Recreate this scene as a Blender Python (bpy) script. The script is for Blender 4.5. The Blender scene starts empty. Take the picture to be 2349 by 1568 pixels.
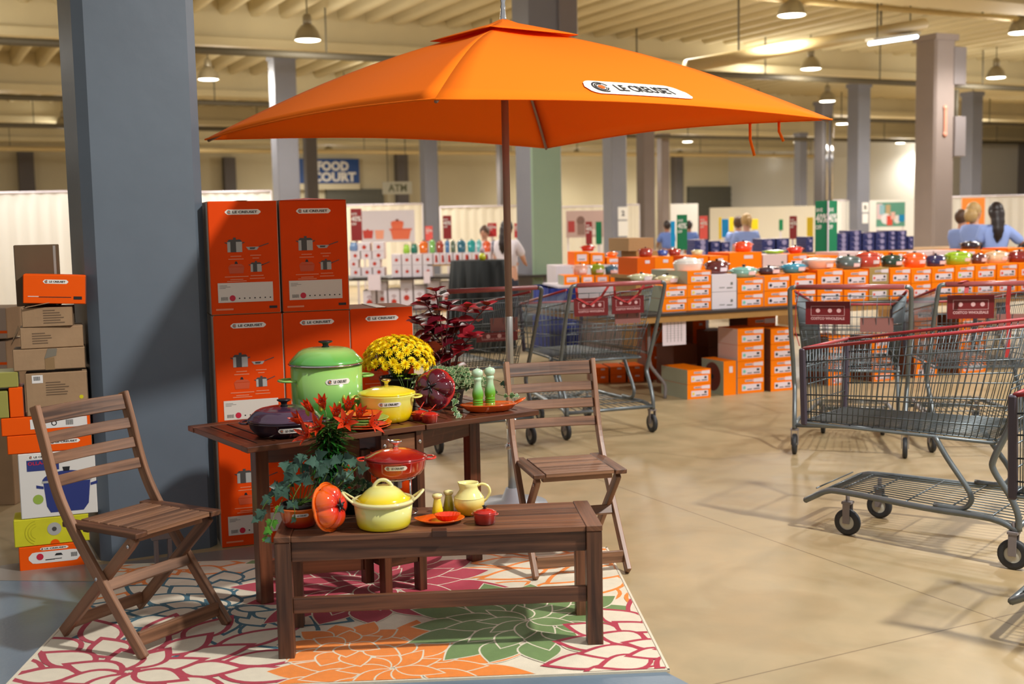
import bpy, math, random
from mathutils import Vector, Matrix
random.seed(7)
EXPOSURE, WORLD, KEYP = 0.08, .42, 1450
PI = math.pi
def R(d): return math.radians(d)
SC = bpy.context.scene
COL = SC.collection

# ------------------------------------------------------------------ camera
FPX, PITCH, ROLL, CAMH = 2750.0, 0.1001, 0.0196, 1.525
_f = Vector((0, math.cos(PITCH), -math.sin(PITCH))); _r = Vector((1, 0, 0)); _d = _f.cross(_r)
CR = math.cos(ROLL)*_r + math.sin(ROLL)*_d
CD = -math.sin(ROLL)*_r + math.cos(ROLL)*_d
CF = _f
cd = bpy.data.cameras.new('camera'); cam = bpy.data.objects.new('camera', cd); COL.objects.link(cam)
cd.sensor_width = 36.0; cd.lens = FPX/2349*36.0; cd.clip_end = 300
m = Matrix.Identity(4)
for i in range(3):
    m[i][0] = CR[i]; m[i][1] = -CD[i]; m[i][2] = -CF[i]
m[2][3] = CAMH
cam.matrix_world = m
cd.dof.use_dof = True; cd.dof.focus_distance = 4.95; cd.dof.aperture_fstop = 2.8
SC.camera = cam
SC.view_settings.view_transform = 'Standard'; SC.view_settings.look = 'None'
SC.view_settings.exposure = EXPOSURE; SC.view_settings.gamma = 1.0

# ------------------------------------------------------------------ world (even ambient fill, added through the unbuilt sides of the hall)
w = bpy.data.worlds.new('world'); SC.world = w; w.use_nodes = True
w.node_tree.nodes['Background'].inputs[0].default_value = (1.0, 0.97, 0.93, 1)
w.node_tree.nodes['Background'].inputs[1].default_value = WORLD

def lamp_light(name, loc, power, color=(1, .86, .68), radius=.18, kind='POINT', target=None, angle=150):
    l = bpy.data.lights.new(name, kind); l.energy = power; l.color = color; l.shadow_soft_size = radius
    if kind == 'SPOT':
        l.spot_size = R(angle); l.spot_blend = .6
    o = bpy.data.objects.new(name, l); COL.objects.link(o); o.location = loc
    if target is not None:
        o.rotation_euler = (Vector(target)-Vector(loc)).to_track_quat('-Z', 'Y').to_euler()
    return o
# high-bay lamps: a wide beam downwards and a weak glow upwards from each
LAMPC = (1, .96, .90); LAMPP = 660
def hall_lamp(x, y, k=1.0):
    lamp_light('bay_light', (x, y, 4.80), LAMPP*k, LAMPC, .2, 'SPOT', (x, y, 0), 165)
    lamp_light('bay_glow', (x, y, 4.62), LAMPP*k*.13, LAMPC, .3)
# key lamp above the view, placed by the umbrella's shadow on the column
KEY = (3.25, 2.95, 4.85)
lamp_light('bay_light', KEY, KEYP, (1, .965, .90), .14, 'SPOT', (KEY[0]-.6, KEY[1]+.2, 0), 158)
for x, y, k in ((4.8, 10.4, 1.0), (12.5, 4.5, .8), (10.5, 14, 1), (-2.5, 14.5, .9), (2.5, 21, .8), (18, 19, 1), (-10, 20, 1), (-3, 31, 1), (6, 29, 1), (15, 30, 1), (25, 30, 1), (-14, 33, 1), (-12, 46, 1.2), (-2, 46, 1.2), (10, 44, 1.4), (17, 46, 1.5), (28, 40, 1.2), (-22, 42, 1.3), (4, 52, 1.2), (-19, 24, 1), (-8, 18.3, .9), (-6, 26, 1)):  # mostly added lights without fixtures, many inside the view, to brighten the hall
    hall_lamp(x, y, k)

# ------------------------------------------------------------------ pixel <-> place
def ray(px, py):
    return CR*((px-1174.5)/FPX) + CD*((py-784)/FPX) + CF
def at_z(px, py, z=0.0):
    v = ray(px, py); t = (z-CAMH)/v.z
    return Vector((v.x*t, v.y*t, z))
def at_y(px, py, Y):
    v = ray(px, py); t = Y/v.y
    return Vector((v.x*t, Y, CAMH+v.z*t))
def at_plane(px, py, p0, yaw):
    """hit of the view ray with the vertical plane through p0 running along yaw; returns (u, z)"""
    n = Vector((-math.sin(yaw), math.cos(yaw), 0)); v = ray(px, py)
    t = (Vector((p0[0], p0[1], 0)).dot(n))/v.dot(n)
    h = v*t; u = (h.x-p0[0])*math.cos(yaw)+(h.y-p0[1])*math.sin(yaw)
    return u, CAMH+h.z

# ------------------------------------------------------------------ materials
def lin(c):
    r = []
    for x in c[:3]:
        x = x/255.0
        r.append(x/12.92 if x <= .04045 else ((x+.055)/1.055)**2.4)
    return (r[0], r[1], r[2], 1)
MATS = {}
def new_mat(name):
    m = bpy.data.materials.new(name); m.use_nodes = True; MATS[name] = m
    nt = m.node_tree; return m, nt, nt.nodes['Principled BSDF']
def mat(name, c, rough=.5, metal=0, coat=0, var=0.0, vscale=8, bump=0, bscale=60, spec=.5, emit=0, sheen=0, trans=0, sub=0):
    if name in MATS: return MATS[name]
    m, nt, b = new_mat(name); N = nt.nodes; L = nt.links
    b.inputs['Base Color'].default_value = lin(c); b.inputs['Roughness'].default_value = rough
    b.inputs['Metallic'].default_value = metal; b.inputs['Coat Weight'].default_value = coat; b.inputs['Coat Roughness'].default_value = .05
    b.inputs['Specular IOR Level'].default_value = spec; b.inputs['Sheen Weight'].default_value = sheen
    if emit:
        b.inputs['Emission Color'].default_value = lin(c); b.inputs['Emission Strength'].default_value = emit
    tc = N.new('ShaderNodeTexCoord')
    if var:
        n = N.new('ShaderNodeTexNoise'); n.inputs['Scale'].default_value = vscale; n.inputs['Detail'].default_value = 4
        L.new(tc.outputs['Object'], n.inputs['Vector'])
        mr = N.new('ShaderNodeMapRange'); mr.inputs[3].default_value = 1-var; mr.inputs[4].default_value = 1+var
        mr.inputs[1].default_value = .25; mr.inputs[2].default_value = .75
        L.new(n.outputs['Fac'], mr.inputs[0])
        h = N.new('ShaderNodeHueSaturation'); h.inputs['Color'].default_value = lin(c)
        L.new(mr.outputs[0], h.inputs['Value']); L.new(h.outputs[0], b.inputs['Base Color'])
    if bump:
        n2 = N.new('ShaderNodeTexNoise'); n2.inputs['Scale'].default_value = bscale; n2.inputs['Detail'].default_value = 5
        L.new(tc.outputs['Object'], n2.inputs['Vector'])
        bp = N.new('ShaderNodeBump'); bp.inputs['Strength'].default_value = bump; bp.inputs['Distance'].default_value = .01
        L.new(n2.outputs['Fac'], bp.inputs['Height']); L.new(bp.outputs[0], b.inputs['Normal'])
    if trans:
        t = N.new('ShaderNodeBsdfTranslucent'); t.inputs[0].default_value = lin(c)
        mx = N.new('ShaderNodeMixShader'); mx.inputs[0].default_value = trans
        L.new(b.outputs[0], mx.inputs[1]); L.new(t.outputs[0], mx.inputs[2]); L.new(mx.outputs[0], N['Material Output'].inputs[0])
    return m
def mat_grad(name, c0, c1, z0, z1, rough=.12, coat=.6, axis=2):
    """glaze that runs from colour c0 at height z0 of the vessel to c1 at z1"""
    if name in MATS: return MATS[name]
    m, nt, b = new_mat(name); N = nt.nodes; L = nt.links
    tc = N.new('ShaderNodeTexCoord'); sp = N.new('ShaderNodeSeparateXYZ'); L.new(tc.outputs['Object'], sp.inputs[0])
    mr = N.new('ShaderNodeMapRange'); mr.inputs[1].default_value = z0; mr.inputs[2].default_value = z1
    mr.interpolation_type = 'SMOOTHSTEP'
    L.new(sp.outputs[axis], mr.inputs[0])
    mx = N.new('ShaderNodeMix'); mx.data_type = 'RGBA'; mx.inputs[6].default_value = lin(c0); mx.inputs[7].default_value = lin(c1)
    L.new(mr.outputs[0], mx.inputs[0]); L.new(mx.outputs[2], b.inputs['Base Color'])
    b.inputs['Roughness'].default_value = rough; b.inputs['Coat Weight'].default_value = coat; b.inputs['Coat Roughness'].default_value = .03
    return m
def mat_rad(name, c0, c1, r0, r1, rough=.12, coat=.6):
    """glaze that runs outwards from the middle (lids, dishes)"""
    if name in MATS: return MATS[name]
    m, nt, b = new_mat(name); N = nt.nodes; L = nt.links
    tc = N.new('ShaderNodeTexCoord'); sp = N.new('ShaderNodeVectorMath'); sp.operation = 'MULTIPLY'; sp.inputs[1].default_value = (1, 1, 0)
    L.new(tc.outputs['Object'], sp.inputs[0]); ln = N.new('ShaderNodeVectorMath'); ln.operation = 'LENGTH'; L.new(sp.outputs[0], ln.inputs[0])
    mr = N.new('ShaderNodeMapRange'); mr.inputs[1].default_value = r0; mr.inputs[2].default_value = r1; mr.interpolation_type = 'SMOOTHSTEP'
    L.new(ln.outputs['Value'], mr.inputs[0])
    mx = N.new('ShaderNodeMix'); mx.data_type = 'RGBA'; mx.inputs[6].default_value = lin(c0); mx.inputs[7].default_value = lin(c1)
    L.new(mr.outputs[0], mx.inputs[0]); L.new(mx.outputs[2], b.inputs['Base Color'])
    b.inputs['Roughness'].default_value = rough; b.inputs['Coat Weight'].default_value = coat; b.inputs['Coat Roughness'].default_value = .03
    return m
def mat_wood(name, dark, light, rough=.45, su=2.2, sv=42, coat=.1):
    m, nt, b = new_mat(name); N = nt.nodes; L = nt.links
    uv = N.new('ShaderNodeUVMap'); uv.uv_map = 'UVMap'
    mp = N.new('ShaderNodeMapping'); mp.inputs['Scale'].default_value = (su, sv, 1); L.new(uv.outputs[0], mp.inputs[0])
    n = N.new('ShaderNodeTexNoise'); n.inputs['Scale'].default_value = 1; n.inputs['Detail'].default_value = 6; n.inputs['Distortion'].default_value = .6
    L.new(mp.outputs[0], n.inputs[0])
    mp2 = N.new('ShaderNodeMapping'); mp2.inputs['Scale'].default_value = (.35, .35, 1); L.new(uv.outputs[0], mp2.inputs[0])
    n2 = N.new('ShaderNodeTexNoise'); n2.inputs['Scale'].default_value = 1; n2.inputs['Detail'].default_value = 1; L.new(mp2.outputs[0], n2.inputs[0])
    ad = N.new('ShaderNodeMath'); ad.operation = 'MULTIPLY_ADD'; ad.inputs[1].default_value = .8; L.new(n2.outputs['Fac'], ad.inputs[0]); 
    ad2 = N.new('ShaderNodeMath'); ad2.operation = 'ADD'; ad2.inputs[1].default_value = -.4; L.new(n.outputs['Fac'], ad2.inputs[0]); L.new(ad2.outputs[0], ad.inputs[2])
    cr = N.new('ShaderNodeValToRGB'); cr.color_ramp.elements[0].position = .22; cr.color_ramp.elements[0].color = lin(dark)
    cr.color_ramp.elements[1].position = .74; cr.color_ramp.elements[1].color = lin(light)
    L.new(ad.outputs[0], cr.inputs[0]); L.new(cr.outputs[0], b.inputs['Base Color'])
    b.inputs['Roughness'].default_value = rough; b.inputs['Coat Weight'].default_value = coat; b.inputs['Coat Roughness'].default_value = .25
    bp = N.new('ShaderNodeBump'); bp.inputs['Strength'].default_value = .25; bp.inputs['Distance'].default_value = .002
    L.new(n.outputs['Fac'], bp.inputs['Height']); L.new(bp.outputs[0], b.inputs['Normal'])
    return m

# ------------------------------------------------------------------ mesh builder
class MB:
    def __init__(s): s.v = []; s.f = []; s.m = []; s.s = []; s.uv = []
    def add(s, vs, fs, mi=0, smooth=False, uvs=None, flip=False):
        o = len(s.v); s.v += [tuple(v) for v in vs]
        for k, f in enumerate(fs):
            f = tuple(f)
            ff = tuple(reversed(f)) if flip else f
            s.f.append(tuple(i+o for i in ff)); s.m.append(mi); s.s.append(smooth)
            if uvs is None: s.uv.append(None)
            else:
                u = uvs[k] if isinstance(uvs, list) and len(uvs) == len(fs) and not isinstance(uvs[0], tuple) else [uvs[i] for i in f]
                s.uv.append(list(reversed(u)) if flip else list(u))
        return s
    def box(s, c, size, rot=None, mi=0, taper=None):
        hx, hy, hz = size[0]/2, size[1]/2, size[2]/2
        loc = [Vector((x*hx, y*hy, z*hz)) for z in (-1, 1) for y in (-1, 1) for x in (-1, 1)]
        if taper:
            for i in range(4, 8): loc[i].x *= taper[0]; loc[i].y *= taper[1]
        fs = [(0, 2, 3, 1), (4, 5, 7, 6), (0, 1, 5, 4), (2, 6, 7, 3), (0, 4, 6, 2), (1, 3, 7, 5)]
        ax = max(range(3), key=lambda i: size[i]); ot = [i for i in range(3) if i != ax]
        ru, rv = random.random()*60, random.random()*60
        uv = [(l[ax]+ru, l[ot[0]]+l[ot[1]]+rv) for l in loc]
        M3 = rot if rot is not None else Matrix.Identity(3)
        vs = [M3@l+Vector(c) for l in loc]
        return s.add(vs, fs, mi, False, uv)
    def beam(s, a, b, w, h, up=(0, 0, 1), mi=0, ext=0):
        a = Vector(a); b = Vector(b); y = (b-a).normalized(); u = Vector(up)
        x = y.cross(u)
        if x.length < 1e-4: x = y.cross(Vector((0, 1, 0)))
        x.normalize(); z = x.cross(y)
        rot = Matrix((x, y, z)).transposed()
        return s.box((a+b)/2, (w, (b-a).length+ext, h), rot, mi)
    def strip(s, pts, w, h, side=(1, 0, 0), mi=0):
        """bent board: rectangular section swept along pts; w along side, h in the bending plane"""
        pts = [Vector(p) for p in pts]; sd = Vector(side).normalized(); n = len(pts); vs = []; uv = []; L = 0
        ru, rv = random.random()*60, random.random()*60
        for i, p in enumerate(pts):
            t = (pts[min(i+1, n-1)]-pts[max(i-1, 0)]).normalized(); nn = t.cross(sd).normalized()
            if i: L += (p-pts[i-1]).length
            for a, b in ((-1, -1), (1, -1), (1, 1), (-1, 1)):
                vs.append(p+sd*(a*w/2)+nn*(b*h/2)); uv.append((L+ru, rv+a*w/2+b*h/2))
        fs = [(3, 2, 1, 0), tuple(4*(n-1)+k for k in range(4))]
        for i in range(n-1):
            for k in range(4):
                fs.append((4*i+k, 4*i+(k+1) % 4, 4*i+4+(k+1) % 4, 4*i+4+k))
        return s.add(vs, fs, mi, False, uv)
    def tube(s, pts, r, n=8, mi=0, closed=False, flat=1.0, caps=True, smooth=True):
        pts = [Vector(p) for p in pts]; N = len(pts); vs = []; fs = []
        rr = r if isinstance(r, (list, tuple)) else [r]*N
        prev = None
        for i, p in enumerate(pts):
            if closed: t = pts[(i+1) % N]-pts[i-1]
            else: t = pts[min(i+1, N-1)]-pts[max(i-1, 0)]
            t.normalize()
            if prev is None:
                u = Vector((0, 0, 1)) if abs(t.z) < .9 else Vector((0, 1, 0))
                x = t.cross(u).normalized()
            else:
                x = (prev-t*prev.dot(t)).normalized()
            prev = x; y = t.cross(x)
            for k in range(n):
                a = 2*PI*k/n+PI/n
                vs.append(p+x*(math.cos(a)*rr[i])+y*(math.sin(a)*rr[i]*flat))
        for i in range(N-1 if not closed else N):
            j = (i+1) % N
            for k in range(n):
                k2 = (k+1) % n
                fs.append((i*n+k, i*n+k2, j*n+k2, j*n+k))
        if caps and not closed:
            fs.append(tuple(reversed(range(n)))); fs.append(tuple((N-1)*n+k for k in range(n)))
        return s.add(vs, fs, mi, smooth)
    def lathe(s, prof, n=32, c=(0, 0, 0), sx=1, sy=1, mi=0, rot=None, smooth=True, fn=None, cap=True):
        vs = []; fs = []; P = len(prof)
        for (r, z) in prof:
            for k in range(n):
                a = 2*PI*k/n; q = fn(a, r, z) if fn else (r, z)
                v = Vector((math.cos(a)*q[0]*sx, math.sin(a)*q[0]*sy, q[1]))
                if rot is not None: v = rot@v
                vs.append(v+Vector(c))
        for i in range(P-1):
            for k in range(n):
                k2 = (k+1) % n; fs.append((i*n+k, i*n+k2, (i+1)*n+k2, (i+1)*n+k))
        if cap:
            if prof[0][0] > 1e-5: fs.append(tuple(reversed(range(n))))
            if prof[-1][0] > 1e-5: fs.append(tuple((P-1)*n+k for k in range(n)))
        return s.add(vs, fs, mi, smooth)
    def prism(s, poly, fn, h0, h1, mi=0):
        """poly in 2-D mapped by fn(x, y, height)"""
        n = len(poly); vs = [fn(x, y, h0) for x, y in poly]+[fn(x, y, h1) for x, y in poly]
        fs = [tuple(reversed(range(n))), tuple(range(n, 2*n))]+[(k, (k+1) % n, n+(k+1) % n, n+k) for k in range(n)]
        return s.add(vs, fs, mi)
    def flat(s, poly, fn, h=0, mi=0):
        return s.add([fn(x, y, h) for x, y in poly], [tuple(range(len(poly)))], mi)
    def ball(s, c, r, n=12, m=8, mi=0, sc=(1, 1, 1), rot=None):
        prof = [(max(1e-4, math.sin(PI*i/m))*r, -math.cos(PI*i/m)*r*sc[2]) for i in range(m+1)]
        return s.lathe(prof, n, c, sc[0], sc[1], mi, rot, cap=False)
    def build(s, name, mats, parent=None, bevel=0, mods=None, seg=1, weld=False):
        me = bpy.data.meshes.new(name); me.from_pydata(s.v, [], s.f)
        if any(u is not None for u in s.uv):
            ul = me.uv_layers.new(name='UVMap'); k = 0; dat = []
            for f, u in zip(s.f, s.uv):
                if u is None: dat += [0.0, 0.0]*len(f)
                else:
                    for q in u: dat += [q[0], q[1]]
            ul.data.foreach_set('uv', dat)
        if not isinstance(mats, (list, tuple)): mats = [mats]
        for q in mats: me.materials.append(q)
        me.polygons.foreach_set('material_index', s.m); me.polygons.foreach_set('use_smooth', s.s)
        me.update()
        o = bpy.data.objects.new(name, me); COL.objects.link(o)
        if parent is not None: o.parent = parent
        if bevel:
            b = o.modifiers.new('bevel', 'BEVEL'); b.width = bevel; b.segments = seg; b.limit_method = 'ANGLE'; b.angle_limit = R(40)
        return o
def tag(o, label, cat, group=None):
    o['label'] = label; o['category'] = cat
    if group: o['group'] = group
    return o
def thing(name, label, cat, loc=(0, 0, 0), rz=0, group=None):
    o = bpy.data.objects.new(name, None); COL.objects.link(o); o.empty_display_size = .1
    o.location = loc; o.rotation_euler = (0, 0, rz); tag(o, label, cat, group); return o
def struct(o): o['kind'] = 'structure'; return o
def place(o, loc, rz=0): o.location = loc; o.rotation_euler = (0, 0, rz); return o
KIDS = {}
def copy_tree(o, parent=None):
    c = o.copy(); COL.objects.link(c)
    if parent is not None: c.parent = parent
    for ch in list(o.children): copy_tree(ch, c)
    return c
def dup(root, loc, rz, label, group=None):
    c = copy_tree(root); c.location = loc; c.rotation_euler = (0, 0, rz); c['label'] = label
    if group: c['group'] = group
    return c
def arc(c, r, a0, a1, n, ax=(1, 0, 0), ay=(0, 0, 1), ry=None):
    c = Vector(c); ax = Vector(ax); ay = Vector(ay); ry = r if ry is None else ry
    return [c+ax*(r*math.cos(a0+(a1-a0)*i/n))+ay*(ry*math.sin(a0+(a1-a0)*i/n)) for i in range(n+1)]
def lerp(a, b, t): return a+(b-a)*t
def smooth_path(pts, n=4):
    """Catmull-Rom through pts"""
    P = [Vector(p) for p in pts]; P = [P[0]*2-P[1]]+P+[P[-1]*2-P[-2]]; out = []
    for i in range(1, len(P)-2):
        for k in range(n):
            t = k/n; a, b, c, d = P[i-1], P[i], P[i+1], P[i+2]
            out.append(.5*((2*b)+(c-a)*t+(2*a-5*b+4*c-d)*t*t+(3*b-a-3*c+d)*t**3))
    out.append(P[-2]); return out

# ------------------------------------------------------------------ lettering
TXT = {}
def text_geo(s, bold=0.0):
    k = (s, bold)
    if k in TXT: return TXT[k]
    c = bpy.data.curves.new('lettering', 'FONT'); c.body = s; c.size = 1; c.offset = bold; c.resolution_u = 2
    o = bpy.data.objects.new('lettering', c); me = bpy.data.meshes.new_from_object(o)
    vs = [(v.co.x, v.co.y) for v in me.vertices]; fs = [tuple(p.vertices) for p in me.polygons]
    bpy.data.objects.remove(o); bpy.data.meshes.remove(me); bpy.data.curves.remove(c)
    x0 = min(v[0] for v in vs); x1 = max(v[0] for v in vs); y0 = min(v[1] for v in vs); y1 = max(v[1] for v in vs)
    vs = [((x-x0)/(x1-x0), (y-y0)/(y1-y0)) for x, y in vs]
    TXT[k] = (vs, fs); return TXT[k]
def add_text(mb, s, fn, x0, y0, w, h, hgt, mi, bold=0.02):
    vs, fs = text_geo(s, bold)
    mb.add([fn(x0+x*w, y0+y*h, hgt) for x, y in vs], fs, mi)
def pill(w, h, n=8):
    r = h/2; P = []
    for k in range(n+1): a = -PI/2+PI*k/n; P.append((w/2-r+math.cos(a)*r, math.sin(a)*r))
    for k in range(n+1): a = PI/2+PI*k/n; P.append((-w/2+r+math.cos(a)*r, math.sin(a)*r))
    return P
def ring(mb, fn, cx, cy, r0, r1, a0, a1, hgt, mi, n=18):
    vs = []; fs = []
    for k in range(n+1):
        a = a0+(a1-a0)*k/n
        for r in (r0, r1): vs.append(fn(cx+math.cos(a)*r, cy+math.sin(a)*r, hgt))
    for k in range(n): fs.append((2*k, 2*k+1, 2*k+3, 2*k+2))
    mb.add(vs, fs, mi)
def strip_poly(mb, fn, x0, x1, y0, y1, hgt, mi, n=10):
    """subdivided rectangle so that it can follow a curved wall"""
    vs = []; fs = []
    for k in range(n+1):
        x = lerp(x0, x1, k/n); vs += [fn(x, y0, hgt), fn(x, y1, hgt)]
    for k in range(n): fs.append((2*k, 2*k+2, 2*k+3, 2*k+1))
    mb.add(vs, fs, mi)
def pill_mesh(mb, fn, w, h, hgt, mi, n=14):
    r = h/2; vs = []; fs = []
    for k in range(n+1):
        x = -w/2+w*k/n; e = abs(x)-(w/2-r); yy = r if e <= 0 else math.sqrt(max(0, r*r-e*e))
        if k in (0, n): yy = r*.25
        vs += [fn(x, -yy, hgt), fn(x, yy, hgt)]
    for k in range(n): fs.append((2*k, 2*k+2, 2*k+3, 2*k+1))
    mb.add(vs, fs, mi)
def badge(name, fn, w, h, parent, eps=.0006):
    """white rounded maker's plate with ring mark and the words"""
    mb = MB(); pill_mesh(mb, fn, w, h, eps, 0)
    cx = -w/2+h*.75; r = h*.36
    ring(mb, fn, cx, 0, r*.80, r, R(25), R(335), eps*2, 1); ring(mb, fn, cx, 0, r*.50, r*.66, 0, 2*PI, eps*2, 1)
    ring(mb, fn, cx, 0, 0.0001, r*.38, 0, 2*PI, eps*2, 2)
    add_text(mb, 'LE CREUSET', fn, -w/2+h*1.45, -h*.24, w-h*2.1, h*.48, eps*2, 1, .035)
    return mb.build(name, [M_white_print, M_black_print, M_orange_print], parent)
def plane_fn(o, ux, uy, nrm=None):
    o = Vector(o); ux = Vector(ux); uy = Vector(uy); n = ux.cross(uy).normalized() if nrm is None else Vector(nrm)
    return lambda x, y, h: o+ux*x+uy*y+n*h
def cyl_fn(rad, zc, ang=-PI/2, slope=0, sx=1, sy=1):
    def f(x, y, h):
        a = ang+x/rad; rr = rad+h+slope*y
        return Vector((math.cos(a)*rr*sx, math.sin(a)*rr*sy, zc+y))
    return f
M_white_print = mat('white_print', (236, 232, 224), .5)
M_black_print = mat('black_print', (28, 28, 32), .5)
M_orange_print = mat('orange_print', (232, 98, 24), .5)
M_grey_print = mat('grey_print', (120, 118, 114), .6)
M_red_print = mat('red_print', (196, 28, 60), .5)
M_chrome = mat('chrome', (210, 210, 212), .12, 1)
M_black = mat('black_plastic', (22, 22, 24), .35)
M_wood = mat_wood('brown_stained_wood', (50, 30, 20), (128, 84, 58))
M_woodt = mat_wood('dark_table_wood', (50, 24, 14), (116, 66, 42), rough=.35, coat=.25)
M_woodc = mat_wood('weathered_chair_wood', (60, 38, 26), (150, 108, 80))
# ================================================================== THE HALL
ROOM = R(27); RA = Vector((math.cos(ROOM), math.sin(ROOM), 0)); RB = Vector((-math.sin(ROOM), math.cos(ROOM), 0))
def room(a, b, z): return RA*a+RB*b+Vector((0, 0, z))
def floor_mat():
    m, nt, b = new_mat('polished_concrete'); N = nt.nodes; L = nt.links
    tc = N.new('ShaderNodeTexCoord')
    def noise(s, d, dist=0):
        n = N.new('ShaderNodeTexNoise'); n.inputs['Scale'].default_value = s; n.inputs['Detail'].default_value = d; n.inputs['Distortion'].default_value = dist
        L.new(tc.outputs['Object'], n.inputs['Vector']); return n
    n1 = noise(.55, 3, .4); n2 = noise(5, 8, .3); n3 = noise(1.7, 4, 1.2)
    cr = N.new('ShaderNodeValToRGB'); e = cr.color_ramp.elements
    e[0].position = .3; e[0].color = lin((146, 130, 96)); e[1].position = .72; e[1].color = lin((182, 158, 121))
    x = N.new('ShaderNodeMix'); x.inputs[0].default_value = .45; L.new(n1.outputs['Fac'], x.inputs[2]); L.new(n2.outputs['Fac'], x.inputs[3])
    L.new(x.outputs[0], cr.inputs[0])
    cr2 = N.new('ShaderNodeValToRGB'); e = cr2.color_ramp.elements; e[0].position = .35; e[0].color = (.84, .78, .70, 1); e[1].position = .5; e[1].color = (1, 1, 1, 1)
    L.new(n3.outputs['Fac'], cr2.inputs[0])
    mu = N.new('ShaderNodeMix'); mu.data_type = 'RGBA'; mu.blend_type = 'MULTIPLY'; mu.inputs[0].default_value = .55
    L.new(cr.outputs[0], mu.inputs[6]); L.new(cr2.outputs[0], mu.inputs[7])
    # saw-cut joints and hairline cracks
    br = N.new('ShaderNodeTexBrick'); br.offset = 0; br.inputs['Scale'].default_value = 1; br.inputs['Brick Width'].default_value = 4.2; br.inputs['Row Height'].default_value = 4.2
    br.inputs['Mortar Size'].default_value = .004; br.inputs['Color1'].default_value = (1, 1, 1, 1); br.inputs['Color2'].default_value = (1, 1, 1, 1); br.inputs['Mortar'].default_value = (.45, .4, .35, 1)
    mp = N.new('ShaderNodeMapping'); mp.inputs['Rotation'].default_value = (0, 0, -ROOM); mp.inputs['Location'].default_value = (.6, 1.1, 0)
    L.new(tc.outputs['Object'], mp.inputs[0]); L.new(mp.outputs[0], br.inputs[0])
    m2 = N.new('ShaderNodeMix'); m2.data_type = 'RGBA'; m2.blend_type = 'MULTIPLY'; m2.inputs[0].default_value = .8
    L.new(mu.outputs[2], m2.inputs[6]); L.new(br.outputs[0], m2.inputs[7])
    vo = N.new('ShaderNodeTexVoronoi'); vo.feature = 'DISTANCE_TO_EDGE'; vo.inputs['Scale'].default_value = .22
    nv = noise(1.3, 6, 0); va = N.new('ShaderNodeVectorMath'); va.operation = 'ADD'; L.new(tc.outputs['Object'], va.inputs[0]); L.new(nv.outputs['Color'], va.inputs[1]); L.new(va.outputs[0], vo.inputs['Vector'])
    lt = N.new('ShaderNodeMapRange'); lt.inputs[1].default_value = 0; lt.inputs[2].default_value = .006; lt.inputs[3].default_value = .84; lt.inputs[4].default_value = 1
    L.new(vo.outputs['Distance'], lt.inputs[0])
    m3 = N.new('ShaderNodeMix'); m3.data_type = 'RGBA'; m3.blend_type = 'MULTIPLY'; m3.inputs[0].default_value = 1; L.new(m2.outputs[2], m3.inputs[6])
    cc = N.new('ShaderNodeCombineColor'); [L.new(lt.outputs[0], cc.inputs[i]) for i in range(3)]; L.new(cc.outputs[0], m3.inputs[7])
    L.new(m3.outputs[2], b.inputs['Base Color'])
    rr = N.new('ShaderNodeMapRange'); rr.inputs[3].default_value = .34; rr.inputs[4].default_value = .58; L.new(n2.outputs['Fac'], rr.inputs[0]); L.new(rr.outputs[0], b.inputs['Roughness'])
    b.inputs['Specular IOR Level'].default_value = .4
    bp = N.new('ShaderNodeBump'); bp.inputs['Strength'].default_value = .12; bp.inputs['Distance'].default_value = .01; L.new(n2.outputs['Fac'], bp.inputs['Height']); L.new(bp.outputs[0], b.inputs['Normal'])
    return m
mb = MB(); mb.box((15, 30, -.05), (130, 110, .1)); struct(mb.build('floor', floor_mat()))
M_bluefloor = mat('blue_grey_floor_paint', (104, 122, 138), .28, var=.1, vscale=3, bump=.05)
M_greyfloor = mat('grey_floor_paint', (132, 124, 116), .3, var=.08, vscale=3)
def flat_area(name, pts, m, z):
    mb = MB(); n = len(pts); mb.add([(p.x, p.y, 0) for p in pts]+[(p.x, p.y, z) for p in pts], [tuple(range(n, 2*n))]+[(k, (k+1) % n, n+(k+1) % n, n+k) for k in range(n)])
    return struct(mb.build(name, m))
flat_area('trim_1', [at_z(-700, 1318), at_z(120, 1319), at_z(700, 1322), at_z(1300, 1420), at_z(1535, 1545), at_z(1640, 1600), at_z(1500, 2300), at_z(-900, 2300)], M_bluefloor, .0015)
flat_area('trim_2', [at_z(-200, 1330), at_z(40, 1292), at_z(230, 1296), at_z(700, 1240), at_z(760, 1325), at_z(210, 1334)], M_greyfloor, .003)

M_wall = mat('painted_wall', (214, 202, 168), .85, var=.06, vscale=.4)
M_wall2 = mat('painted_wall_grey', (216, 212, 200), .85, var=.05, vscale=.4)
M_ceil = mat('cream_ceiling_paint', (200, 186, 146), .8, var=.06, vscale=.6)
M_beam = mat('cream_beam_paint', (206, 192, 152), .75, var=.06, vscale=.8)
def room_box(mb, a0, a1, b0, b1, z0, z1, mi=0):
    rot = Matrix.Rotation(ROOM, 3, 'Z')
    mb.box(room((a0+a1)/2, (b0+b1)/2, (z0+z1)/2), (a1-a0, b1-b0, z1-z0), rot, mi)
mb = MB(); room_box(mb, -45, 95, 57.5, 58.0, 0, 6.2); struct(mb.build('wall_back', M_wall))
mb = MB(); room_box(mb, 43.8, 95, 42.7, 43.1, 0, 6.2); room_box(mb, 43.8, 44.2, 43.1, 57.5, 0, 6.2); struct(mb.build('wall_right', M_wall2))
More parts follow.
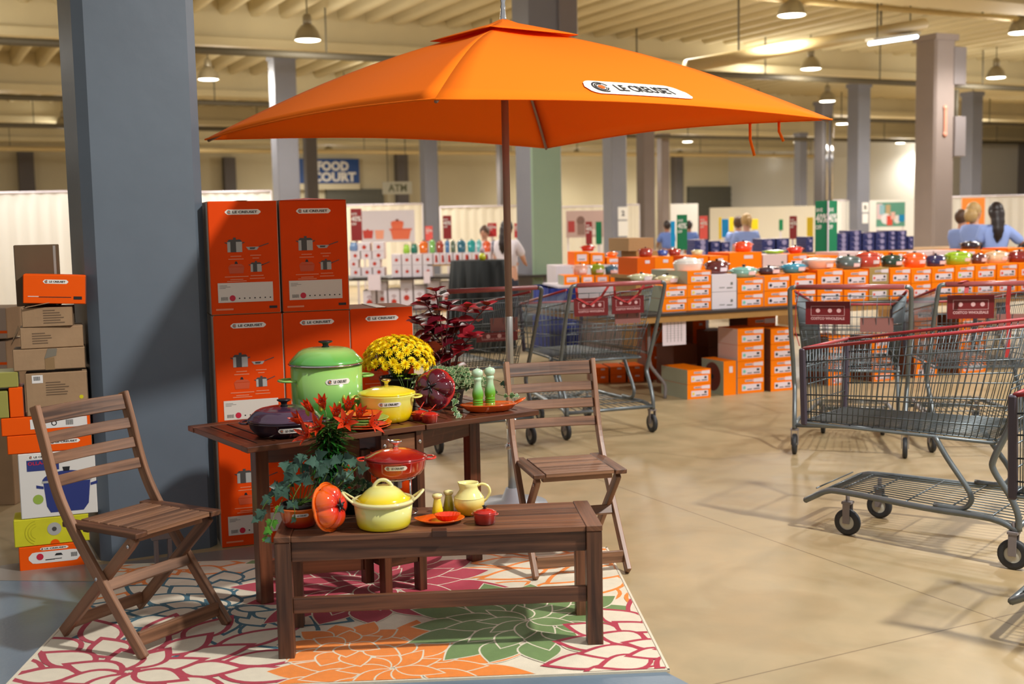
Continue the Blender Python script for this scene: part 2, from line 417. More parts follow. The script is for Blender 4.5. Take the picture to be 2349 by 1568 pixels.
# ceiling: deck with rounded joists running away from the viewer
mb = MB(); room_box(mb, -40, 95, 8.2, 58, 5.95, 6.15)
a = -39.7
while a < 92:
    bmax = 57.4
    pr = [(-.125, 5.95), (-.11, 5.68), (-.06, 5.60), (.06, 5.60), (.11, 5.68), (.125, 5.95)]
    v = [room(a+x, 8.3, z) for x, z in pr]+[room(a+x, bmax, z) for x, z in pr]
    mb.add(v, [(k, k+1, 7+k, 6+k) for k in range(5)], 0, True); a += .60
struct(mb.build('ceiling', M_ceil))
mb = MB()
gb = [5.85+9*k for k in range(1, 6)]
for b in gb:
    room_box(mb, -40, 95, b-.3, b+.3, 5.15, 5.95); room_box(mb, -40, 95, b-.42, b+.42, 5.0, 5.16)
struct(mb.build('trim_3', M_beam))
# dark conduit trays hung below the beams
M_conduit = mat('dark_conduit', (92, 84, 66), .6)
M_pipe = mat('cream_pipe', (196, 172, 120), .5)
for i, (b, off, z, rr, mm) in enumerate(((23.85, -1.6, 4.72, .07, M_conduit), (32.85, -1.6, 4.70, .07, M_conduit), (41.85, -1.8, 4.75, .08, M_conduit), (50.85, -2.0, 4.6, .1, M_pipe), (23.85, 2.2, 5.25, .06, M_pipe), (14.85, 1.2, 5.1, .05, M_pipe))):
    root = thing('ceiling_pipe', ('dark conduit', 'dark conduit', 'dark conduit', 'cream pipe', 'cream pipe', 'cream pipe')[i]+' hanging level under the hall ceiling, '+('before the nearest lamps', 'behind the nearest crossbeam at left', 'over the middle of the hall', 'closest to the far wall', 'just behind the first crossbeam', 'crossing the top right corner')[i], 'pipe', room(0, b+off, z), ROOM, 'pipes under the ceiling')
    mb = MB(); mb.tube([(-38, 0, 0), (93, 0, 0)], rr, 8); mb.build('pipe', mm, root)
    rod = None
    for k in range(26):
        if rod is None: mb = MB(); mb.box((0, 0, (5.62-z)/2), (.025, .025, 5.62-z)); rod = mb.build('hanger_rod', M_conduit, root)
        else: q = rod.copy(); COL.objects.link(q); q.parent = root; rod = q
        rod.location = (-24+3.5*k, 0, 0)
p0, p1 = at_y(1575, 152, 20), at_y(2120, 55, 22.5)
root = thing('ceiling_pipe', 'thick pale pipe slanting down to the left at upper right', 'pipe', p0, 0, 'pipes under the ceiling')
mb = MB(); mb.tube([Vector((0, 0, 0)), p1-p0], .11, 10); mb.build('pipe', M_pipe, root)
for t in (.2, .8):
    mb = MB(); q = (p1-p0)*t; mb.beam(q, (q.x, q.y, 5.62-p0.z), .03, .03); mb.build('hanger_rod', M_conduit, root)

# roll-up doors and pilasters on the far wall
M_shut = mat('dark_shutter', (96, 94, 82), .6); M_pil = mat('dark_pilaster', (104, 98, 96), .7)
def wall_u(px, py, b): return at_plane(px, py, room(0, b, 0), ROOM)
def wall_box(name, x0, x1, yt, yb, m, b=57.5, dep=.25, slats=0):
    u0, zt = wall_u(x0, yt, b); u1, _ = wall_u(x1, yt, b); _, zb = wall_u((x0+x1)/2, yb, b); zb = max(0, zb) if yb < 900 else 0
    mb = MB(); room_box(mb, u0, u1, b-dep, b, zb, zt)
    if slats:
        n = 10
        for k in range(n): z = lerp(zb, zt, (k+.5)/n); room_box(mb, u0, u1, b-dep-.05, b-dep, z-.03, z+.05)
    return struct(mb.build(name, m))
wall_box('door_1', 745, 876, 434, 900, M_shut, slats=1); wall_box('door_2', 1575, 1702, 428, 900, M_shut, slats=1)
for i, (x0, x1, yt) in enumerate(((38, 74, 350), (508, 534, 362), (903, 927, 350), (1538, 1556, 358), (1786, 1800, 356), (345, 370, 352))):
    wall_box('trim_%d' % (4+i), x0, x1, yt, 990, M_pil, dep=.5)
wall_box('trim_10', 2336, 2362, 325, 990, M_pil, b=42.7, dep=.5)

# ------------------------------------------------------------------ columns
M_colbig = mat('slate_grey_column_paint', (92, 103, 115), .42, var=.05, vscale=5, bump=.08, bscale=14)
M_colg = mat('grey_column_paint', (122, 122, 130), .45, var=.05, vscale=2)
M_colw = mat('warm_grey_column_paint', (138, 124, 118), .5, var=.05, vscale=2)
M_colgreen = mat('sage_column_paint', (146, 168, 142), .5, var=.03, vscale=2)
def column(c, w, m, label, extra=None, top=5.0, mats=None):
    root = thing('column', label, 'column', (c[0], c[1], 0), ROOM)
    mb = MB(); mb.box((0, 0, top/2-.04), (w, w, top+.08)); ms = mats or [m]
    if mats: mb.m = [1 if k == 5 else 0 for k in range(6)]; mb.m = [0, 0, 0, 0, 0, 0]; mb.m[5] = 0; mb.m[2] = 1
    mb.build('shaft', ms, root, bevel=.045 if w > .5 else .02)
    mb = MB(); mb.box((0, 0, top+.0), (w*1.12, w*1.12, .12)); mb.build('capital', m, root)
    if extra: extra(root, w)
    return root
column((-1.787, 5.754), .54, M_colbig, 'massive slate grey square column between the brown carton stack and the big orange cartons')
def col_px(px, Y, w, m, label, extra=None, mats=None):
    k = (px-1174.5)/FPX + (-.0196)*0; p = at_y(px, 505, Y); return column((p.x, p.y), w, m, label, extra, 5.0, mats)
M_elec = mat('electric_box_grey', (126, 118, 118), .5); M_copper = mat('pink_gauge', (206, 138, 116), .4)
def ex_green(root, w):
    mb = MB(); mb.box((0, 0, 4.35), (w+.008, w+.008, 1.3)); mb.build('grey_band', M_colg, root)
    mb = MB(); mb.box((.5*w+.12, -.05, 4.55), (.3, .5, .8)); mb.build('junction_box', M_elec, root, bevel=.01)
    mb = MB(); mb.tube([(w/2+.05, -.05, 4.5), (w/2+.05, -.05, 5.0)], .03); mb.build('conduit', M_elec, root)
col_px(1237, 17.6, .50, M_colg, 'square column behind the umbrella, left face grey and right face sage green', ex_green, [M_colg, M_colgreen])
def ex_door(root, w):
    mb = MB(); mb.ball((-.02, -w/2-.02, 1.9), .05); mb.build('hook', M_chrome, root)
col_px(660, 25.3, .46, M_colg, 'grey square column above the gap between the two tall orange cartons', ex_door)
def ex_right(root, w):
    mb = MB(); mb.box((w/2+.10, -.05, 4.45), (.34, .5, .75)); mb.build('junction_box', M_elec, root, bevel=.01)
    mb = MB(); mb.tube([(w/2+.1, -.1, 4.0), (w/2+.1, -.1, 3.2)], .045); mb.tube([(w/2+.22, -.1, 4.0), (w/2+.22, -.1, 3.2)], .045); mb.build('conduit', M_conduit, root)
    mb = MB(); mb.box((w/2+.09, -.14, 3.05), (.30, .4, .80)); mb.build('breaker_box', M_elec, root, bevel=.01)
    for x, z in ((-.02, 3.35), ):
        mb = MB(); mb.box((x, -w/2-.02, z), (.07, .03, .5)); mb.ball((x, -w/2-.02, z+.26), .055, sc=(1, .5, 1)); mb.ball((x, -w/2-.02, z-.26), .055, sc=(1, .5, 1)); mb.build('gauge_tube', M_copper, root)
col_px(2140, 24.5, .56, M_colw, 'warm grey square column with electrical boxes, left of the women in blue shirts', ex_right)
def ex_note(root, w):
    mb = MB(); mb.box((.05, -w/2-.006, 1.72), (.22, .008, .26)); mb.box((.05, -w/2-.006, 1.42), (.2, .008, .26))
    fn = plane_fn((.05, -w/2-.011, 1.72), (1, 0, 0), (0, 0, 1)); mb.m = [0]*len(mb.m)
    add_text(mb, 'B', fn, -.05, -.06, .1, .12, 0, 1, .04); mb.build('paper_notice', [M_white_print, M_black_print], root)
col_px(1968, 33, .44, M_colg, 'grey square column with two white notices behind the navy cartons', ex_note)
def ex_note2(root, w):
    mb = MB(); mb.box((.08, -w/2-.006, 1.66), (.26, .008, .28)); mb.box((.08, -w/2-.006, 1.32), (.26, .008, .34))
    fn = plane_fn((.08, -w/2-.011, 1.66), (1, 0, 0), (0, 0, 1)); add_text(mb, '2', fn, -.04, -.06, .08, .12, 0, 1, .04)
    mb.build('paper_notice', [M_white_print, M_black_print], root)
col_px(1411, 27, .40, M_colg, 'grey square column with a white notice above the left group of orange boxes', ex_note2)
col_px(987, 36, .42, M_colg, 'thin grey column right of the cookware poster')
col_px(1153, 48, .32, M_pil, 'narrow distant column just left of the umbrella pole')
col_px(1482, 40, .45, M_colw, 'grey column right of the noticed column, left of the white panel')
col_px(1522, 50, .38, M_colw, 'pale narrow column touching the left edge of the white panel')
col_px(717, 44, .42, M_pil, 'dark column half hiding the blue food court sign')
def ex_shine(root, w):
    mb = MB()
    for x in (-.08, .12): mb.tube([(x, -w/2-.04, 2.0), (x, -w/2-.04, 4.6)], .05)  # chrome tubes stand in for bright light reflections on the column
    mb.build('reflection_stripe', M_chrome, root)
col_px(1888, 38, .42, M_pil, 'dark column with bright reflected stripes above the green sale banner', ex_shine)
col_px(1836, 52, .40, M_colg, 'pale grey distant column left of the green sale banner')
col_px(2225, 36, .44, M_colg, 'grey column behind the blonde woman and the orange poster')

# ------------------------------------------------------------------ high-bay lamps in view
M_glow = mat('lamp_glow', (255, 244, 224), .5, emit=9)
M_refl = mat('lamp_reflector', (150, 140, 118), .35, metal=.5)
lampsrc = None
LAMPS = [(706, 92, 'hanging lamp nearest the big column, over the tall orange cartons', 1), (478, 182, 'hanging lamp touching the right edge of the big column', 1), (1816, 35, 'bright lamp at top right, seen from below as a plain disc', 0), (1860, 158, 'hanging lamp above the right tip of the umbrella', 1), (1898, 232, 'hanging lamp just right of and above the umbrella tip', 0),
 (2285, 178, 'hanging lamp right of the column with electrical boxes', 1), (2232, 243, 'smaller hanging lamp right of the column with electrical boxes', 0), (1577, 325, 'small lamp under the right half of the umbrella', 0), (1832, 326, 'small lamp below the umbrella tip', 0), (1932, 284, 'small lamp beside the notice column', 0), (1323, 356, 'tiny lamp beside the green column', 0), (1560, 357, 'tiny lamp above the white panel', 0), (1780, 358, 'tiny lamp above the far drapes', 0), (754, 349, 'lamp disc over the food court sign', 0), (2065, 328, 'small lamp between the two right columns', 0), (2201, 288, 'small lamp peeping out behind the breaker box', 0), (2343, 75, 'lamp disc cut by the right picture edge', 0), (145, 288, 'lamp disc at the left edge of the big column', 0), (962, 316, 'lamp disc under the left half of the umbrella', 0)]
for i, (px, py, lab, on) in enumerate(LAMPS):
    p = at_z(px, py, 4.86)
    if lampsrc is None:
        root = thing('high_bay_lamp', lab, 'lamp', p, 0, 'high bay lamps'); lampsrc = root
        mb = MB(); mb.lathe([(.235, 0), (.225, .06), (.19, .16), (.12, .25), (.06, .29), (.0, .30)], 24, cap=False); mb.lathe([(.24, -.005), (.245, .02), (.235, .02)], 24, cap=False); mb.build('reflector', M_refl, root)
        mb = MB(); mb.lathe([(.0001, -.012), (.2, -.01), (.226, .01), (.0001, .02)], 24); mb.build('diffuser', M_glow, root)
        mb = MB(); mb.lathe([(.07, .28), (.08, .3), (.08, .42), (.05, .46)], 16); mb.build('ballast_housing', M_refl, root)
        mb = MB(); mb.tube([(0, 0, .45), (0, 0, .77)], .012); mb.build('cord', M_conduit, root)
    else:
        dup(lampsrc, p, 0, lab)
    hall_lamp(p.x, p.y, 1.0)
p0 = at_y(1995, 100, 21); p1 = at_y(2103, 84, 22.5)
root = thing('tube_light', 'bluish white fluorescent tube lamp left of the top of the right column', 'lamp', p0)
mb = MB(); mb.tube([Vector((0, 0, 0)), p1-p0], .035); mb.build('tube', mat('tube_glow', (214, 236, 255), .4, emit=6), root)
mb = MB(); mb.beam(Vector((0, 0, .06)), p1-p0+Vector((0, 0, .06)), .16, .05); mb.build('housing', M_refl, root)
for t in (.15, .85): q = (p1-p0)*t; mb = MB(); mb.beam((q.x, q.y, q.z+.06), (q.x, q.y, 5.62-p0.z), .02, .02); mb.build('hanger_rod', M_conduit, root)
# ================================================================== RUG
RUGO = Vector((.512, 3.919, 0)); RUGA = .0565; RW, RD = 2.236, 1.539
rc, rs = math.cos(RUGA), math.sin(RUGA)
def rug_local(p):
    d = Vector((p[0], p[1]))-Vector((RUGO.x, RUGO.y)); return (d.x*rc+d.y*rs, -d.x*rs+d.y*rc)
def clip(poly, x0, x1, y0, y1):
    def cut(P, ins, inter):
        out = []
        for i in range(len(P)):
            a, b = P[i-1], P[i]; ia, ib = ins(a), ins(b)
            if ib:
                if not ia: out.append(inter(a, b))
                out.append(b)
            elif ia: out.append(inter(a, b))
        return out
    for ax, lim, sg in ((0, x0, 1), (0, x1, -1), (1, y0, 1), (1, y1, -1)):
        if not poly: return poly
        def ins(p): return (p[ax]-lim)*sg >= 0
        def inter(a, b):
            t = (lim-a[ax])/(b[ax]-a[ax]); return (a[0]+(b[0]-a[0])*t, a[1]+(b[1]-a[1])*t)
        poly = cut(poly, ins, inter)
    return poly
M_cream = mat('cream_rug_pile', (226, 214, 190), .95, bump=.4, bscale=400, sheen=.3, var=.05, vscale=30)
rugm = [M_cream]+[mat(n, c, .95, bump=.4, bscale=400, sheen=.2, var=.08, vscale=40) for n, c in (('crimson_rug_pile', (176, 24, 58)), ('teal_rug_pile', (30, 96, 116)), ('orange_rug_pile', (240, 132, 24)), ('green_rug_pile', (104, 134, 70)), ('blue_rug_pile', (28, 120, 170)))]
rug = MB(); rug.box((-RW/2, RD/2, .003), (RW, RD, .006))
RH = [.0062]
def petal(cx, cy, ang, r0, r1, wid, col, outline=0.0, skew=0):
    n = 9; P = []
    ca, sa = math.cos(ang), math.sin(ang)
    def pts(a, b, w):
        out = []
        for k in range(n+1):
            t = k/n; r = a+(b-a)*t; h = w*math.sin(PI*t**.8)*(1 if t < .72 else 1)*.5
            out.append((r, h))
        for k in range(n-1, 0, -1):
            t = k/n; r = a+(b-a)*t; out.append((r, -w*math.sin(PI*t**.8)*.5))
        return out
    def put(pp, mi, h):
        P = [(cx+x*ca-y*sa, cy+x*sa+y*ca) for x, y in pp]; P = clip(P, -RW+.012, -.012, .012, RD-.012)
        if len(P) > 2: rug.add([(x, y, h) for x, y in P], [tuple(range(len(P)))], mi)
    if not outline: put(pts(r0-.006, r1+.010, wid+.014), 0, RH[0]); RH[0] += .000003
    put(pts(r0, r1, wid), col, RH[0]); RH[0] += .000003
    if outline:
        put(pts(r0+outline*1.2, r1-outline*1.9, wid-outline*1.9), 0, RH[0]); RH[0] += .000003
def flower(wx, wy, Rmax, col, style, rings, n0, th=.012, sq=1.0, rot=0):
    cx, cy = rug_local((wx, wy))
    for k in range(rings, 0, -1):
        n = n0+2*k if k > 1 else n0
        L = Rmax/rings; r1 = L*k+L*.35; r0 = L*(k-1)*.80 if k > 1 else .012
        for j in range(n):
            a = rot+2*PI*(j+.5*(k % 2))/n+random.uniform(-.06, .06); rr = r1*random.uniform(.92, 1.08)
            wd = 2*PI*(L*k)/n*(.98 if style == 'line' else .86); wd = min(wd, .17)
            petal(cx, cy, a, r0, rr, wd, col, th if style == 'line' else 0)
flower(-1.60, 5.30, .62, 3, 'line', 4, 9, .018)
flower(-.98, 5.46, .25, 4, 'solid', 2, 8)
flower(-1.147, 4.68, .54, 2, 'line', 4, 9, .016)
flower(.56, 5.30, .95, 3, 'line', 5, 9, .018, rot=.2)
flower(-.62, 4.96, .50, 1, 'solid', 3, 9)
flower(-1.343, 4.0, .58, 1, 'line', 3, 8, .022)
flower(-.43, 3.98, .42, 3, 'solid', 3, 9)
flower(-.62, 4.23, .20, 3, 'solid', 2, 6)
flower(.04, 4.45, .42, 4, 'solid', 3, 9)
flower(.66, 4.12, .52, 1, 'line', 4, 9, .017)
# binding around the edge
for x, y, sx, sy in ((-RW/2, .004, RW, .009), (-RW/2, RD-.004, RW, .009), (-.004, RD/2, .009, RD), (-RW+.004, RD/2, .009, RD)): rug.box((x, y, .0035), (sx, sy, .009))
o = rug.build('area_rug', rugm); o.location = RUGO+Vector((0, 0, .002)); o.rotation_euler = (0, 0, RUGA)
tag(o, 'cream area rug with large crimson, teal, orange and green flowers under the furniture', 'rug')
ZR = .0088

# ================================================================== BENCH
BN = thing('bench', 'long brown stained wooden bench in front, carrying yellow and orange cookware', 'bench', (-.843, 4.086, ZR), .0713)
BW, BD, BH = 1.153, .382, .4385
LG = .056
for x, y in ((LG/2, LG/2), (BW-LG/2, LG/2), (LG/2, BD-LG/2), (BW-LG/2, BD-LG/2)):
    mb = MB(); mb.box((x, y, (BH-.022)/2), (LG, LG, BH-.022)); mb.build('leg', M_wood, BN, bevel=.002)
M_wdark = mat_wood('dark_end_wood', (30, 18, 12), (84, 50, 34))
for x, nm in ((LG/2, 'end_board'), (BW-LG/2, 'end_board')):
    mb = MB(); mb.box((x, BD/2, BH-.0105), (LG+.002, BD+.004, .021)); mb.build(nm, M_wood, BN, bevel=.002)
pw = (BD-.006)/4
for k in range(4):
    mb = MB(); mb.box((BW/2, .003+pw*(k+.5), BH-.012), (BW-2*LG-.004, pw-.004, .020)); mb.build('seat_plank', M_wood, BN, bevel=.0015)
mb = MB(); mb.box((BW*.5, .018, BH-.0095), (.052, .040, .0225)); mb.build('joint_block', M_wdark, BN, bevel=.001)
for y in (.028, BD-.028):
    mb = MB(); mb.box((BW/2, y, BH-.022-.037), (BW-2*LG-.002, .022, .072)); mb.build('apron', M_wood, BN, bevel=.0015)
    if y < .1: mb = MB(); mb.box((BW/2, y, .185), (BW-2*LG-.002, .024, .055)); mb.build('stretcher', M_wood, BN, bevel=.0015)
for x in (LG/2, BW-LG/2):
    mb = MB(); mb.box((x, BD/2, BH-.022-.037), (.022, BD-2*LG-.002, .072)); mb.build('side_apron', M_wood, BN, bevel=.0015)
BM = Matrix.Translation(BN.location) @ Matrix.Rotation(.0713, 4, 'Z')
def on_bench(px, v):
    """(x, y, top) of the bench at distance v from its front edge that lies under column px"""
    o = Vector((-.843-v*math.sin(.0713), 4.086+v*math.cos(.0713), 0))
    u, z = at_plane(px, 1180, o, .0713); return Vector((o.x+u*math.cos(.0713), o.y+u*math.sin(.0713), BH+ZR))

# ================================================================== DROP-LEAF TABLE
TA = .6013; TO = Vector((-.997, 4.411, 0)); TW, TD, TH = 1.347, .642, .705-ZR
TB = thing('drop_leaf_table', 'dark brown slatted wooden drop-leaf table standing behind the bench', 'table', (TO.x, TO.y, ZR), TA)
def on_table(px, v):
    o = Vector((TO.x-v*math.sin(TA), TO.y+v*math.cos(TA), 0))
    u, z = at_plane(px, 940, o, TA); return Vector((o.x+u*math.cos(TA), o.y+u*math.sin(TA), TH+ZR))
def leaf_top(u0, u1, n):
    t = .022
    for v in (.032, TD-.032):
        mb = MB(); mb.box(((u0+u1)/2, v, TH-t/2), (u1-u0-.003, .064, t)); mb.build('edge_rail', M_woodt, TB, bevel=.002)
    w = (u1-u0)/n
    for k in range(n):
        mb = MB(); mb.box((u0+w*(k+.5), TD/2, TH-t/2-.0005), (w-.009, TD-.128-.003, t-.001)); mb.build('top_slat', M_woodt, TB, bevel=.0015)
leaf_top(0, .572, 8); leaf_top(.575, .772, 3); leaf_top(.775, TW, 8)
for u in (.592, .755):
    for v in (.045, TD-.045):
        mb = MB(); mb.box((u, v, (TH-.024)/2), (.034, .05, TH-.024)); mb.build('frame_leg', M_woodt, TB, bevel=.0015)
M_woodl = mat_wood('light_brown_rail', (92, 58, 38), (150, 100, 68))
for v in (.045, TD-.045):
    mb = MB(); mb.box((.6735, v, TH-.07), (.128, .034, .075)); mb.build('frame_rail', M_woodl, TB, bevel=.0015)
    mb = MB(); mb.box((.6735, v, .16), (.128, .034, .075)); mb.build('frame_rail', M_woodt, TB, bevel=.0015)
for u in (.592, .755):
    mb = MB(); mb.box((u, TD/2, TH-.07), (.03, TD-.145, .07)); mb.build('side_rail', M_woodt, TB, bevel=.0015)
    mb = MB(); mb.box((u, TD/2, .16), (.03, TD-.145, .07)); mb.build('side_rail', M_woodt, TB, bevel=.0015)
for lu, lv, pu, pv in ((.165, .285, .548, .12), (1.165, .27, .80, .12)):
    mb = MB(); mb.box((lu, lv, (TH-.026)/2), (.055, .055, TH-.026)); mb.build('gate_leg', M_woodt, TB, bevel=.002)
    mb = MB(); mb.box((pu, pv, TH/2-.02), (.04, .04, TH-.14)); mb.build('gate_post', M_woodt, TB, bevel=.0015)
    a, b = Vector((lu, lv, TH-.085)), Vector((pu, pv, TH-.085))
    mb = MB(); mb.beam(a.lerp(b, .08), a.lerp(b, .96), .026, .075); mb.build('gate_rail', M_woodt, TB, bevel=.0015)
    a.z = b.z = .14
    mb = MB(); mb.beam(a.lerp(b, .08), a.lerp(b, .96), .026, .07); mb.build('gate_rail', M_woodt, TB, bevel=.0015)
mb = MB()
for x, z in ((.592, TH-.07), (.755, TH-.07), (.6735, .16)):
    mb.ball((x, .020 if x != .6735 else .027, z), .009, 10, 6, sc=(1, .5, 1))
mb.build('bolt_heads', M_chrome, TB)

# ================================================================== FOLDING CHAIRS
def make_chair(label, loc, rz, wood, sc=1.0):
    c = thing('folding_chair', label, 'chair', loc, rz, 'slatted folding chairs')
    W = .205
    prof = smooth_path([(-.305, .865), (-.262, .74), (-.222, .63), (-.185, .54), (-.118, .44), (-.03, .325), (.10, .165), (.225, .0)], 4)
    prof = smooth_path([Vector((0, y, z)) for y, z in [(-.300, .872), (-.258, .74), (-.222, .62), (-.180, .52), (-.105, .405), (.0, .272), (.112, .135), (.222, .004)]], 4)
    for s in (-1, 1):
        mb = MB(); mb.strip([p+Vector((s*W, 0, 0)) for p in prof], .022, .044, (1, 0, 0)); mb.build('back_rail', wood, c, bevel=.003)
        mb = MB(); mb.strip([Vector((s*(W-.026), y, z)) for y, z in ((.172, .425), (.15, .40), (-.245, .014)) ], .022, .042, (1, 0, 0)); mb.build('rear_leg', wood, c, bevel=.003)
        mb = MB(); mb.ball((s*(W+.012), .002, .262), .008, 8, 5, sc=(.5, 1, 1)); mb.ball((s*(W-.012), .15, .395), .008, 8, 5, sc=(.5, 1, 1)); mb.build('rivet', M_chrome, c)
    def profy(z):
        for a, b in zip(prof, prof[1:]):
            if b.z <= z <= a.z: t = (a.z-z)/(a.z-b.z); return a.y+(b.y-a.y)*t
        return prof[0].y
    for z, h in ((.835, .062), (.752, .042), (.676, .042), (.596, .042)):
        y = profy(z); pts = []
        for k in range(9):
            t = k/8; x = lerp(-W+.011, W-.011, t); pts.append(Vector((x, y-.014*math.sin(PI*t), z)))
        tilt = Vector((0, -.30, 1)).normalized()
        mb = MB(); mb.strip(pts, h, .016, tilt); mb.build('back_slat', wood, c, bevel=.002)
    # seat: two side boards and slats running across
    for s in (-1, 1):
        mb = MB(); mb.box((s*(W-.036+.012), .015, .441), (.052, .395, .020)); mb.build('seat_side', M_wood, c, bevel=.003)
    n = 7; sw = .36/n
    for k in range(n):
        y = -.165+sw*(k+.5)+.015
        mb = MB(); mb.box((0, y, .443), (2*W-.108, sw-.007, .018)); mb.build('seat_slat', wood, c, bevel=.002)
    for y in (.150, -.12): mb = MB(); mb.box((0, y, .418), (2*W-.10, .03, .024)); mb.build('seat_batten', wood, c, bevel=.002)
    mb = MB(); mb.box((0, .182, .050+.012), (2*W-.022, .016, .052)); mb.build('front_stretcher', wood, c, bevel=.002)
    mb = MB(); mb.box((0, -.212, .055), (2*(W-.026)-.022, .016, .046)); mb.build('rear_stretcher', wood, c, bevel=.002)
    mb = MB(); mb.box((0, .030, .235), (2*W+.012, .020, .042), Matrix.Rotation(.55, 3, 'X')); mb.build('middle_rail', wood, c, bevel=.002)
    return c
CH1 = make_chair('wooden slatted folding chair at far left beside the brown carton stack', (-1.405, 4.405, ZR), R(-121.5), M_woodc)
CH2 = dup(CH1, (.235, 5.225, ZR), R(-167.5), 'wooden slatted folding chair right of the table, in front of the umbrella pole')

# ================================================================== UMBRELLA
UX, UY, UA, US = -.013, 6.257, .6243, 2.3134
M_canvas = mat('orange_canvas', (255, 128, 22), .9, trans=.25, spec=.15, bump=.05, bscale=300)
M_pole = mat('bronze_pole', (150, 126, 116), .45, metal=.3); M_steel = mat('brushed_steel', (176, 176, 172), .3, metal=.8)
UM = thing('patio_umbrella', 'large square orange patio umbrella spread over the table', 'umbrella', (UX, UY, 0), UA)
hz, az = 1.997, 2.525; hs = US/2
crn = [Vector((-hs, -hs, hz)), Vector((hs, -hs, hz)), Vector((hs, hs, hz)), Vector((-hs, hs, hz))]; apx = Vector((0, 0, az))
def canopy_pt(i, t, h, off=0):
    """side i, t along the hem, h from hem (0) to apex (1)"""
    a, b = crn[i], crn[(i+1) % 4]
    e = a.lerp(b, t); e = e+Vector((0, 0, .035*math.sin(PI*t)))-Vector((e.x, e.y, 0)).normalized()*.03*math.sin(PI*t)
    p = e.lerp(apx, h); p.z += .055*math.sin(PI*h)*(1-.5*math.sin(PI*t)); p.z += off; return p
mb = MB(); n, q = 16, 12
for i in range(4):
    vs = [canopy_pt(i, k/n, (j/q)*.985) for j in range(q+1) for k in range(n+1)]
    mb.add(vs, [(j*(n+1)+k, j*(n+1)+k+1, (j+1)*(n+1)+k+1, (j+1)*(n+1)+k) for j in range(q) for k in range(n)], 0, True)
cnp = mb.build('canopy', M_canvas, UM)
so = cnp.modifiers.new('solid', 'SOLIDIFY'); so.thickness = .003
mb = MB()
for i in range(4):
    vs = [canopy_pt(i, k/8, .765+(j/5)*.235, .022+.012*math.sin(PI*k/8)*(1-j/5)+.012*(j == 5)) for j in range(6) for k in range(9)]
    mb.add(vs, [(j*9+k, j*9+k+1, (j+1)*9+k+1, (j+1)*9+k) for j in range(5) for k in range(8)], 0, True)
vc = mb.build('vent_cap', M_canvas, UM); so = vc.modifiers.new('solid', 'SOLIDIFY'); so.thickness = .003
# hem piping
mb = MB()
for i in range(4):
    mb.tube([canopy_pt(i, k/16, 0, -.002) for k in range(17)], .0045, 6)
mb.build('hem', M_canvas, UM)
for i in range(4):
    mb = MB(); c = crn[i]; mb.tube([Vector((0, 0, az-.09)), Vector((c.x*.97, c.y*.97, hz-.005+.01))], [.008, .008], 6)
    # ribs follow the sag under the cloth
    rib = MB(); rib.tube([canopy_pt(i, 0, h, -.016) for h in (.01, .2, .4, .6, .8, .97)], .009, 6, flat=1.0); rib.build('rib', M_pole, UM)
    st = MB(); st.tube([Vector((c.x*.03, c.y*.03, 2.30)), canopy_pt(i, 0, .70, -.03)], .008, 6); st.build('strut', M_pole, UM)
mb = MB(); mb.lathe([(.019, 1.02), (.019, 2.51)], 20); mb.build('upper_pole', M_pole, UM)
mb = MB(); mb.lathe([(.030, 2.27), (.038, 2.28), (.038, 2.33), (.030, 2.34)], 16); mb.build('runner_hub', M_pole, UM)
mb = MB(); mb.lathe([(.03, 2.43), (.04, 2.45), (.04, 2.49), (.02, 2.5)], 16); mb.build('top_hub', M_pole, UM)
mb = MB(); mb.lathe([(.014, 2.53), (.017, 2.555), (.012, 2.60), (.015, 2.615), (.011, 2.63), (.017, 2.655), (.012, 2.672), (.0001, 2.68)], 16); mb.build('finial', M_chrome, UM)
mb = MB(); mb.lathe([(.0225, .02), (.0225, .47)], 20); mb.lathe([(.0195, .47), (.0195, 1.03), (.017, 1.035)], 20); mb.build('lower_pole', M_steel, UM)
mb = MB(); mb.lathe([(.029, .44), (.029, .49)], 20); mb.tube([(-.02, -.02, .36), (-.06, -.06, .36)], .006); mb.lathe([(.018, -.006), (.022, 0), (.018, .006)], 6, (-.068, -.068, .36), rot=Matrix.Rotation(PI/2, 3, Vector((1, -1, 0)))); mb.build('clamp_knob', M_chrome, UM)
mb = MB(); mb.lathe([(.19, .0), (.19, .03), (.18, .045), (.06, .06), (.035, .12), (.0001, .12)], 32); mb.build('base', mat('steel_base_plate', (150, 156, 164), .4, metal=.4), UM)
# tie straps hanging from the hem
for t, L in ((.62, .17), (.745, .10)):
    p = canopy_pt(1, t-.5+.12, .0) if False else canopy_pt(0, t+.12 if t > .7 else t+.16, .0)
for px, L, hh in ((1712, .17, .05), (1782, .10, .05)):
    best = min((abs((canopy_pt(1, t/60, 0)@Matrix.Identity(3)).x), t) for t in range(61)) if False else None
    mb = MB()
    # the far right side of the canopy
    def wpx(p):
        wv = Matrix.Rotation(UA, 3, 'Z')@p+Vector((UX, UY, 0)); d = wv-Vector((0, 0, CAMH)); return 1174.5+FPX*d.dot(CR)/d.dot(CF)
    t = min(range(0, 61), key=lambda k: abs(wpx(canopy_pt(1, k/60, .02))-px))/60
    p = canopy_pt(1, t, .01, -.01)
    mb.tube([p, p+Vector((-.01, -.01, -L*.5)), p+Vector((.012, -.02, -L))], .010, 6, flat=.5); mb.build('tie_strap', M_canvas, UM)
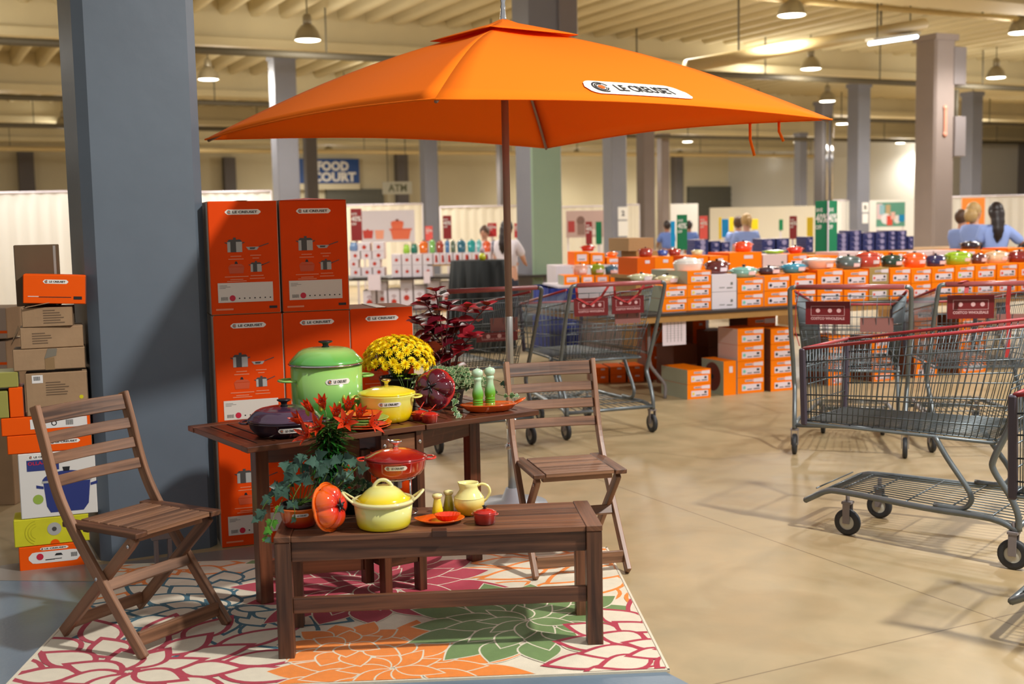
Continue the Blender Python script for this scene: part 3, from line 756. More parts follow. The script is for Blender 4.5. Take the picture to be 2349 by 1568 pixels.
# maker's plate printed on the right front panel
def um_fn(cx, cy, W, H):
    def f(x, y, h):
        t = cx+x/US; hh = cy+y/1.27; p = canopy_pt(0, t, hh); a = canopy_pt(0, t+.01, hh)-p; b = canopy_pt(0, t, hh+.01)-p
        return p+a.cross(b).normalized()*(h+.003)
    return f
def big_badge(name, fn, w, h, parent):
    mb = MB(); r = h/2; n = 40; vs = []; fs = []
    for k in range(n+1):
        x = -w/2+w*k/n; e = abs(x)-(w/2-r); yy = r if e <= 0 else math.sqrt(max(0, r*r-e*e))
        for j in range(5): vs.append(fn(x, -yy+2*yy*j/4, .002))
    for k in range(n):
        for j in range(4): fs.append((5*k+j, 5*k+5+j, 5*k+6+j, 5*k+j+1))
    mb.add(vs, fs, 0); cx = -w/2+h*.72; rr = h*.38
    ring(mb, fn, cx, 0, rr*.84, rr, R(20), R(300), .004, 1); ring(mb, fn, cx, 0, rr*.62, rr*.74, R(60), R(350), .004, 1); ring(mb, fn, cx, 0, rr*.48, rr*.56, 0, 2*PI, .004, 1)
    ring(mb, fn, cx, 0, .0001, rr*.36, 0, 2*PI, .004, 2); add_text(mb, 'LE CREUSET', fn, -w/2+h*1.35, -h*.24, w-h*1.95, h*.48, .004, 1, .02)
    return mb.build(name, [M_white_print, M_black_print, M_orange_print], parent)
big_badge('printed_plate', um_fn(.505, .115, 1, 1), .70, .155, UM)
# ================================================================== COOKWARE
def knob(root, z, m, r=.022, h=.032, name='knob'):
    mb = MB(); mb.lathe([(r*.55, z-.002), (r*.42, z+h*.35), (r*.5, z+h*.6), (r*1.05, z+h*.82), (r*1.08, z+h*.92), (r*.95, z+h), (.0001, z+h*1.02)], 20); return mb.build(name, m, root)
def loop_handle(root, r, z, ang, w, out, m, sx=1, sy=1, t=.007, name='handle', th=.6):
    """cast loop handle standing off the wall at angle ang"""
    ca, sa = math.cos(ang), math.sin(ang); pts = []
    for k in range(13):
        a = -PI/2+PI*k/12; o = out*math.cos(a)**.6 if math.cos(a) > 0 else 0; pts.append(((r-.006+o), w/2*math.sin(a)))
    P = [Vector(((x*ca-y*sa), (x*sa+y*ca), z)) for x, y in pts]
    P = [Vector((p.x*sx, p.y*sy, p.z)) for p in P]
    mb = MB(); mb.tube(P, t, 8, flat=th); return mb.build(name, m, root)
def pot_body(root, R0, R1, H, m, mi_in, sx=1, sy=1, wall=.005, n=48, rim=None, name='body'):
    """R0 base radius, R1 rim radius"""
    mb = MB(); prof = [(.0001, .0), (R0*.86, .0), (R0*.96, .006), (R0+(R1-R0)*.2, .022)]
    for k in range(1, 8): t = k/8; prof.append((lerp(R0+(R1-R0)*.2, R1, t), lerp(.022, H-.004, t)))
    prof += [(R1+.003, H-.004), (R1+.003, H), (R1-wall, H), (R0+(R1-R0)*.2-wall, .028), (R0*.8, .012), (.0001, .012)]
    mb.lathe(prof, n, sx=sx, sy=sy)
    return mb.build(name, m, root)
def dome_lid(root, R_, z, h, m, sx=1, sy=1, rings=0, name='lid', flat=.3):
    prof = [(.0001, z-.002), (R_*.97, z-.002), (R_+.003, z), (R_+.003, z+.005)]
    for k in range(1, 13):
        t = k/12; r = R_*(1-t*.999); prof.append((max(r, .0001), z+.005+h*(math.sin(PI/2*min(1, t*(1+flat))) if t*(1+flat) < 1 else 1)+(.0012 if rings and k % 2 else 0)))
    mb = MB(); mb.lathe(prof, 48, sx=sx, sy=sy); return mb.build(name, m, root)
def cocotte(name, label, cat, loc, rz, R0, R1, H, lh, body, lid, hm, sx=1, sy=1, knobm=None, kn=(.02, .03), hw=.075, ho=.03, hz=None, bd=None, rings=0, group=None, hang=(0, PI), ht=.0075):
    root = thing(name, label, cat, loc, rz, group)
    pot_body(root, R0, R1, H, body, None, sx, sy)
    for a in hang: loop_handle(root, R1, (hz or H-.012), a, hw, ho, hm, sx, sy, ht)
    if lid is not None:
        dome_lid(root, R1, H+.001, lh, lid, sx, sy, rings)
        knob(root, H+lh+.005, knobm or M_black, *kn)
    if bd:
        w, h, z, ang = bd; rr = lerp(R0+(R1-R0)*.2, R1, max(0, (z-.022)/(H-.026)))
        sl = (R1-(R0+(R1-R0)*.2))/(H-.026)
        badge('maker_plate', cyl_fn(rr+.0012, z, ang, sl, sx, sy), w, h, root)
    return root
# --- green stock pot
p = on_table(752, .485)
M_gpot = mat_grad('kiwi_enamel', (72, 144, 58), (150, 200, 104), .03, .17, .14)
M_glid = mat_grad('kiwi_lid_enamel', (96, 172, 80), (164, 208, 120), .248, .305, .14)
SP = thing('stock_pot', 'tall green enamel stock pot with domed lid at the back of the table', 'pot', p, R(4))
Rg = .153
mb = MB(); mb.lathe([(.0001, 0), (Rg*.93, 0), (Rg*.985, .008), (Rg, .03), (Rg, .225), (Rg-.004, .225), (Rg-.004, .03), (.0001, .006)], 56); mb.build('body', M_gpot, SP)
mb = MB(); mb.lathe([(Rg+.001, .224), (Rg+.009, .226), (Rg+.010, .231), (Rg+.004, .235), (Rg-.003, .233)], 56, cap=False); mb.build('steel_rim', M_chrome, SP)
mb = MB(); mb.lathe([(.0001, .230), (Rg+.006, .232), (Rg+.004, .240), (Rg-.006, .252), (Rg-.035, .282), (Rg-.055, .292), (Rg-.08, .297), (.03, .299), (.0001, .299)], 56); mb.build('lid', M_glid, SP)
mb = MB(); mb.lathe([(.018, .298), (.012, .306), (.014, .314), (.030, .320), (.031, .324), (.026, .326), (.0001, .326)], 24); mb.build('knob', M_black, SP)
for s in (0, 1):
    a = R(200) if s == 0 else R(24)
    loop_handle(SP, Rg, .165, a, .095, .058, M_gpot, t=.0095)
badge('maker_plate', cyl_fn(Rg+.0006, .165, R(-67)), .108, .024, SP)
# --- purple braiser
p = on_table(652, .185)
M_pur = mat('aubergine_enamel', (44, 30, 46), .12, coat=.8); M_purl = mat('aubergine_lid_enamel', (70, 46, 68), .12, coat=.8)
BR = thing('braiser', 'shallow dark purple lidded braiser at the left end of the table', 'pan', p, R(25))
mb = MB(); mb.lathe([(.0001, 0), (.10, 0), (.115, .006), (.135, .03), (.142, .052), (.146, .054), (.146, .058), (.136, .058), (.10, .012), (.0001, .01)], 56); mb.build('body', M_pur, BR)
mb = MB(); mb.lathe([(.0001, .058), (.143, .059), (.146, .062), (.143, .068), (.138, .071), (.130, .082), (.112, .097), (.098, .103), (.094, .103), (.075, .108), (.071, .108), (.05, .111), (.046, .111), (.0001, .112)], 56); mb.build('lid', M_purl, BR)
mb = MB(); mb.lathe([(.016, .111), (.011, .118), (.013, .127), (.027, .134), (.028, .138), (.022, .140), (.0001, .1405)], 24); mb.build('knob', M_black, BR)
for a in (R(160), R(-20)): loop_handle(BR, .145, .052, a, .085, .034, M_pur, t=.007)
badge('maker_plate', cyl_fn(.1405, .034, R(-96), .3), .092, .019, BR)
# --- yellow round oven
p = on_table(888, .20)
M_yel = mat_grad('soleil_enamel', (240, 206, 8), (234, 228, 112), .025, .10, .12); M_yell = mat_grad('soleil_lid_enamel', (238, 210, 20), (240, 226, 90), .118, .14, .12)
M_gold = mat('gold_knob_metal', (206, 186, 110), .25, 1)
YO = cocotte('dutch_oven', 'yellow round enamel dutch oven with brass knob in the middle of the table', 'pot', p, R(12), .098, .118, .115, .022, M_yel, M_yell, M_yel, knobm=M_gold, kn=(.019, .032), hw=.09, ho=.032, hz=.102, bd=(.098, .019, .083, R(-90)), hang=(R(172), R(-14)))
# --- plate stack
p = on_table(836, .10); zz = p.z
for i, (r, cc, lab) in enumerate(((.108, 'o', 'bottom orange plate of the stack on the table'), (.104, 'o', 'second orange plate from the bottom of the stack'), (.094, 'g', 'lower pale green plate in the stack of plates'), (.092, 'g', 'upper pale green plate in the stack of plates'), (.088, 'o', 'orange plate lying second from the top of the stack'), (.086, 'o', 'topmost orange plate of the stack on the table'))):
    m = {'o': mat_rad('orange_plate_glaze', (232, 96, 20), (226, 74, 16), .03, .09, .15), 'g': mat_rad('green_plate_glaze', (196, 210, 130), (150, 190, 96), .04, .09, .15)}[cc]
    t = thing('plate', lab, 'plate', (p.x+(.006 if i % 2 else -.003)-(.018 if i > 3 else 0), p.y, zz), 0, 'stack of glazed plates'); mb = MB()
    mb.lathe([(.0001, 0), (r*.62, 0), (r*.66, .001), (r*.96, .010), (r, .0125), (r-.001, .0145), (r*.93, .0125), (r*.66, .0045), (.0001, .004)], 48); mb.build('plate_body', m, t); zz += .0100 if i < 5 else 0
# --- purple tomato-shaped casserole standing on its rim
def lobed(root, name, R_, H, m, n=5, amp=.13, tip=.25, rot=None, c=(0, 0, 0)):
    prof = [(R_*math.sin(PI/2*t)**.8 if t > 0 else .0001, H*(1-(1-math.cos(PI/2*t))) if False else H*math.cos(PI/2*t)**.75 - (H*.18*math.exp(-(t/.16)**2))) for t in [k/16 for k in range(17)]]
    prof = [(max(r, .0001), max(z, 0)) for r, z in prof]
    def fn(a, r, z):
        k = abs(math.cos(n*a/2)); f = 1-amp*(1-k**.55)*min(1, r/R_*1.4); return (r*f, z*(1-.35*(1-k**.5)*(r/R_)))
    mb = MB(); mb.lathe(prof, 80, c, mi=0, rot=rot, fn=fn, cap=False); return mb.build(name, m, root)
p = on_table(998, .30)
PT = thing('tomato_casserole', 'dark purple tomato-shaped casserole standing on edge behind the two tiny red pots', 'pot', (p.x, p.y, p.z+.090), 0)
M_aub = mat('aubergine_gloss', (84, 18, 34), .08, coat=1); M_aub2 = mat('red_casserole_edge', (186, 34, 26), .12, coat=.7)
rotp = Matrix.Rotation(R(-18), 3, 'Z')@Matrix.Rotation(R(68), 3, 'X')@Matrix.Rotation(R(10), 3, 'Z')
lobed(PT, 'lid', .092, .066, M_aub, 5, .24, rot=rotp)
mb = MB(); mb.lathe([(.0001, -.028), (.06, -.028), (.082, -.018), (.094, -.002), (.097, .002), (.090, .003)], 60, rot=rotp, fn=lambda a, r, z: (r*(1-.05*(1-abs(math.cos(2.5*a))**.5)), z)); mb.build('base_dish', M_aub2, PT)
mb = MB(); c0 = rotp@Vector((0, 0, .056))
for k in range(4):
    a = k*PI/2+.3; mb.tube([c0, rotp@Vector((.016*math.cos(a), .016*math.sin(a), .060)), rotp@Vector((.034*math.cos(a), .034*math.sin(a), .060))], [.006, .005, .002], 6)
mb.build('stem', M_black, PT)
# --- mini red cocottes
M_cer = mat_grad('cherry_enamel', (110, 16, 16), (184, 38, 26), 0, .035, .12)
def mini(label, loc, rz, s, stick=False):
    r = thing('mini_cocotte', label, 'pot', loc, rz, 'small red cocottes')
    mb = MB(); mb.lathe([(.0001, 0), (.034*s, 0), (.037*s, .004*s), (.040*s, .036*s), (.041*s, .038*s), (.037*s, .038*s), (.034*s, .006*s), (.0001, .005*s)], 32); mb.build('body', M_cer, r)
    mb = MB(); mb.lathe([(.0001, .038*s), (.040*s, .0385*s), (.042*s, .041*s), (.039*s, .044*s), (.033*s, .045*s), (.031*s, .048*s), (.016*s, .052*s), (.0001, .053*s)], 32); mb.build('lid', M_cer, r)
    mb = MB(); mb.lathe([(.006*s, .052*s), (.005*s, .058*s), (.010*s, .063*s), (.0001, .065*s)], 12); mb.build('knob', M_black if not stick else M_cer, r)
    for a in (0, PI): loop_handle(r, .040*s, .034*s, a, .030*s, .012*s, M_cer, t=.0032*s)
    return r
m1 = mini('tiny red cocotte on the table, left one of the two', on_table(962, .12), R(40), .80, True)
m2 = mini('tiny red cocotte on the table, right and nearer one of the two', on_table(985, .035), R(20), .86, True)
for q in (m1, m2):
    mb = MB(); mb.tube([(.004, -.002, .050), (.032, .01, .072)], [.003, .002], 6); mb.build('spoon_handle', M_cer, q)
# --- orange dish on the table with mills
p = on_table(1122, .13)
M_dish = mat_rad('orange_dish_glaze', (210, 84, 22), (224, 92, 20), .03, .12, .15); M_darkin = mat('black_inner_glaze', (30, 32, 40), .15, coat=.5)
DI = thing('gratin_dish', 'oval orange dish with dark inside at the right end of the table', 'dish', p, R(12))
mb = MB(); mb.lathe([(.0001, 0), (.085, 0), (.10, .006), (.122, .026), (.128, .030), (.128, .033), (.120, .031)], 48, sy=.55); mb.build('outside', M_dish, DI)
mb = MB(); mb.lathe([(.120, .031), (.10, .012), (.0001, .008)], 48, sy=.55, cap=False); mb.build('inside', M_darkin, DI)
mb = MB(); mb.tube([(.115, .02, .029), (.150, .012, .045), (.160, .0, .048), (.150, -.012, .045), (.115, -.02, .029)], .006, 8, flat=.6); mb.build('handle', M_dish, DI)
M_mill = mat_grad('palm_mill_glaze', (92, 168, 34), (184, 218, 186), .055, .125, .18)
def mill(label, loc):
    r = thing('pepper_mill', label, 'pepper mill', loc, 0, 'green mills')
    mb = MB(); pr = [(.0001, 0), (.021, 0)]
    for k in range(4): z = .004+k*.010; pr += [(.0225, z), (.0225, z+.005), (.0205, z+.007), (.0205, z+.009)]
    pr += [(.0235, .052), (.0245, .066), (.0215, .082), (.0165, .100), (.0155, .118), (.0175, .124), (.0195, .128), (.0185, .133), (.0160, .137)]
    mb.lathe(pr, 32); mb.build('mill_body', M_mill, r)
    mb = MB(); mb.lathe([(.0150, .137), (.0205, .143), (.0245, .153), (.0240, .163), (.0180, .170), (.008, .173), (.004, .176)], 32); mb.build('head', M_mill, r)
    mb = MB(); mb.lathe([(.004, .174), (.003, .178), (.006, .181), (.0001, .185)], 12); mb.build('nut', M_steel, r); return r
def dish_pt(x, y):
    a = R(12); return (p.x+x*math.cos(a)-y*math.sin(a), p.y+x*math.sin(a)+y*math.cos(a), p.z+.011)
a_ = on_table(1097, .148); mill('green graded mill in the orange dish, left and nearer one of the pair', (a_.x, a_.y-.006, a_.z+.0135)); a_ = on_table(1124, .16); mill('green graded mill in the orange dish, right one of the pair', (a_.x+.002, a_.y-.004, a_.z+.0135))

# ================================================================== BENCH TOP
M_vol = mat_grad('volcanic_enamel', (170, 34, 20), (232, 110, 30), .01, .06, .12)
ivp = on_bench(688, .16)
IV = thing('ivy_cocotte', 'orange enamel cocotte used as an ivy planter at the left end of the bench', 'pot', ivp, R(8))
pot_body(IV, .060, .074, .072, M_vol, None)
for a in (0, PI): loop_handle(IV, .074, .062, a, .05, .02, M_vol)
badge('maker_plate', cyl_fn(.0725, .052, R(-86), .15), .060, .0125, IV)
# heart / tomato lid leaning on the ivy pot
p = on_bench(752, .06)
TL = thing('tomato_dish', 'glossy orange-red tomato-shaped dish cover with black stem leaning against the orange planter', 'dish', (p.x, p.y, p.z+.086), 0)
M_tomo = mat_rad('tomato_glaze', (214, 40, 26), (236, 100, 14), .03, .088, .07, 1)
ob_rot = Vector((.90, -.42, .20)).to_track_quat('Z', 'Y').to_matrix()
for nm, fnc in (('shell', None),):
    o = lobed(TL, 'shell', .080, .058, M_tomo, 5, .14)
    o.rotation_euler = ob_rot.to_euler()
mb = MB(); mb.lathe([(.078, .002), (.089, -.003), (.090, .001), (.086, .004)], 60, fn=lambda a, r, z: (r*(1-.05*(1-abs(math.cos(2.5*a))**.5)), z), cap=False)
o = mb.build('rim', mat('orange_rim_glaze', (240, 104, 14), .1, coat=.8), TL); o.rotation_euler = ob_rot.to_euler()
mb = MB()
for k in range(5):
    a = k*2*PI/5+.3; mb.tube([(0, 0, .049), (.012*math.cos(a), .012*math.sin(a), .056), (.026*math.cos(a), .026*math.sin(a), .058)], [.006, .0045, .0015], 6)
mb.tube([(0, 0, .05), (.002, 0, .066)], [.005, .004], 6); o = mb.build('stem', M_black, TL); o.rotation_euler = ob_rot.to_euler()
# pale yellow deep casserole
p = on_bench(880, .105)
M_lem = mat_grad('lemon_glaze', (222, 206, 28), (222, 220, 138), .012, .060, .14); M_leml = mat_rad('lemon_lid_glaze', (226, 220, 128), (234, 206, 24), .055, .088, .14)
M_cream2 = mat('cream_glaze', (226, 218, 158), .15, coat=.6)
YC = thing('casserole', 'pale yellow deep casserole with loop-handled lid in the middle of the bench', 'pot', p, R(4))
mb = MB(); mb.lathe([(.0001, 0), (.086, 0), (.093, .004), (.097, .016), (.106, .088), (.102, .088), (.092, .012), (.0001, .008)], 56); mb.build('body', M_lem, YC)
mb = MB(); mb.lathe([(.1055, .084), (.114, .090), (.115, .096), (.110, .101), (.100, .101), (.098, .094)], 56, cap=False); mb.build('rim', M_cream2, YC)
mb = MB(); mb.lathe([(.0001, .094), (.097, .095), (.098, .101), (.080, .112), (.062, .130), (.045, .142), (.030, .147), (.0001, .148)], 56); mb.build('lid', M_leml, YC)
mb = MB(); mb.tube(smooth_path([(-.036, 0, .138), (-.026, 0, .155), (-.010, 0, .167), (.010, 0, .167), (.026, 0, .155), (.036, 0, .138)], 3), .0065, 10); mb.build('lid_handle', M_cream2, YC)
for s in (-1, 1):
    mb = MB(); mb.tube(smooth_path([(s*.105, -.035, .096), (s*.122, -.028, .108), (s*.140, -.012, .124), (s*.140, .012, .124), (s*.122, .028, .108), (s*.105, .035, .096)], 3), .0075, 8, flat=.6); mb.build('handle', M_cream2, YC)
# wire stand and red cocotte behind it
p = on_bench(912, .30)
ST = thing('wire_stand', 'low chrome wire stand at the back of the bench under the red cocotte', 'stand', p, R(4))
mb = MB(); mb.tube(arc((0, 0, .136), .070, 0, 2*PI, 24, (1, 0, 0), (0, 1, 0))[:-1], .003, 6, closed=True); mb.tube(arc((0, 0, .004), .076, 0, 2*PI, 24, (1, 0, 0), (0, 1, 0))[:-1], .003, 6, closed=True)
mb.build('rings', M_chrome, ST)
for k in range(4):
    a = PI/4+k*PI/2; mb = MB(); mb.tube([(.076*math.cos(a), .076*math.sin(a), .004), (.070*math.cos(a), .070*math.sin(a), .138)], .003, 6); mb.build('upright', M_chrome, ST)
mb = MB(); mb.tube([(-.069, 0, .135), (.069, 0, .135)], .003, 6); mb.tube([(0, -.069, .135), (0, .069, .135)], .003, 6); mb.build('cross_wires', M_chrome, ST)
M_redb = mat_grad('cerise_enamel', (206, 84, 44), (172, 28, 22), .012, .055, .12); M_redl = mat_rad('cerise_lid_enamel', (226, 74, 36), (140, 22, 22), .02, .10, .1, .9); M_redh = mat('red_handle_enamel', (208, 48, 28), .15, coat=.6)
RC = thing('red_cocotte', 'wide red enamel cocotte with steel knob raised on the wire stand', 'pot', (p.x, p.y, p.z+.1395), R(3))
mb = MB(); mb.lathe([(.0001, 0), (.070, 0), (.092, .010), (.108, .032), (.115, .062), (.118, .066), (.118, .069), (.110, .069), (.10, .032), (.0001, .008)], 56); mb.build('body', M_redb, RC)
mb = MB(); mb.lathe([(.0001, .069), (.116, .0695), (.119, .072), (.116, .076), (.104, .081), (.08, .092), (.05, .101), (.02, .105), (.0001, .106)], 56); mb.build('lid', M_redl, RC)
mb = MB(); mb.lathe([(.013, .104), (.008, .114), (.011, .122), (.024, .129), (.024, .133), (.017, .136), (.0001, .1365)], 20); mb.tube([(-.022, .0, .132), (-.030, 0, .140)], .004, 6); mb.build('knob', M_chrome, RC)
for a in (R(178), R(4)): loop_handle(RC, .118, .066, a, .070, .034, M_redh, t=.0065)
badge('maker_plate', cyl_fn(.1125, .050, R(-88), .3), .084, .0175, RC)
# spoon rest, scalloped dish, shakers, jug, small pot
p = on_bench(1012, .13)
SR = thing('spoon_rest', 'flat orange-red spoon rest plate lying on the bench', 'plate', p, R(10))
M_sr = mat_rad('spoon_rest_glaze', (214, 62, 24), (232, 100, 18), .02, .085, .12)
mb = MB(); mb.lathe([(.0001, 0), (.05, 0), (.060, .003), (.083, .013), (.086, .016), (.083, .017), (.058, .007), (.0001, .005)], 48, sy=.78, fn=lambda a, r, z: (r*(1+.16*math.exp(-((a-PI)/.45)**2)), z+.006*math.exp(-((a-PI)/.45)**2)*(r > .06))); mb.build('plate_body', M_sr, SR)
p2 = on_bench(1026, .125)
SD = thing('scalloped_dish', 'small fluted red-orange dish standing on the spoon rest', 'dish', (p2.x, p2.y, p2.z+.0075), R(5))
mb = MB(); mb.lathe([(.0001, 0), (.026, 0), (.034, .004), (.046, .022), (.049, .024), (.044, .023), (.032, .007), (.0001, .004)], 96, sy=.75, fn=lambda a, r, z: (r*(1+.03*math.cos(18*a)*(r > .03)), z)); mb.build('dish_body', mat_rad('scalloped_glaze', (226, 40, 20), (240, 84, 20), .02, .05, .1), SD)
def shaker(label, loc, m):
    r = thing('shaker', label, 'shaker', loc, 0, 'yellow shakers')
    mb = MB(); mb.lathe([(.0001, 0), (.020, 0), (.0215, .004), (.0205, .022), (.0155, .048), (.0130, .062), (.0135, .066)], 32); mb.build('shaker_body', m, r)
    mb = MB(); mb.lathe([(.0130, .066), (.0175, .071), (.0190, .077), (.0165, .083), (.0001, .086)], 32); mb.build('cap', mat('cream_cap_glaze', (238, 230, 160), .15, coat=.6), r); return r
shaker('bright yellow shaker on the bench, nearer one of the pair', on_bench(1004, .222), mat_grad('yellow_shaker_glaze', (246, 216, 20), (242, 228, 92), .02, .06))
shaker('dull yellow-olive shaker on the bench, farther one of the pair', on_bench(1030, .275), mat_grad('olive_shaker_glaze', (170, 158, 26), (214, 206, 120), .03, .075))
p = on_bench(1077, .235)
JG = thing('jug', 'round-bellied yellow pitcher with loop handle standing on the bench', 'jug', p, R(-4))
M_jug = mat_grad('jug_glaze', (244, 190, 24), (240, 230, 150), .02, .068, .14)
mb = MB(); mb.lathe([(.0001, 0), (.034, 0), (.040, .006), (.0545, .030), (.0580, .046), (.0555, .062), (.0550, .064), (.0540, .066), (.0430, .082), (.0345, .094), (.0325, .106), (.0370, .119), (.0355, .120), (.030, .106), (.032, .094), (.052, .055), (.036, .01), (.0001, .006)], 48, fn=lambda a, r, z: (r*(1+(.16*math.exp(-((a-PI)/.35)**2) if z > .100 else 0)), z+(.003*math.exp(-((a-PI)/.35)**2) if z > .115 else 0))); mb.build('jug_body', M_jug, JG)
mb = MB(); mb.tube(smooth_path([(.033, 0, .108), (.050, 0, .114), (.070, 0, .106), (.078, 0, .085), (.068, 0, .062), (.054, 0, .048)], 4), .0065, 10, flat=.75); mb.build('handle', M_jug, JG)
mb = MB(); mb.tube(arc((0, 0, .0655), .0552, 0, 2*PI, 32, (1, 0, 0), (0, 1, 0))[:-1], .0012, 6, closed=True); mb.build('band', M_jug, JG)
mini('small red lidded pot with a red ring handle, rightmost on the bench', on_bench(1112, .09), R(-8), 1.02)
q = bpy.context.scene.collection.objects[-1]
# ================================================================== PLANTS
def leaf(mb, base, d, up, L, W, mi=0, shape='ovate', curl=.15, fold=.18):
    d = Vector(d).normalized(); up = Vector(up); s = d.cross(up)
    if s.length < 1e-3: s = Vector((1, 0, 0))
    s.normalize(); n = s.cross(d).normalized(); base = Vector(base)
    if shape == 'ivy': prof = [(0, .0), (-.04, .26), (.10, .50), (.22, .36), (.36, .58), (.48, .30), (.62, .22), (.82, .12), (1, 0)]
    elif shape == 'strap': prof = [(0, .25), (.2, .5), (.5, .48), (.8, .28), (1, 0)]
    elif shape == 'star': prof = [(0, .05), (.12, .34), (.2, .5), (.34, .34), (.5, .42), (.62, .25), (.8, .16), (1, 0)]
    else: prof = [(0, .02), (.15, .32), (.35, .5), (.6, .42), (.82, .2), (1, 0)]
    vs = []; fs = []
    for t, w in prof:
        z = -curl*L*t*t; mid = base+d*(L*t)+n*z
        vs += [mid+s*(w*W)+n*(fold*w*W), mid, mid-s*(w*W)+n*(fold*w*W)]
    for i in range(len(prof)-1):
        a = 3*i; fs += [(a, a+1, a+4, a+3), (a+1, a+2, a+5, a+4)]
    mb.add(vs, fs, mi, True)
def rnd_dir(zmin=-1, zmax=1):
    a = random.uniform(0, 2*PI); z = random.uniform(zmin, zmax); r = math.sqrt(max(0, 1-z*z)); return Vector((r*math.cos(a), r*math.sin(a), z))
def planter(root, r0, r1, h, m, soil=True):
    mb = MB(); mb.lathe([(.0001, 0), (r0, 0), (r1, h-.012), (r1+.004, h-.012), (r1+.004, h), (r1-.002, h), (r1-.004, h-.012)], 32, cap=False); mb.build('pot', m, root)
    mb = MB(); mb.lathe([(.0001, h-.012), (r1-.003, h-.014)], 24, cap=False); mb.build('soil', mat('potting_soil', (40, 28, 20), .95, bump=.5, bscale=120), root)
def leafmat(name, c, rough=.45, var=.18, vs=30, trans=.2): return mat(name, c, rough, var=var, vscale=vs, trans=trans)
M_plast = mat('black_nursery_pot', (30, 32, 34), .4); M_stemg = leafmat('green_stem', (96, 128, 52))
# --- chrysanthemum
p = on_table(918, .565)
MU = thing('chrysanthemum', 'dome of bright yellow chrysanthemums in a black pot behind the yellow oven', 'plant', (p.x, p.y, p.z), 0)
planter(MU, .062, .080, .115, M_plast); MU.scale = (1.12, 1.12, 1.12)
mb = MB(); mg = [leafmat('dark_mum_leaf', (28, 54, 26)), leafmat('mid_mum_leaf', (46, 82, 34))]
for i in range(420):
    d = rnd_dir(-.25, 1); rr = random.uniform(.45, .97); c = Vector((d.x*.118*rr, d.y*.118*rr, .175+d.z*.075*rr))
    leaf(mb, c, d+rnd_dir()*.7, (0, 0, 1), random.uniform(.022, .036), .014, random.choice((0, 0, 1)), 'star')
mb.build('foliage', mg, MU)
mb = MB()
for k in range(26):
    a = k*2*PI/26+random.random()*.2; r = random.uniform(.02, .09); mb.tube([(r*.25*math.cos(a), r*.25*math.sin(a), .10), (r*math.cos(a), r*math.sin(a), .20)], .0022, 5)
mb.build('stems', M_stemg, MU)
M_yb = [mat('yellow_petal', (255, 228, 10), .6, var=.06, vscale=60, trans=.15), mat('deep_yellow_petal', (250, 205, 8), .6)]
def mum_head(r):
    mb = MB()
    for ringk, (n, el, L) in enumerate(((13, 8, 1.0), (12, 26, .92), (10, 46, .8), (7, 66, .62), (4, 82, .45))):
        for j in range(n):
            a = 2*PI*(j+.5*(ringk % 2))/n+random.uniform(-.1, .1); e = R(el+random.uniform(-6, 6)); d = Vector((math.cos(a)*math.cos(e), math.sin(a)*math.cos(e), math.sin(e)))
            leaf(mb, Vector((d.x, d.y, 0))*r*.08, d, (0, 0, 1), r*L, r*.30, 0 if ringk < 4 else 1, 'strap', .12, .25)
    return mb
heads = []
k = 0; N = 96
proto = [None]*3
for i in range(N):
    ph = i*2.39996; z = 1-(i+.5)/N*1.08; z = max(z, -.06); rr = math.sqrt(max(0, 1-z*z)); d = Vector((rr*math.cos(ph), rr*math.sin(ph), z))
    c = Vector((d.x*.138, d.y*.138, .178+d.z*.098)); c.z -= .012*(rr > .95)
    s = random.uniform(.75, 1.12)
    j = i % 3
    if proto[j] is None:
        o = mum_head(.0215).build('blossom', M_yb, MU); proto[j] = o
    else:
        o = proto[j].copy(); COL.objects.link(o); o.parent = MU
    o.location = c; n_ = (d+rnd_dir()*.22+Vector((0, 0, .25))).normalized(); o.rotation_euler = n_.to_track_quat('Z', 'Y').to_euler(); o.scale = (s, s, s)
# --- coleus
p = on_table(1022, .60)
CO = thing('coleus', 'tall burgundy coleus with pointed red leaves behind the table near the umbrella pole', 'plant', (p.x+.02, p.y+.02, p.z), 0)
planter(CO, .055, .07, .10, M_plast)
mc = [mat('burgundy_leaf', (104, 20, 36), .4, var=.25, vscale=25, trans=.2), mat('red_leaf', (158, 36, 48), .4, var=.25, vscale=25, trans=.25), mat('bronze_leaf', (112, 44, 22), .4, var=.25, vscale=25, trans=.25)]
ml = MB(); ms = MB()
def pxo(px, py, Y):  # point in the plant's own frame
    q = at_y(px, py, Y); return q-Vector(CO.location)
Yc = CO.location.y
tips = [((975, 690), 0), ((1000, 668), 0), ((1030, 700), 0), ((955, 735), 0), ((1075, 705), 1), ((1118, 700), 1), ((1085, 770), 1), ((1045, 742), 0), ((990, 760), 2), ((1062, 800), 1), ((1010, 810), 2), ((965, 790), 2), ((1040, 845), 2)]
for (px, py), mi in tips:
    tp = pxo(px, py, Yc+random.uniform(-.06, .06)); b0 = Vector((random.uniform(-.03, .03), random.uniform(-.03, .03), .09)); mid = b0.lerp(tp, .5)+Vector((-(tp.x)*.15, 0, .03))
    P = smooth_path([b0, mid, tp], 6); ms.tube(P, .0035, 6)
    for lv in range(4):
        base = P[max(0, len(P)-1-int(lv*1.6))]
        for q in range(4 if lv < 2 else 2):
            a = q*PI/2+lv*PI/4+random.uniform(-.3, .3); d = Vector((math.cos(a), math.sin(a), .75-lv*.38+random.uniform(-.2, .2)))
            L = (.048, .074, .086, .080)[lv]*random.uniform(.85, 1.2); leaf(ml, base, d, (0, -.3, 1), L, L*.84, mi if random.random() < .7 else random.choice((0, 1, 2)), 'ovate', .28, .15)
ml.build('foliage', mc, CO); ms.build('stems', mat('maroon_stem', (84, 26, 30), .5), CO)
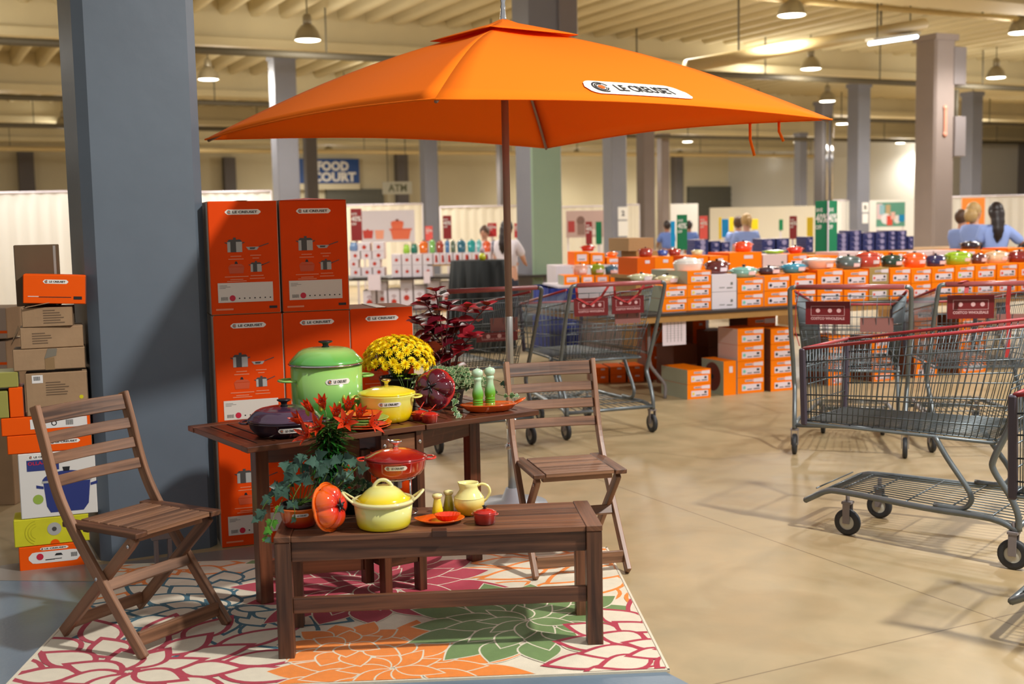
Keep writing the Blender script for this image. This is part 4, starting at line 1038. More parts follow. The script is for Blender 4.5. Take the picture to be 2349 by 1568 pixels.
# --- variegated ivy on the table
p = on_table(1035, .40)
M_iv = leafmat('ivy_green', (92, 128, 84), .4); M_ivc = leafmat('ivy_pale_edge', (196, 206, 160), .45); M_ivd = leafmat('ivy_dark', (52, 88, 64), .4)
def ivy_leaf(mb, c, d, up, L, var):
    if var: leaf(mb, c, d, up, L*1.06, L*1.02, 1, 'ivy', .12, .10); cc = Vector(c)+(Vector(up).normalized()*.0012)+Vector(d).normalized()*L*.06; leaf(mb, cc, d, up, L*.86, L*.78, 0, 'ivy', .12, .10)
    else: leaf(mb, c, d, up, L, L*1.0, random.choice((0, 2)), 'ivy', .15, .12)
IVT = thing('variegated_ivy', 'cream-edged ivy in a grey pot on the table behind the green mills', 'plant', p, 0)
planter(IVT, .048, .060, .075, mat('grey_stone_pot', (104, 104, 100), .7))
mb = MB(); sm = MB()
for i in range(430):
    d = rnd_dir(-.2, 1); c = Vector((d.x*.165*random.uniform(.3, 1)-.005, d.y*.11*random.uniform(.4, 1), .095+d.z*.085*random.uniform(.5, 1)))
    ivy_leaf(mb, c, (d.x, d.y-.5, -.25+random.uniform(-.3, .3)), (random.uniform(-.2, .2), -.75, .7), random.uniform(.022, .036), True)
def trail(pts, n, L, mbl, mbs, var, r=.0015):
    P = smooth_path(pts, 6); mbs.tube(P, r, 5)
    for i in range(n):
        q = P[min(len(P)-1, int((i+.6)/n*len(P)))]; ivy_leaf(mbl, q, (random.uniform(-.8, .8), -.4, random.uniform(-.9, .1)), (random.uniform(-.3, .3), -.9, .35), L*random.uniform(.8, 1.2), var)
lo = Vector(IVT.location)
def loc_t(px, v, dz=.012): q = on_table(px, v); return q-lo+Vector((0, 0, dz))
trail([(0, -.03, .08), loc_t(1050, .22, .07), loc_t(1040, .10, .03), loc_t(1060, .03, .015)], 6, .030, mb, sm, True)
trail([(.02, -.03, .08), loc_t(1100, .28, .09), loc_t(1150, .20, .05), loc_t(1190, .10, .06)], 8, .028, mb, sm, True)
trail([(.05, 0, .09), loc_t(1130, .36, .10), loc_t(1170, .34, .06)], 5, .034, mb, sm, False)
mb.build('foliage', [M_iv, M_ivc, M_ivd], IVT); sm.build('vines', M_stemg, IVT)
# thin green sprig in front of the chrysanthemum pot
p = on_table(935, .42); SG = thing('seedling_sprig', 'few thin pale green round-leaved stems between the yellow oven and the black pot', 'plant', p, 0)
planter(SG, .022, .028, .04, M_plast)
mb = MB(); sm = MB()
for px, py in ((902, 848), (918, 862), (935, 868), (950, 858)):
    q = at_y(px, py, p.y)-p; sm.tube(smooth_path([(0, 0, .038), Vector((q.x*.5, 0, q.z*.7)), q], 3), .001, 5)
    for a in range(4): leaf(mb, q, (math.cos(a*1.57+.4), math.sin(a*1.57+.4), .1), (0, -.3, 1), .016, .016, 0, 'ovate')
mb.build('foliage', leafmat('lime_leaf', (156, 184, 50)), SG); sm.build('stems', M_stemg, SG)
# --- ivy in the orange planter on the bench
IP = thing('ivy_plant', 'large-leaved dark ivy growing out of the orange planter and trailing over the bench end', 'plant', (ivp.x, ivp.y, ivp.z+.0132), 0)
planter(IP, .048, .064, .070, M_plast)
mb = MB(); sm = MB(); o0 = Vector(IP.location)
def ipx(px, py, Y=None): return at_y(px, py, Y or o0.y)-o0
M_ivb = [leafmat('ivy_blue_green', (70, 104, 88), .38, .22), M_ivc, leafmat('ivy_deep_green', (38, 70, 58), .38), leafmat('ivy_bright_green', (84, 150, 44), .38, .2)]
big = [(655, 1062), (690, 1048), (720, 1068), (670, 1088), (705, 1098), (738, 1078), (762, 1060), (790, 1058), (745, 1100), (775, 1085), (652, 1105), (820, 1070), (690, 1070), (805, 1090), (642, 1118), (730, 1052)]
for px, py in big:
    q = ipx(px, py, o0.y+random.uniform(-.04, .05)); sm.tube(smooth_path([(random.uniform(-.02, .02), 0, .06), Vector((q.x*.5, q.y*.5, .10)), q], 3), .0016, 5)
    for _ in range(3):
        leaf(mb, q+rnd_dir()*.012, (random.uniform(-1, 1), -.3, random.uniform(-.8, .5)), (random.uniform(-.3, .3), -1, .35), random.uniform(.034, .050), random.uniform(.036, .048), random.choice((0, 0, 2)), 'ivy', .15, .14)
def tr2(pts, sizes, mi):
    P = smooth_path([ipx(*q) if len(q) == 2 else ipx(q[0], q[1], q[2]) for q in pts], 6); sm.tube(P, .0014, 5)
    for i, L in enumerate(sizes):
        q = P[int((i+.8)/len(sizes)*(len(P)-1))]
        for _ in range(2): leaf(mb, q+rnd_dir()*.006, (random.uniform(-.7, .7), -.3, random.uniform(-1, -.1)), (random.uniform(-.3, .3), -1, .3), L, L*.95, mi if random.random() < .8 else 0, 'ivy', .2, .16)
yb = o0.y-.03
tr2([(668, 1110, yb), (636, 1130, yb), (612, 1150, yb-.02), (596, 1178, yb-.03), (590, 1185, yb-.03)], [.045, .040, .036, .030], 0)
tr2([(665, 1110, yb), (645, 1150, yb), (628, 1185, yb-.07), (618, 1215, yb-.11), (608, 1235, yb-.11)], [.02, .030, .034, .030, .026], 3)
tr2([(690, 1110, yb-.04), (672, 1145, yb-.07), (676, 1170, yb-.08), (676, 1200, yb-.08)], [.03, .02], 3)
mb.build('foliage', M_ivb, IP); sm.build('vines', M_stemg, IP)
# --- lilies
p = on_bench(762, .31)
LI = thing('lily_plant', 'orange-red lilies on whorled green stalks in a grey pot behind the ivy', 'plant', (p.x, p.y, p.z), 0)
planter(LI, .045, .058, .135, mat('grey_stone_pot', (104, 104, 100), .7))
mb = MB(); sm = MB(); o0 = Vector(LI.location); mgl = [leafmat('lily_leaf', (40, 104, 34), .35, .25), leafmat('lily_leaf_dark', (24, 66, 28), .35)]
bl = [(722, 998, .050, 'c'), (712, 1000, .0, 'x'), (700, 965, .05, 'a'), (735, 955, .0, 'a'), (765, 945, .03, 'b'), (790, 965, -.02, 'b'), (820, 960, 0, 'd'), (700, 935, 0, 'a'), (745, 930, 0, 'a')]
stk = [(-.03, 0), (0, -.02), (.03, .01), (.01, .03), (-.01, .03)]
for sx_, sy_ in stk:
    tp = Vector((sx_*1.2, sy_*1.3, .345)); b0 = Vector((sx_*.6, sy_*.6, .12)); sm.tube([b0, tp], .0035, 6)
    for i in range(90):
        t = i/90; q = b0.lerp(tp, t); a = i*2.4; L = lerp(.088, .07, t); leaf(mb, q, (math.cos(a), math.sin(a), .25-.2*(1-t)), (0, 0, 1), L, .0125, random.choice((0, 0, 1)), 'strap', .35, .3)
mb.build('foliage', mgl, LI); sm.build('stems', M_stemg, LI)
M_lil = [mat('lily_petal', (214, 62, 22), .4, var=.2, vscale=40, trans=.25), mat('lily_petal_yellow', (240, 150, 40), .4), mat('lily_anther', (90, 40, 20), .6)]
def lily(c, d, L, openk):
    c = Vector(c); d = Vector(d).normalized(); u = d.orthogonal().normalized(); v = d.cross(u); b = MB()
    for k in range(6):
        a = k*PI/3; rd = u*math.cos(a)+v*math.sin(a); W = L*(.24 if k % 2 else .30); prof = [(0, .10), (.2, .3), (.45, .5), (.7, .42), (.88, .22), (1, 0)]; vs = []; fs = []
        for t, w in prof:
            ct = c+d*(L*(t-.42*openk*t*t))+rd*(L*(.12*t+openk*.85*t**1.9)); s = d.cross(rd)
            vs += [ct+s*(w*W), ct+rd*(.01*L)-d*(.03*L), ct-s*(w*W)]
        for i in range(5): q = 3*i; fs += [(q, q+1, q+4, q+3), (q+1, q+2, q+5, q+4)]
        b.add(vs[:], fs[:1*2], 1, True); b.add(vs[:], fs[2:], 0, True)
    for k in range(5):
        a = k*2*PI/5; rd = u*math.cos(a)+v*math.sin(a); b.tube([c, c+d*L*.6+rd*L*.12], .0009, 4); b.ball(c+d*L*.62+rd*L*.13, .003, 6, 4, 2)
    return b
for px, py, dy, kind in ((716, 1002, -.04, 'open'), (738, 985, -.02, 'open'), (700, 975, 0, 'half'), (770, 962, 0, 'half'), (790, 975, -.03, 'open'), (818, 962, 0, 'half'), (745, 940, .02, 'half'), (722, 948, 0, 'bud2'), (795, 945, .02, 'half'), (842, 975, -.02, 'open')):
    q = at_y(px, py, o0.y+dy)-o0
    dd = Vector(((px-765)/110+random.uniform(-.2, .2), -.55, .7 if kind != 'open' else .35))
    lily(q, dd, .078, {'open': .62, 'half': .26, 'bud2': .10}[kind]).build('blossom', M_lil, LI)
    sm2 = MB(); sm2.tube(smooth_path([Vector((q.x*.4, .0, .32)), q.lerp(Vector((0, 0, .34)), .3), q], 3), .0022, 5); sm2.build('blossom_stalk', M_stemg, LI)
M_bud = mat('lily_bud', (168, 176, 52), .45, var=.15, vscale=60)
for px, py in ((705, 945), (728, 968), (712, 985), (778, 930), (788, 915), (815, 935), (735, 935)):
    q = at_y(px, py, o0.y)-o0; b = MB(); d = Vector(((px-760)/200, -.1, 1)).normalized(); b.tube([q-d*.016, q-d*.010, q, q+d*.012, q+d*.017], [.002, .006, .0075, .005, .001], 8); b.build('bud', M_bud, LI)
# --- small variegated ivy between lilies and stand
p = on_bench(812, .325); SI = thing('small_ivy', 'little variegated ivy in a black pot left of the wire stand', 'plant', p, 0)
planter(SI, .034, .044, .08, M_plast); mb = MB()
for i in range(110):
    d = rnd_dir(-.1, 1); ivy_leaf(mb, Vector((d.x*.065, d.y*.05, .088+d.z*.035)), (d.x, d.y-.5, random.uniform(-.4, .3)), (0, -.8, .6), random.uniform(.020, .030), i % 2 == 0)
mb.build('foliage', [M_iv, M_ivc, M_ivd], SI)
# ================================================================== BIG ORANGE CARTONS
M_ocard = mat('orange_carton', (222, 68, 0), .6, spec=.15, var=.04, vscale=6); M_ocards = mat('pale_carton_side', (176, 160, 148), .8)
M_brown = mat('brown_cardboard', (158, 128, 96), .85, var=.08, vscale=9, bump=.1, bscale=40); M_brownd = mat('dark_brown_cardboard', (96, 76, 54), .85, var=.08, vscale=9)
M_tape = mat('packing_tape', (140, 112, 78), .3); M_gtape = mat('grey_tape', (150, 146, 140), .35)
M_silver = mat('printed_silver', (170, 168, 164), .5); M_dgrey = mat('printed_dark_grey', (70, 66, 64), .5); M_dred = mat('printed_terracotta', (196, 78, 40), .5)
M_sticker = mat('pale_sticker', (214, 206, 196), .55)
def carton(name, label, cat, x0, w, z, h, dep, p0, yaw, front, side, top, group=None, bev=.003, dv=0, skew=0, part='body'):
    """carton whose front face starts at distance x0 along the line through p0"""
    c, s = math.cos(yaw), math.sin(yaw); o = Vector((p0[0]+x0*c-dv*s, p0[1]+x0*s+dv*c, z))
    r = thing(name, label, cat, o, yaw+skew, group); mb = MB(); mb.box((w/2, dep/2, h/2), (w, dep, h)); mb.m = [2, 2, 0, 1, 1, 1]
    mb.build(part, [front, side, top], r, bevel=bev); return r
def ffn(x, z, y=0): return plane_fn((x, y, z), (1, 0, 0), (0, 0, 1))
def bigprint(r, w, h):
    badge('maker_plate', ffn(w*.5, h-.052), .165, .024, r)
    mb = MB(); fn = ffn(0, 0); e = .0012
    def pot_icon(cx, cy, s, kind):
        if kind == 'stock':
            mb.flat([(cx-.034*s, cy-.026*s), (cx+.034*s, cy-.026*s), (cx+.034*s, cy+.022*s), (cx-.034*s, cy+.022*s)], fn, e, 0); mb.flat([(cx-.020*s, cy-.026*s), (cx+.006*s, cy-.026*s), (cx+.006*s, cy+.022*s), (cx-.020*s, cy+.022*s)], fn, e*1.3, 1)
            mb.flat([(cx-.036*s, cy+.022*s), (cx+.036*s, cy+.022*s), (cx+.026*s, cy+.033*s), (cx-.026*s, cy+.033*s)], fn, e, 1); mb.flat([(cx-.006*s, cy+.033*s), (cx+.006*s, cy+.033*s), (cx+.007*s, cy+.042*s), (cx-.007*s, cy+.042*s)], fn, e, 1)
            for q in (-1, 1): mb.flat([(cx+q*.034*s, cy+.012*s), (cx+q*.046*s, cy+.018*s), (cx+q*.046*s, cy+.022*s), (cx+q*.034*s, cy+.018*s)][::q], fn, e, 1)
        elif kind == 'pan':
            mb.flat([(cx-.022*s, cy-.010*s), (cx+.022*s, cy-.010*s), (cx+.034*s, cy+.006*s), (cx-.034*s, cy+.006*s)], fn, e, 0); mb.flat([(cx-.014*s, cy-.006*s), (cx+.010*s, cy-.006*s), (cx+.016*s, cy+.003*s), (cx-.016*s, cy+.003*s)], fn, e*1.3, 1)
            mb.flat([(cx+.030*s, cy+.003*s), (cx+.084*s, cy+.020*s), (cx+.084*s, cy+.025*s), (cx+.032*s, cy+.008*s)], fn, e, 1)
        elif kind == 'oven':
            mb.flat([(cx-.032*s, cy-.022*s), (cx+.032*s, cy-.022*s), (cx+.037*s, cy+.008*s), (cx-.037*s, cy+.008*s)], fn, e, 2); mb.flat([(cx-.037*s, cy+.010*s), (cx+.037*s, cy+.010*s), (cx+.024*s, cy+.022*s), (cx-.024*s, cy+.022*s)], fn, e, 2); mb.flat([(cx-.008*s, cy+.022*s), (cx+.008*s, cy+.022*s), (cx+.004*s, cy+.034*s), (cx-.004*s, cy+.034*s)], fn, e, 3)
    pot_icon(w*.365, h*.60, 1, 'stock'); pot_icon(w*.62, h*.585, .9, 'pan'); pot_icon(w*.375, h*.405, 1, 'oven'); pot_icon(w*.66, h*.41, .75, 'stock'); mb.flat([(w*.73, h*.425), (w*.86, h*.455), (w*.86, h*.462), (w*.73, h*.432)], fn, e, 1)
    for cx, cy, ww in ((w*.375, h*.515, .05), (w*.375, h*.49, .07), (w*.66, h*.52, .05), (w*.66, h*.495, .03), (w*.375, h*.335, .11), (w*.375, h*.31, .06), (w*.375, h*.295, .09), (w*.67, h*.34, .06), (w*.67, h*.315, .07)):
        mb.flat([(cx-ww/2, cy-.0018), (cx+ww/2, cy-.0018), (cx+ww/2, cy+.0018), (cx-ww/2, cy+.0018)], fn, e, 4)
    mb.flat([(.02, .022), (.10, .022), (.10, .030), (.02, .030)], fn, e, 4); mb.flat([(w-.055, .024), (w-.018, .024), (w-.018, .036), (w-.055, .036)], fn, e, 3)
    mb.build('printed_pictures', [M_silver, M_dgrey, M_dred, M_black_print, mat('faded_print', (226, 140, 104), .6)], r)
    mb = MB(); x0, x1, z0, z1 = .032, w-.035, .058, .150
    mb.flat([(x0, z0), (x1, z0), (x1, z1), (x0, z1)], fn, e*1.4, 0)
    for k in range(9): mb.flat([(x0+.014+k*.0035, z0+.010), (x0+.016+k*.0035-(k % 2)*.001, z0+.010), (x0+.016+k*.0035-(k % 2)*.001, z0+.026), (x0+.014+k*.0035, z0+.026)], fn, e*1.8, 1)
    ring(mb, fn, x0+.066, z0+.020, .0001, .014, 0, 2*PI, e*1.9, 2)
    for k in range(7): ring(mb, fn, x0+.098+k*.024, z0+.018, .0001, .0036, 0, 2*PI, e*1.8, 1, 8)
    for k, ww in enumerate((.035, .05, .028)): mb.flat([(x0+.008, z1-.014-k*.006), (x0+.008+ww, z1-.014-k*.006), (x0+.008+ww, z1-.012-k*.006), (x0+.008, z1-.012-k*.006)], fn, e*1.8, 3)
    mb.build('info_sticker', [M_sticker, M_black_print, M_red_print, M_grey_print], r)
P0 = (-1.402, 5.60); YW = R(20)
names = {(0, 2): 'top carton of the left tall orange stack beside the grey column', (0, 1): 'middle carton of the left tall orange stack beside the grey column', (0, 0): 'bottom carton of the left tall orange stack beside the grey column',
         (1, 2): 'top carton of the second tall orange stack, left of the poster', (1, 1): 'second-tier orange carton directly behind the green stock pot', (1, 0): 'floor-level orange carton seen under the table between its legs',
         (2, 1): 'top carton of the shorter right orange stack behind the yellow flowers', (2, 0): 'bottom carton of the shorter right orange stack, behind the table'}
ZT = [(0, .556), (.557, .556), (1.114, .532)]
for (c_, t_), lab in names.items():
    x0 = (0.0, .331, .656)[c_]+(.004 if t_ == 1 and c_ == 0 else 0)+(.002 if t_ == 2 and c_ == 1 else 0); w_ = .323 if c_ < 2 else .316
    z0, h_ = ZT[t_]
    if c_ == 2 and t_ == 1: h_ = .560
    r = carton('orange_carton', lab, 'box', x0, w_, z0, h_-.001, .335, P0, YW, M_ocard, M_ocards, M_brown, 'tall orange cookware cartons', .004)
    bigprint(r, w_, h_)
    if t_ == 2 or (c_ == 2 and t_ == 1):
        mb = MB(); L_ = .165
        mb.beam((w_/2, .0, h_+.001), (w_/2, .335, h_+.001), .05, .0015); mb.build('tape', M_tape, r)
    if c_ == 1 and t_ == 2:
        mb = MB(); mb.add([(0, 0, h_), (w_, 0, h_), (w_*.45, .10, h_+.012), (w_*.45, .11, h_+.012), (0, .335, h_), (w_, .335, h_)], [(0, 1, 2), (2, 1, 5, 3), (3, 5, 4), (0, 2, 3, 4)]); mb.build('lid_flap', M_ocard, r)

# ================================================================== STACK OF BOXES LEFT OF THE COLUMN
SP0 = (-2.222, 5.278); SY = R(20)
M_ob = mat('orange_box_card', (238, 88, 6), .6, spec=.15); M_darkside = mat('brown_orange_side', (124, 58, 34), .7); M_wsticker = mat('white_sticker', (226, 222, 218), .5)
M_olive = mat('olive_box', (150, 146, 70), .6); M_lime = mat('lime_printed_box', (206, 200, 34), .45, var=.1, vscale=10); M_navyp = mat('navy_pot_print', (44, 56, 120), .4); M_wbox = mat('white_box_card', (222, 218, 212), .5)
def textblock(r, x, z, w, n=5, m=None, e=.001):
    mb = MB(); fn = ffn(x, z)
    for k in range(n):
        ww = w*(1 if k else .75)*random.uniform(.7, 1); mb.flat([(0, -k*.011), (ww, -k*.011), (ww, -k*.011+.0045), (0, -k*.011+.0045)], fn, e, 0)
    mb.build('printed_lines', m or mat('faint_ink', (104, 82, 60), .7), r)
SG_ = 'boxes stacked beside the big column'
def sbox(lab, x0, x1, z0, z1, dep, fr, sd, tp, skew=0, dv=0, name='cardboard_box'):
    dep = min(dep, .17)
    return carton(name, lab, 'box', x0, x1-x0, z0, z1-z0-.001, dep, SP0, SY, fr, sd, tp, SG_, .003, dv, skew)
r = sbox('orange box with white sticker at the very bottom of the mixed stack', -.015, .262, 0, .110, .24, M_ob, M_darkside, M_ob, R(-1), name='orange_box')
mb = MB(); fn = ffn(.15, .055); pill_mesh(mb, fn, .22, .052, .001, 0); ring(mb, fn, -.062, .004, .0001, .015, 0, 2*PI, .0018, 2); mb.flat([(.0, -.012), (.03, -.012), (.03, -.009), (.0, -.009)], fn, .0018, 1); mb.flat([(-.04, -.014), (.0, -.014), (.0, -.010), (-.04, -.010)], fn, .0018, 1)
for k in range(7): mb.flat([(.07+k*.004, -.008), (.072+k*.004, -.008), (.072+k*.004, .012), (.07+k*.004, .012)], fn, .0018, 1)
mb.flat([(.0, .004), (.035, .004), (.028, .014), (.007, .014)], fn, .0018, 1); mb.build('sticker', [M_wsticker, M_black_print, M_red_print], r)
badge('maker_plate', ffn(.15, .094), .12, .013, r)
r = sbox('lime green printed box with a round steel lid picture in the mixed stack', -.030, .290, .111, .236, .25, M_lime, M_brownd, M_lime, name='lime_box')
mb = MB(); fn = ffn(.17, .060); ring(mb, fn, 0, .010, .0001, .030, 0, 2*PI, .001, 0); ring(mb, fn, 0, .010, .0001, .010, 0, 2*PI, .0016, 1); 
for rr in (.06, .085, .11): ring(mb, fn, -.07, .0, rr*.48, rr*.5, R(100), R(250), .001, 2)
ring(mb, fn, 0, -.058, .0001, .020, 0, PI, .001, 3); mb.build('printed_picture', [M_silver, M_dgrey, mat('olive_line', (176, 168, 20), .5), M_ob], r)
r = sbox('white box printed with a blue pot in the mixed stack', .005, .330, .237, .534, .26, M_wbox, M_wbox, M_wbox, name='white_box')
mb = MB(); fn = ffn(.20, .13); mb.flat([(-.075, -.11), (.065, -.11), (.088, -.08), (.10, .03), (-.10, .03), (-.09, -.08)], fn, .001, 0); mb.flat([(.105*math.cos(q*PI/14), .032+.046*math.sin(q*PI/14)) for q in range(15)], fn, .001, 0); mb.flat([(-.105, .026), (.105, .026), (.105, .036), (-.105, .036)], fn, .0016, 1); mb.flat([(-.012, .075), (.012, .075), (.016, .095), (-.016, .095)], fn, .001, 2)
for q in (-1, 1): mb.flat([(q*.10, .0), (q*.13, .006), (q*.13, .02), (q*.10, .012)][::q], fn, .001, 0)
mb.flat([(-.165, .085), (-.03, .085), (-.03, .135), (-.165, .135)], fn, .001, 0); add_text(mb, 'OLLA-C', fn, -.16, .112, .085, .016, .0016, 3); ring(mb, fn, -.125, -.045, .0001, .022, 0, 2*PI, .001, 4)
mb.build('printed_pot', [M_navyp, M_silver, M_black_print, M_red_print, mat('green_dot', (150, 176, 70), .5)], r); badge('maker_plate', ffn(.10, .278), .12, .018, r)
mb = MB(); fn = plane_fn((0, .13, .14), (0, -1, 0), (0, 0, 1)); mb.flat([(-.10, -.13), (.08, -.13), (.10, .06), (-.08, .08)], fn, .001, 0); mb.build('side_picture', M_darkside, r)
r = sbox('lower of the two flat orange boxes in the mixed stack', -.035, .322, .535, .618, .25, M_ob, M_brownd, M_ob, R(1), name='orange_box'); badge('maker_plate', ffn(.24, .042), .13, .018, r)
r = sbox('upper of the two flat orange boxes, with a white sticker, in the mixed stack', -.055, .320, .619, .700, .25, M_ob, M_darkside, M_ob, name='orange_box')
mb = MB(); fn = ffn(.25, .045); mb.flat([(-.13, -.022), (.11, -.022), (.11, .022), (-.13, .022)], fn, .001, 0); 
for k in range(8): mb.flat([(.02+k*.004, -.012), (.022+k*.004, -.012), (.022+k*.004, .012), (.02+k*.004, .012)], fn, .0016, 1)
ring(mb, fn, -.03, 0, .008, .012, 0, 2*PI, .0016, 1); mb.build('sticker', [M_wsticker, M_black_print], r)
r = sbox('brown cardboard box with a barcode label and a yellow dot', .055, .316, .701, .893, .22, M_brown, M_brownd, M_brown, R(-1))
mb = MB(); fn = ffn(.05, .165); mb.flat([(-.022, -.018), (.024, -.018), (.024, .018), (-.022, .018)], fn, .001, 0)
for k in range(7): mb.flat([(-.014+k*.004, -.006), (-.012+k*.004, -.006), (-.012+k*.004, .012), (-.014+k*.004, .012)], fn, .0016, 1)
mb.build('barcode_label', [M_wsticker, M_black_print], r); textblock(r, .085, .145, .10, 6)
mb = MB(); ring(mb, ffn(.232, .075), 0, 0, .0001, .009, 0, 2*PI, .001, 0, 14); mb.build('dot', mat('yellow_dot', (206, 196, 20), .5), r)
r = sbox('narrow upright orange box left of the barcode box', -.016, .044, .701, .835, .20, M_ob, M_darkside, M_ob, name='orange_box')
r = sbox('upright olive green box behind the narrow orange box', -.105, -.020, .701, .822, .20, M_olive, M_olive, M_olive, name='olive_box')
r = sbox('olive green box lying on the upright olive box', -.120, .026, .836, .905, .20, M_olive, M_olive, M_olive, name='olive_box')
r = sbox('torn brown cardboard box with a ripped hole and tape across it', .010, .312, .906, 1.002, .25, M_brown, M_brownd, M_brown, R(-1))
mb = MB(); fn = ffn(.15, .0); mb.flat([(-.018, 0), (.022, 0), (.022, .055), (-.018, .05)], fn, .001, 0); mb.flat([(-.02, .05), (.03, .062), (.036, .095), (-.004, .095)], fn, .0012, 1); mb.build('torn_tape', [M_tape, mat('inner_grey', (120, 112, 98), .8)], r)
r = sbox('brown cardboard box above the torn one with a hanging side flap', .045, .310, 1.003, 1.098, .24, M_brown, M_brownd, M_brown, R(1)); textblock(r, .05, .065, .09, 5)
mb = MB(); mb.add([(0, 0, .09), (-.035, .01, .03), (-.045, .16, .0), (-.01, .22, .09), (0, .002, .09), (-.037, .012, .03), (-.047, .162, .0), (-.012, .222, .09)], [(0, 1, 2, 3), (7, 6, 5, 4)]); mb.build('flap', M_brown, r)
r = sbox('brown cardboard box directly below the tilted orange box', .056, .270, 1.099, 1.186, .23, M_brown, M_brownd, M_brown, R(-3)); textblock(r, .09, .070, .09, 6)
mb = MB(); mb.beam((.02, .03, .090), (.12, .03, .108), .10, .003, up=(0, 0, 1)); mb.build('open_flap', M_brown, r)
r = carton('orange_box', 'orange box with maker plate perched near the top of the mixed stack', 'box', .066, .262, 1.196, .128, .125, SP0, SY, M_ob, M_darkside, M_ob, SG_, .003, -.02, R(-2))
r.rotation_euler = (0, R(3), r.rotation_euler.z); r.location.z += .012; badge('maker_plate', ffn(.135, .098), .105, .018, r)
mb = MB(); fn = ffn(0, 0); mb.flat([(.02, .030), (.065, .030), (.065, .033), (.02, .033)], fn, .001, 1); mb.flat([(.065, .028), (.20, .028), (.20, .031), (.065, .031)], fn, .001, 0); mb.flat([(.21, .020), (.245, .020), (.245, .034), (.21, .034)], fn, .001, 0); mb.build('printed_line', [M_black_print, M_wsticker], r)
r = carton('cardboard_box', 'dark brown carton with a grey tape strip behind the topmost orange box', 'box', .035, .19, 1.187, .275, .09, SP0, SY, M_brownd, M_brownd, M_brownd, SG_, .003, .115, 0)
mb = MB(); mb.flat([(.165, 0), (.176, 0), (.176, .27), (.165, .27)], ffn(0, 0), .001, 0); mb.build('tape', M_gtape, r)
r.location.z = 1.187
# grey-white cartons at the far left edge
for k, (zt, zb) in enumerate(((705, 778), (782, 850))):
    a_, b_ = at_y(-60, zb, 6.6), at_y(13, zt, 6.6)
    r = carton('pale_carton', ('upper', 'lower')[k]+' pale brown carton with an orange line cut by the left picture edge', 'box', a_.x, b_.x-a_.x, a_.z if k == 0 else a_.z, b_.z-a_.z-.002, .3, (0, 6.6), 0, mat('pinkish_carton', (168, 146, 130), .8), M_brown, M_brown, 'pale cartons at the left edge')
    mb = MB(); mb.flat([(0, .03), (b_.x-a_.x, .03), (b_.x-a_.x, .045), (0, .045)], ffn(0, 0), .001, 0); mb.build('printed_line', M_ob, r)
    zlow = a_.z
r = carton('pale_carton', 'bottom carton of the pale pair at the left picture edge, mostly outside the frame', 'box', at_y(-60, 800, 6.6).x, .175, 0, zlow-.002, .3, (0, 6.6), 0, M_brown, M_brown, M_brown, 'pale cartons at the left edge')

# metal bracket at the foot of the big column
t = thing('wall_bracket', 'small grey metal bracket at the foot of the big slate column', 'bracket', at_z(385, 1290)+Vector((-.01, -.03, 0)), ROOM)
mb = MB(); mb.box((0, .0, .135), (.10, .03, .03)); mb.build('plate', M_elec, t, bevel=.002)
for x in (-.03, .03): mb = MB(); mb.box((x, .0, .06), (.018, .03, .12)); mb.build('leg', M_elec, t, bevel=.002)

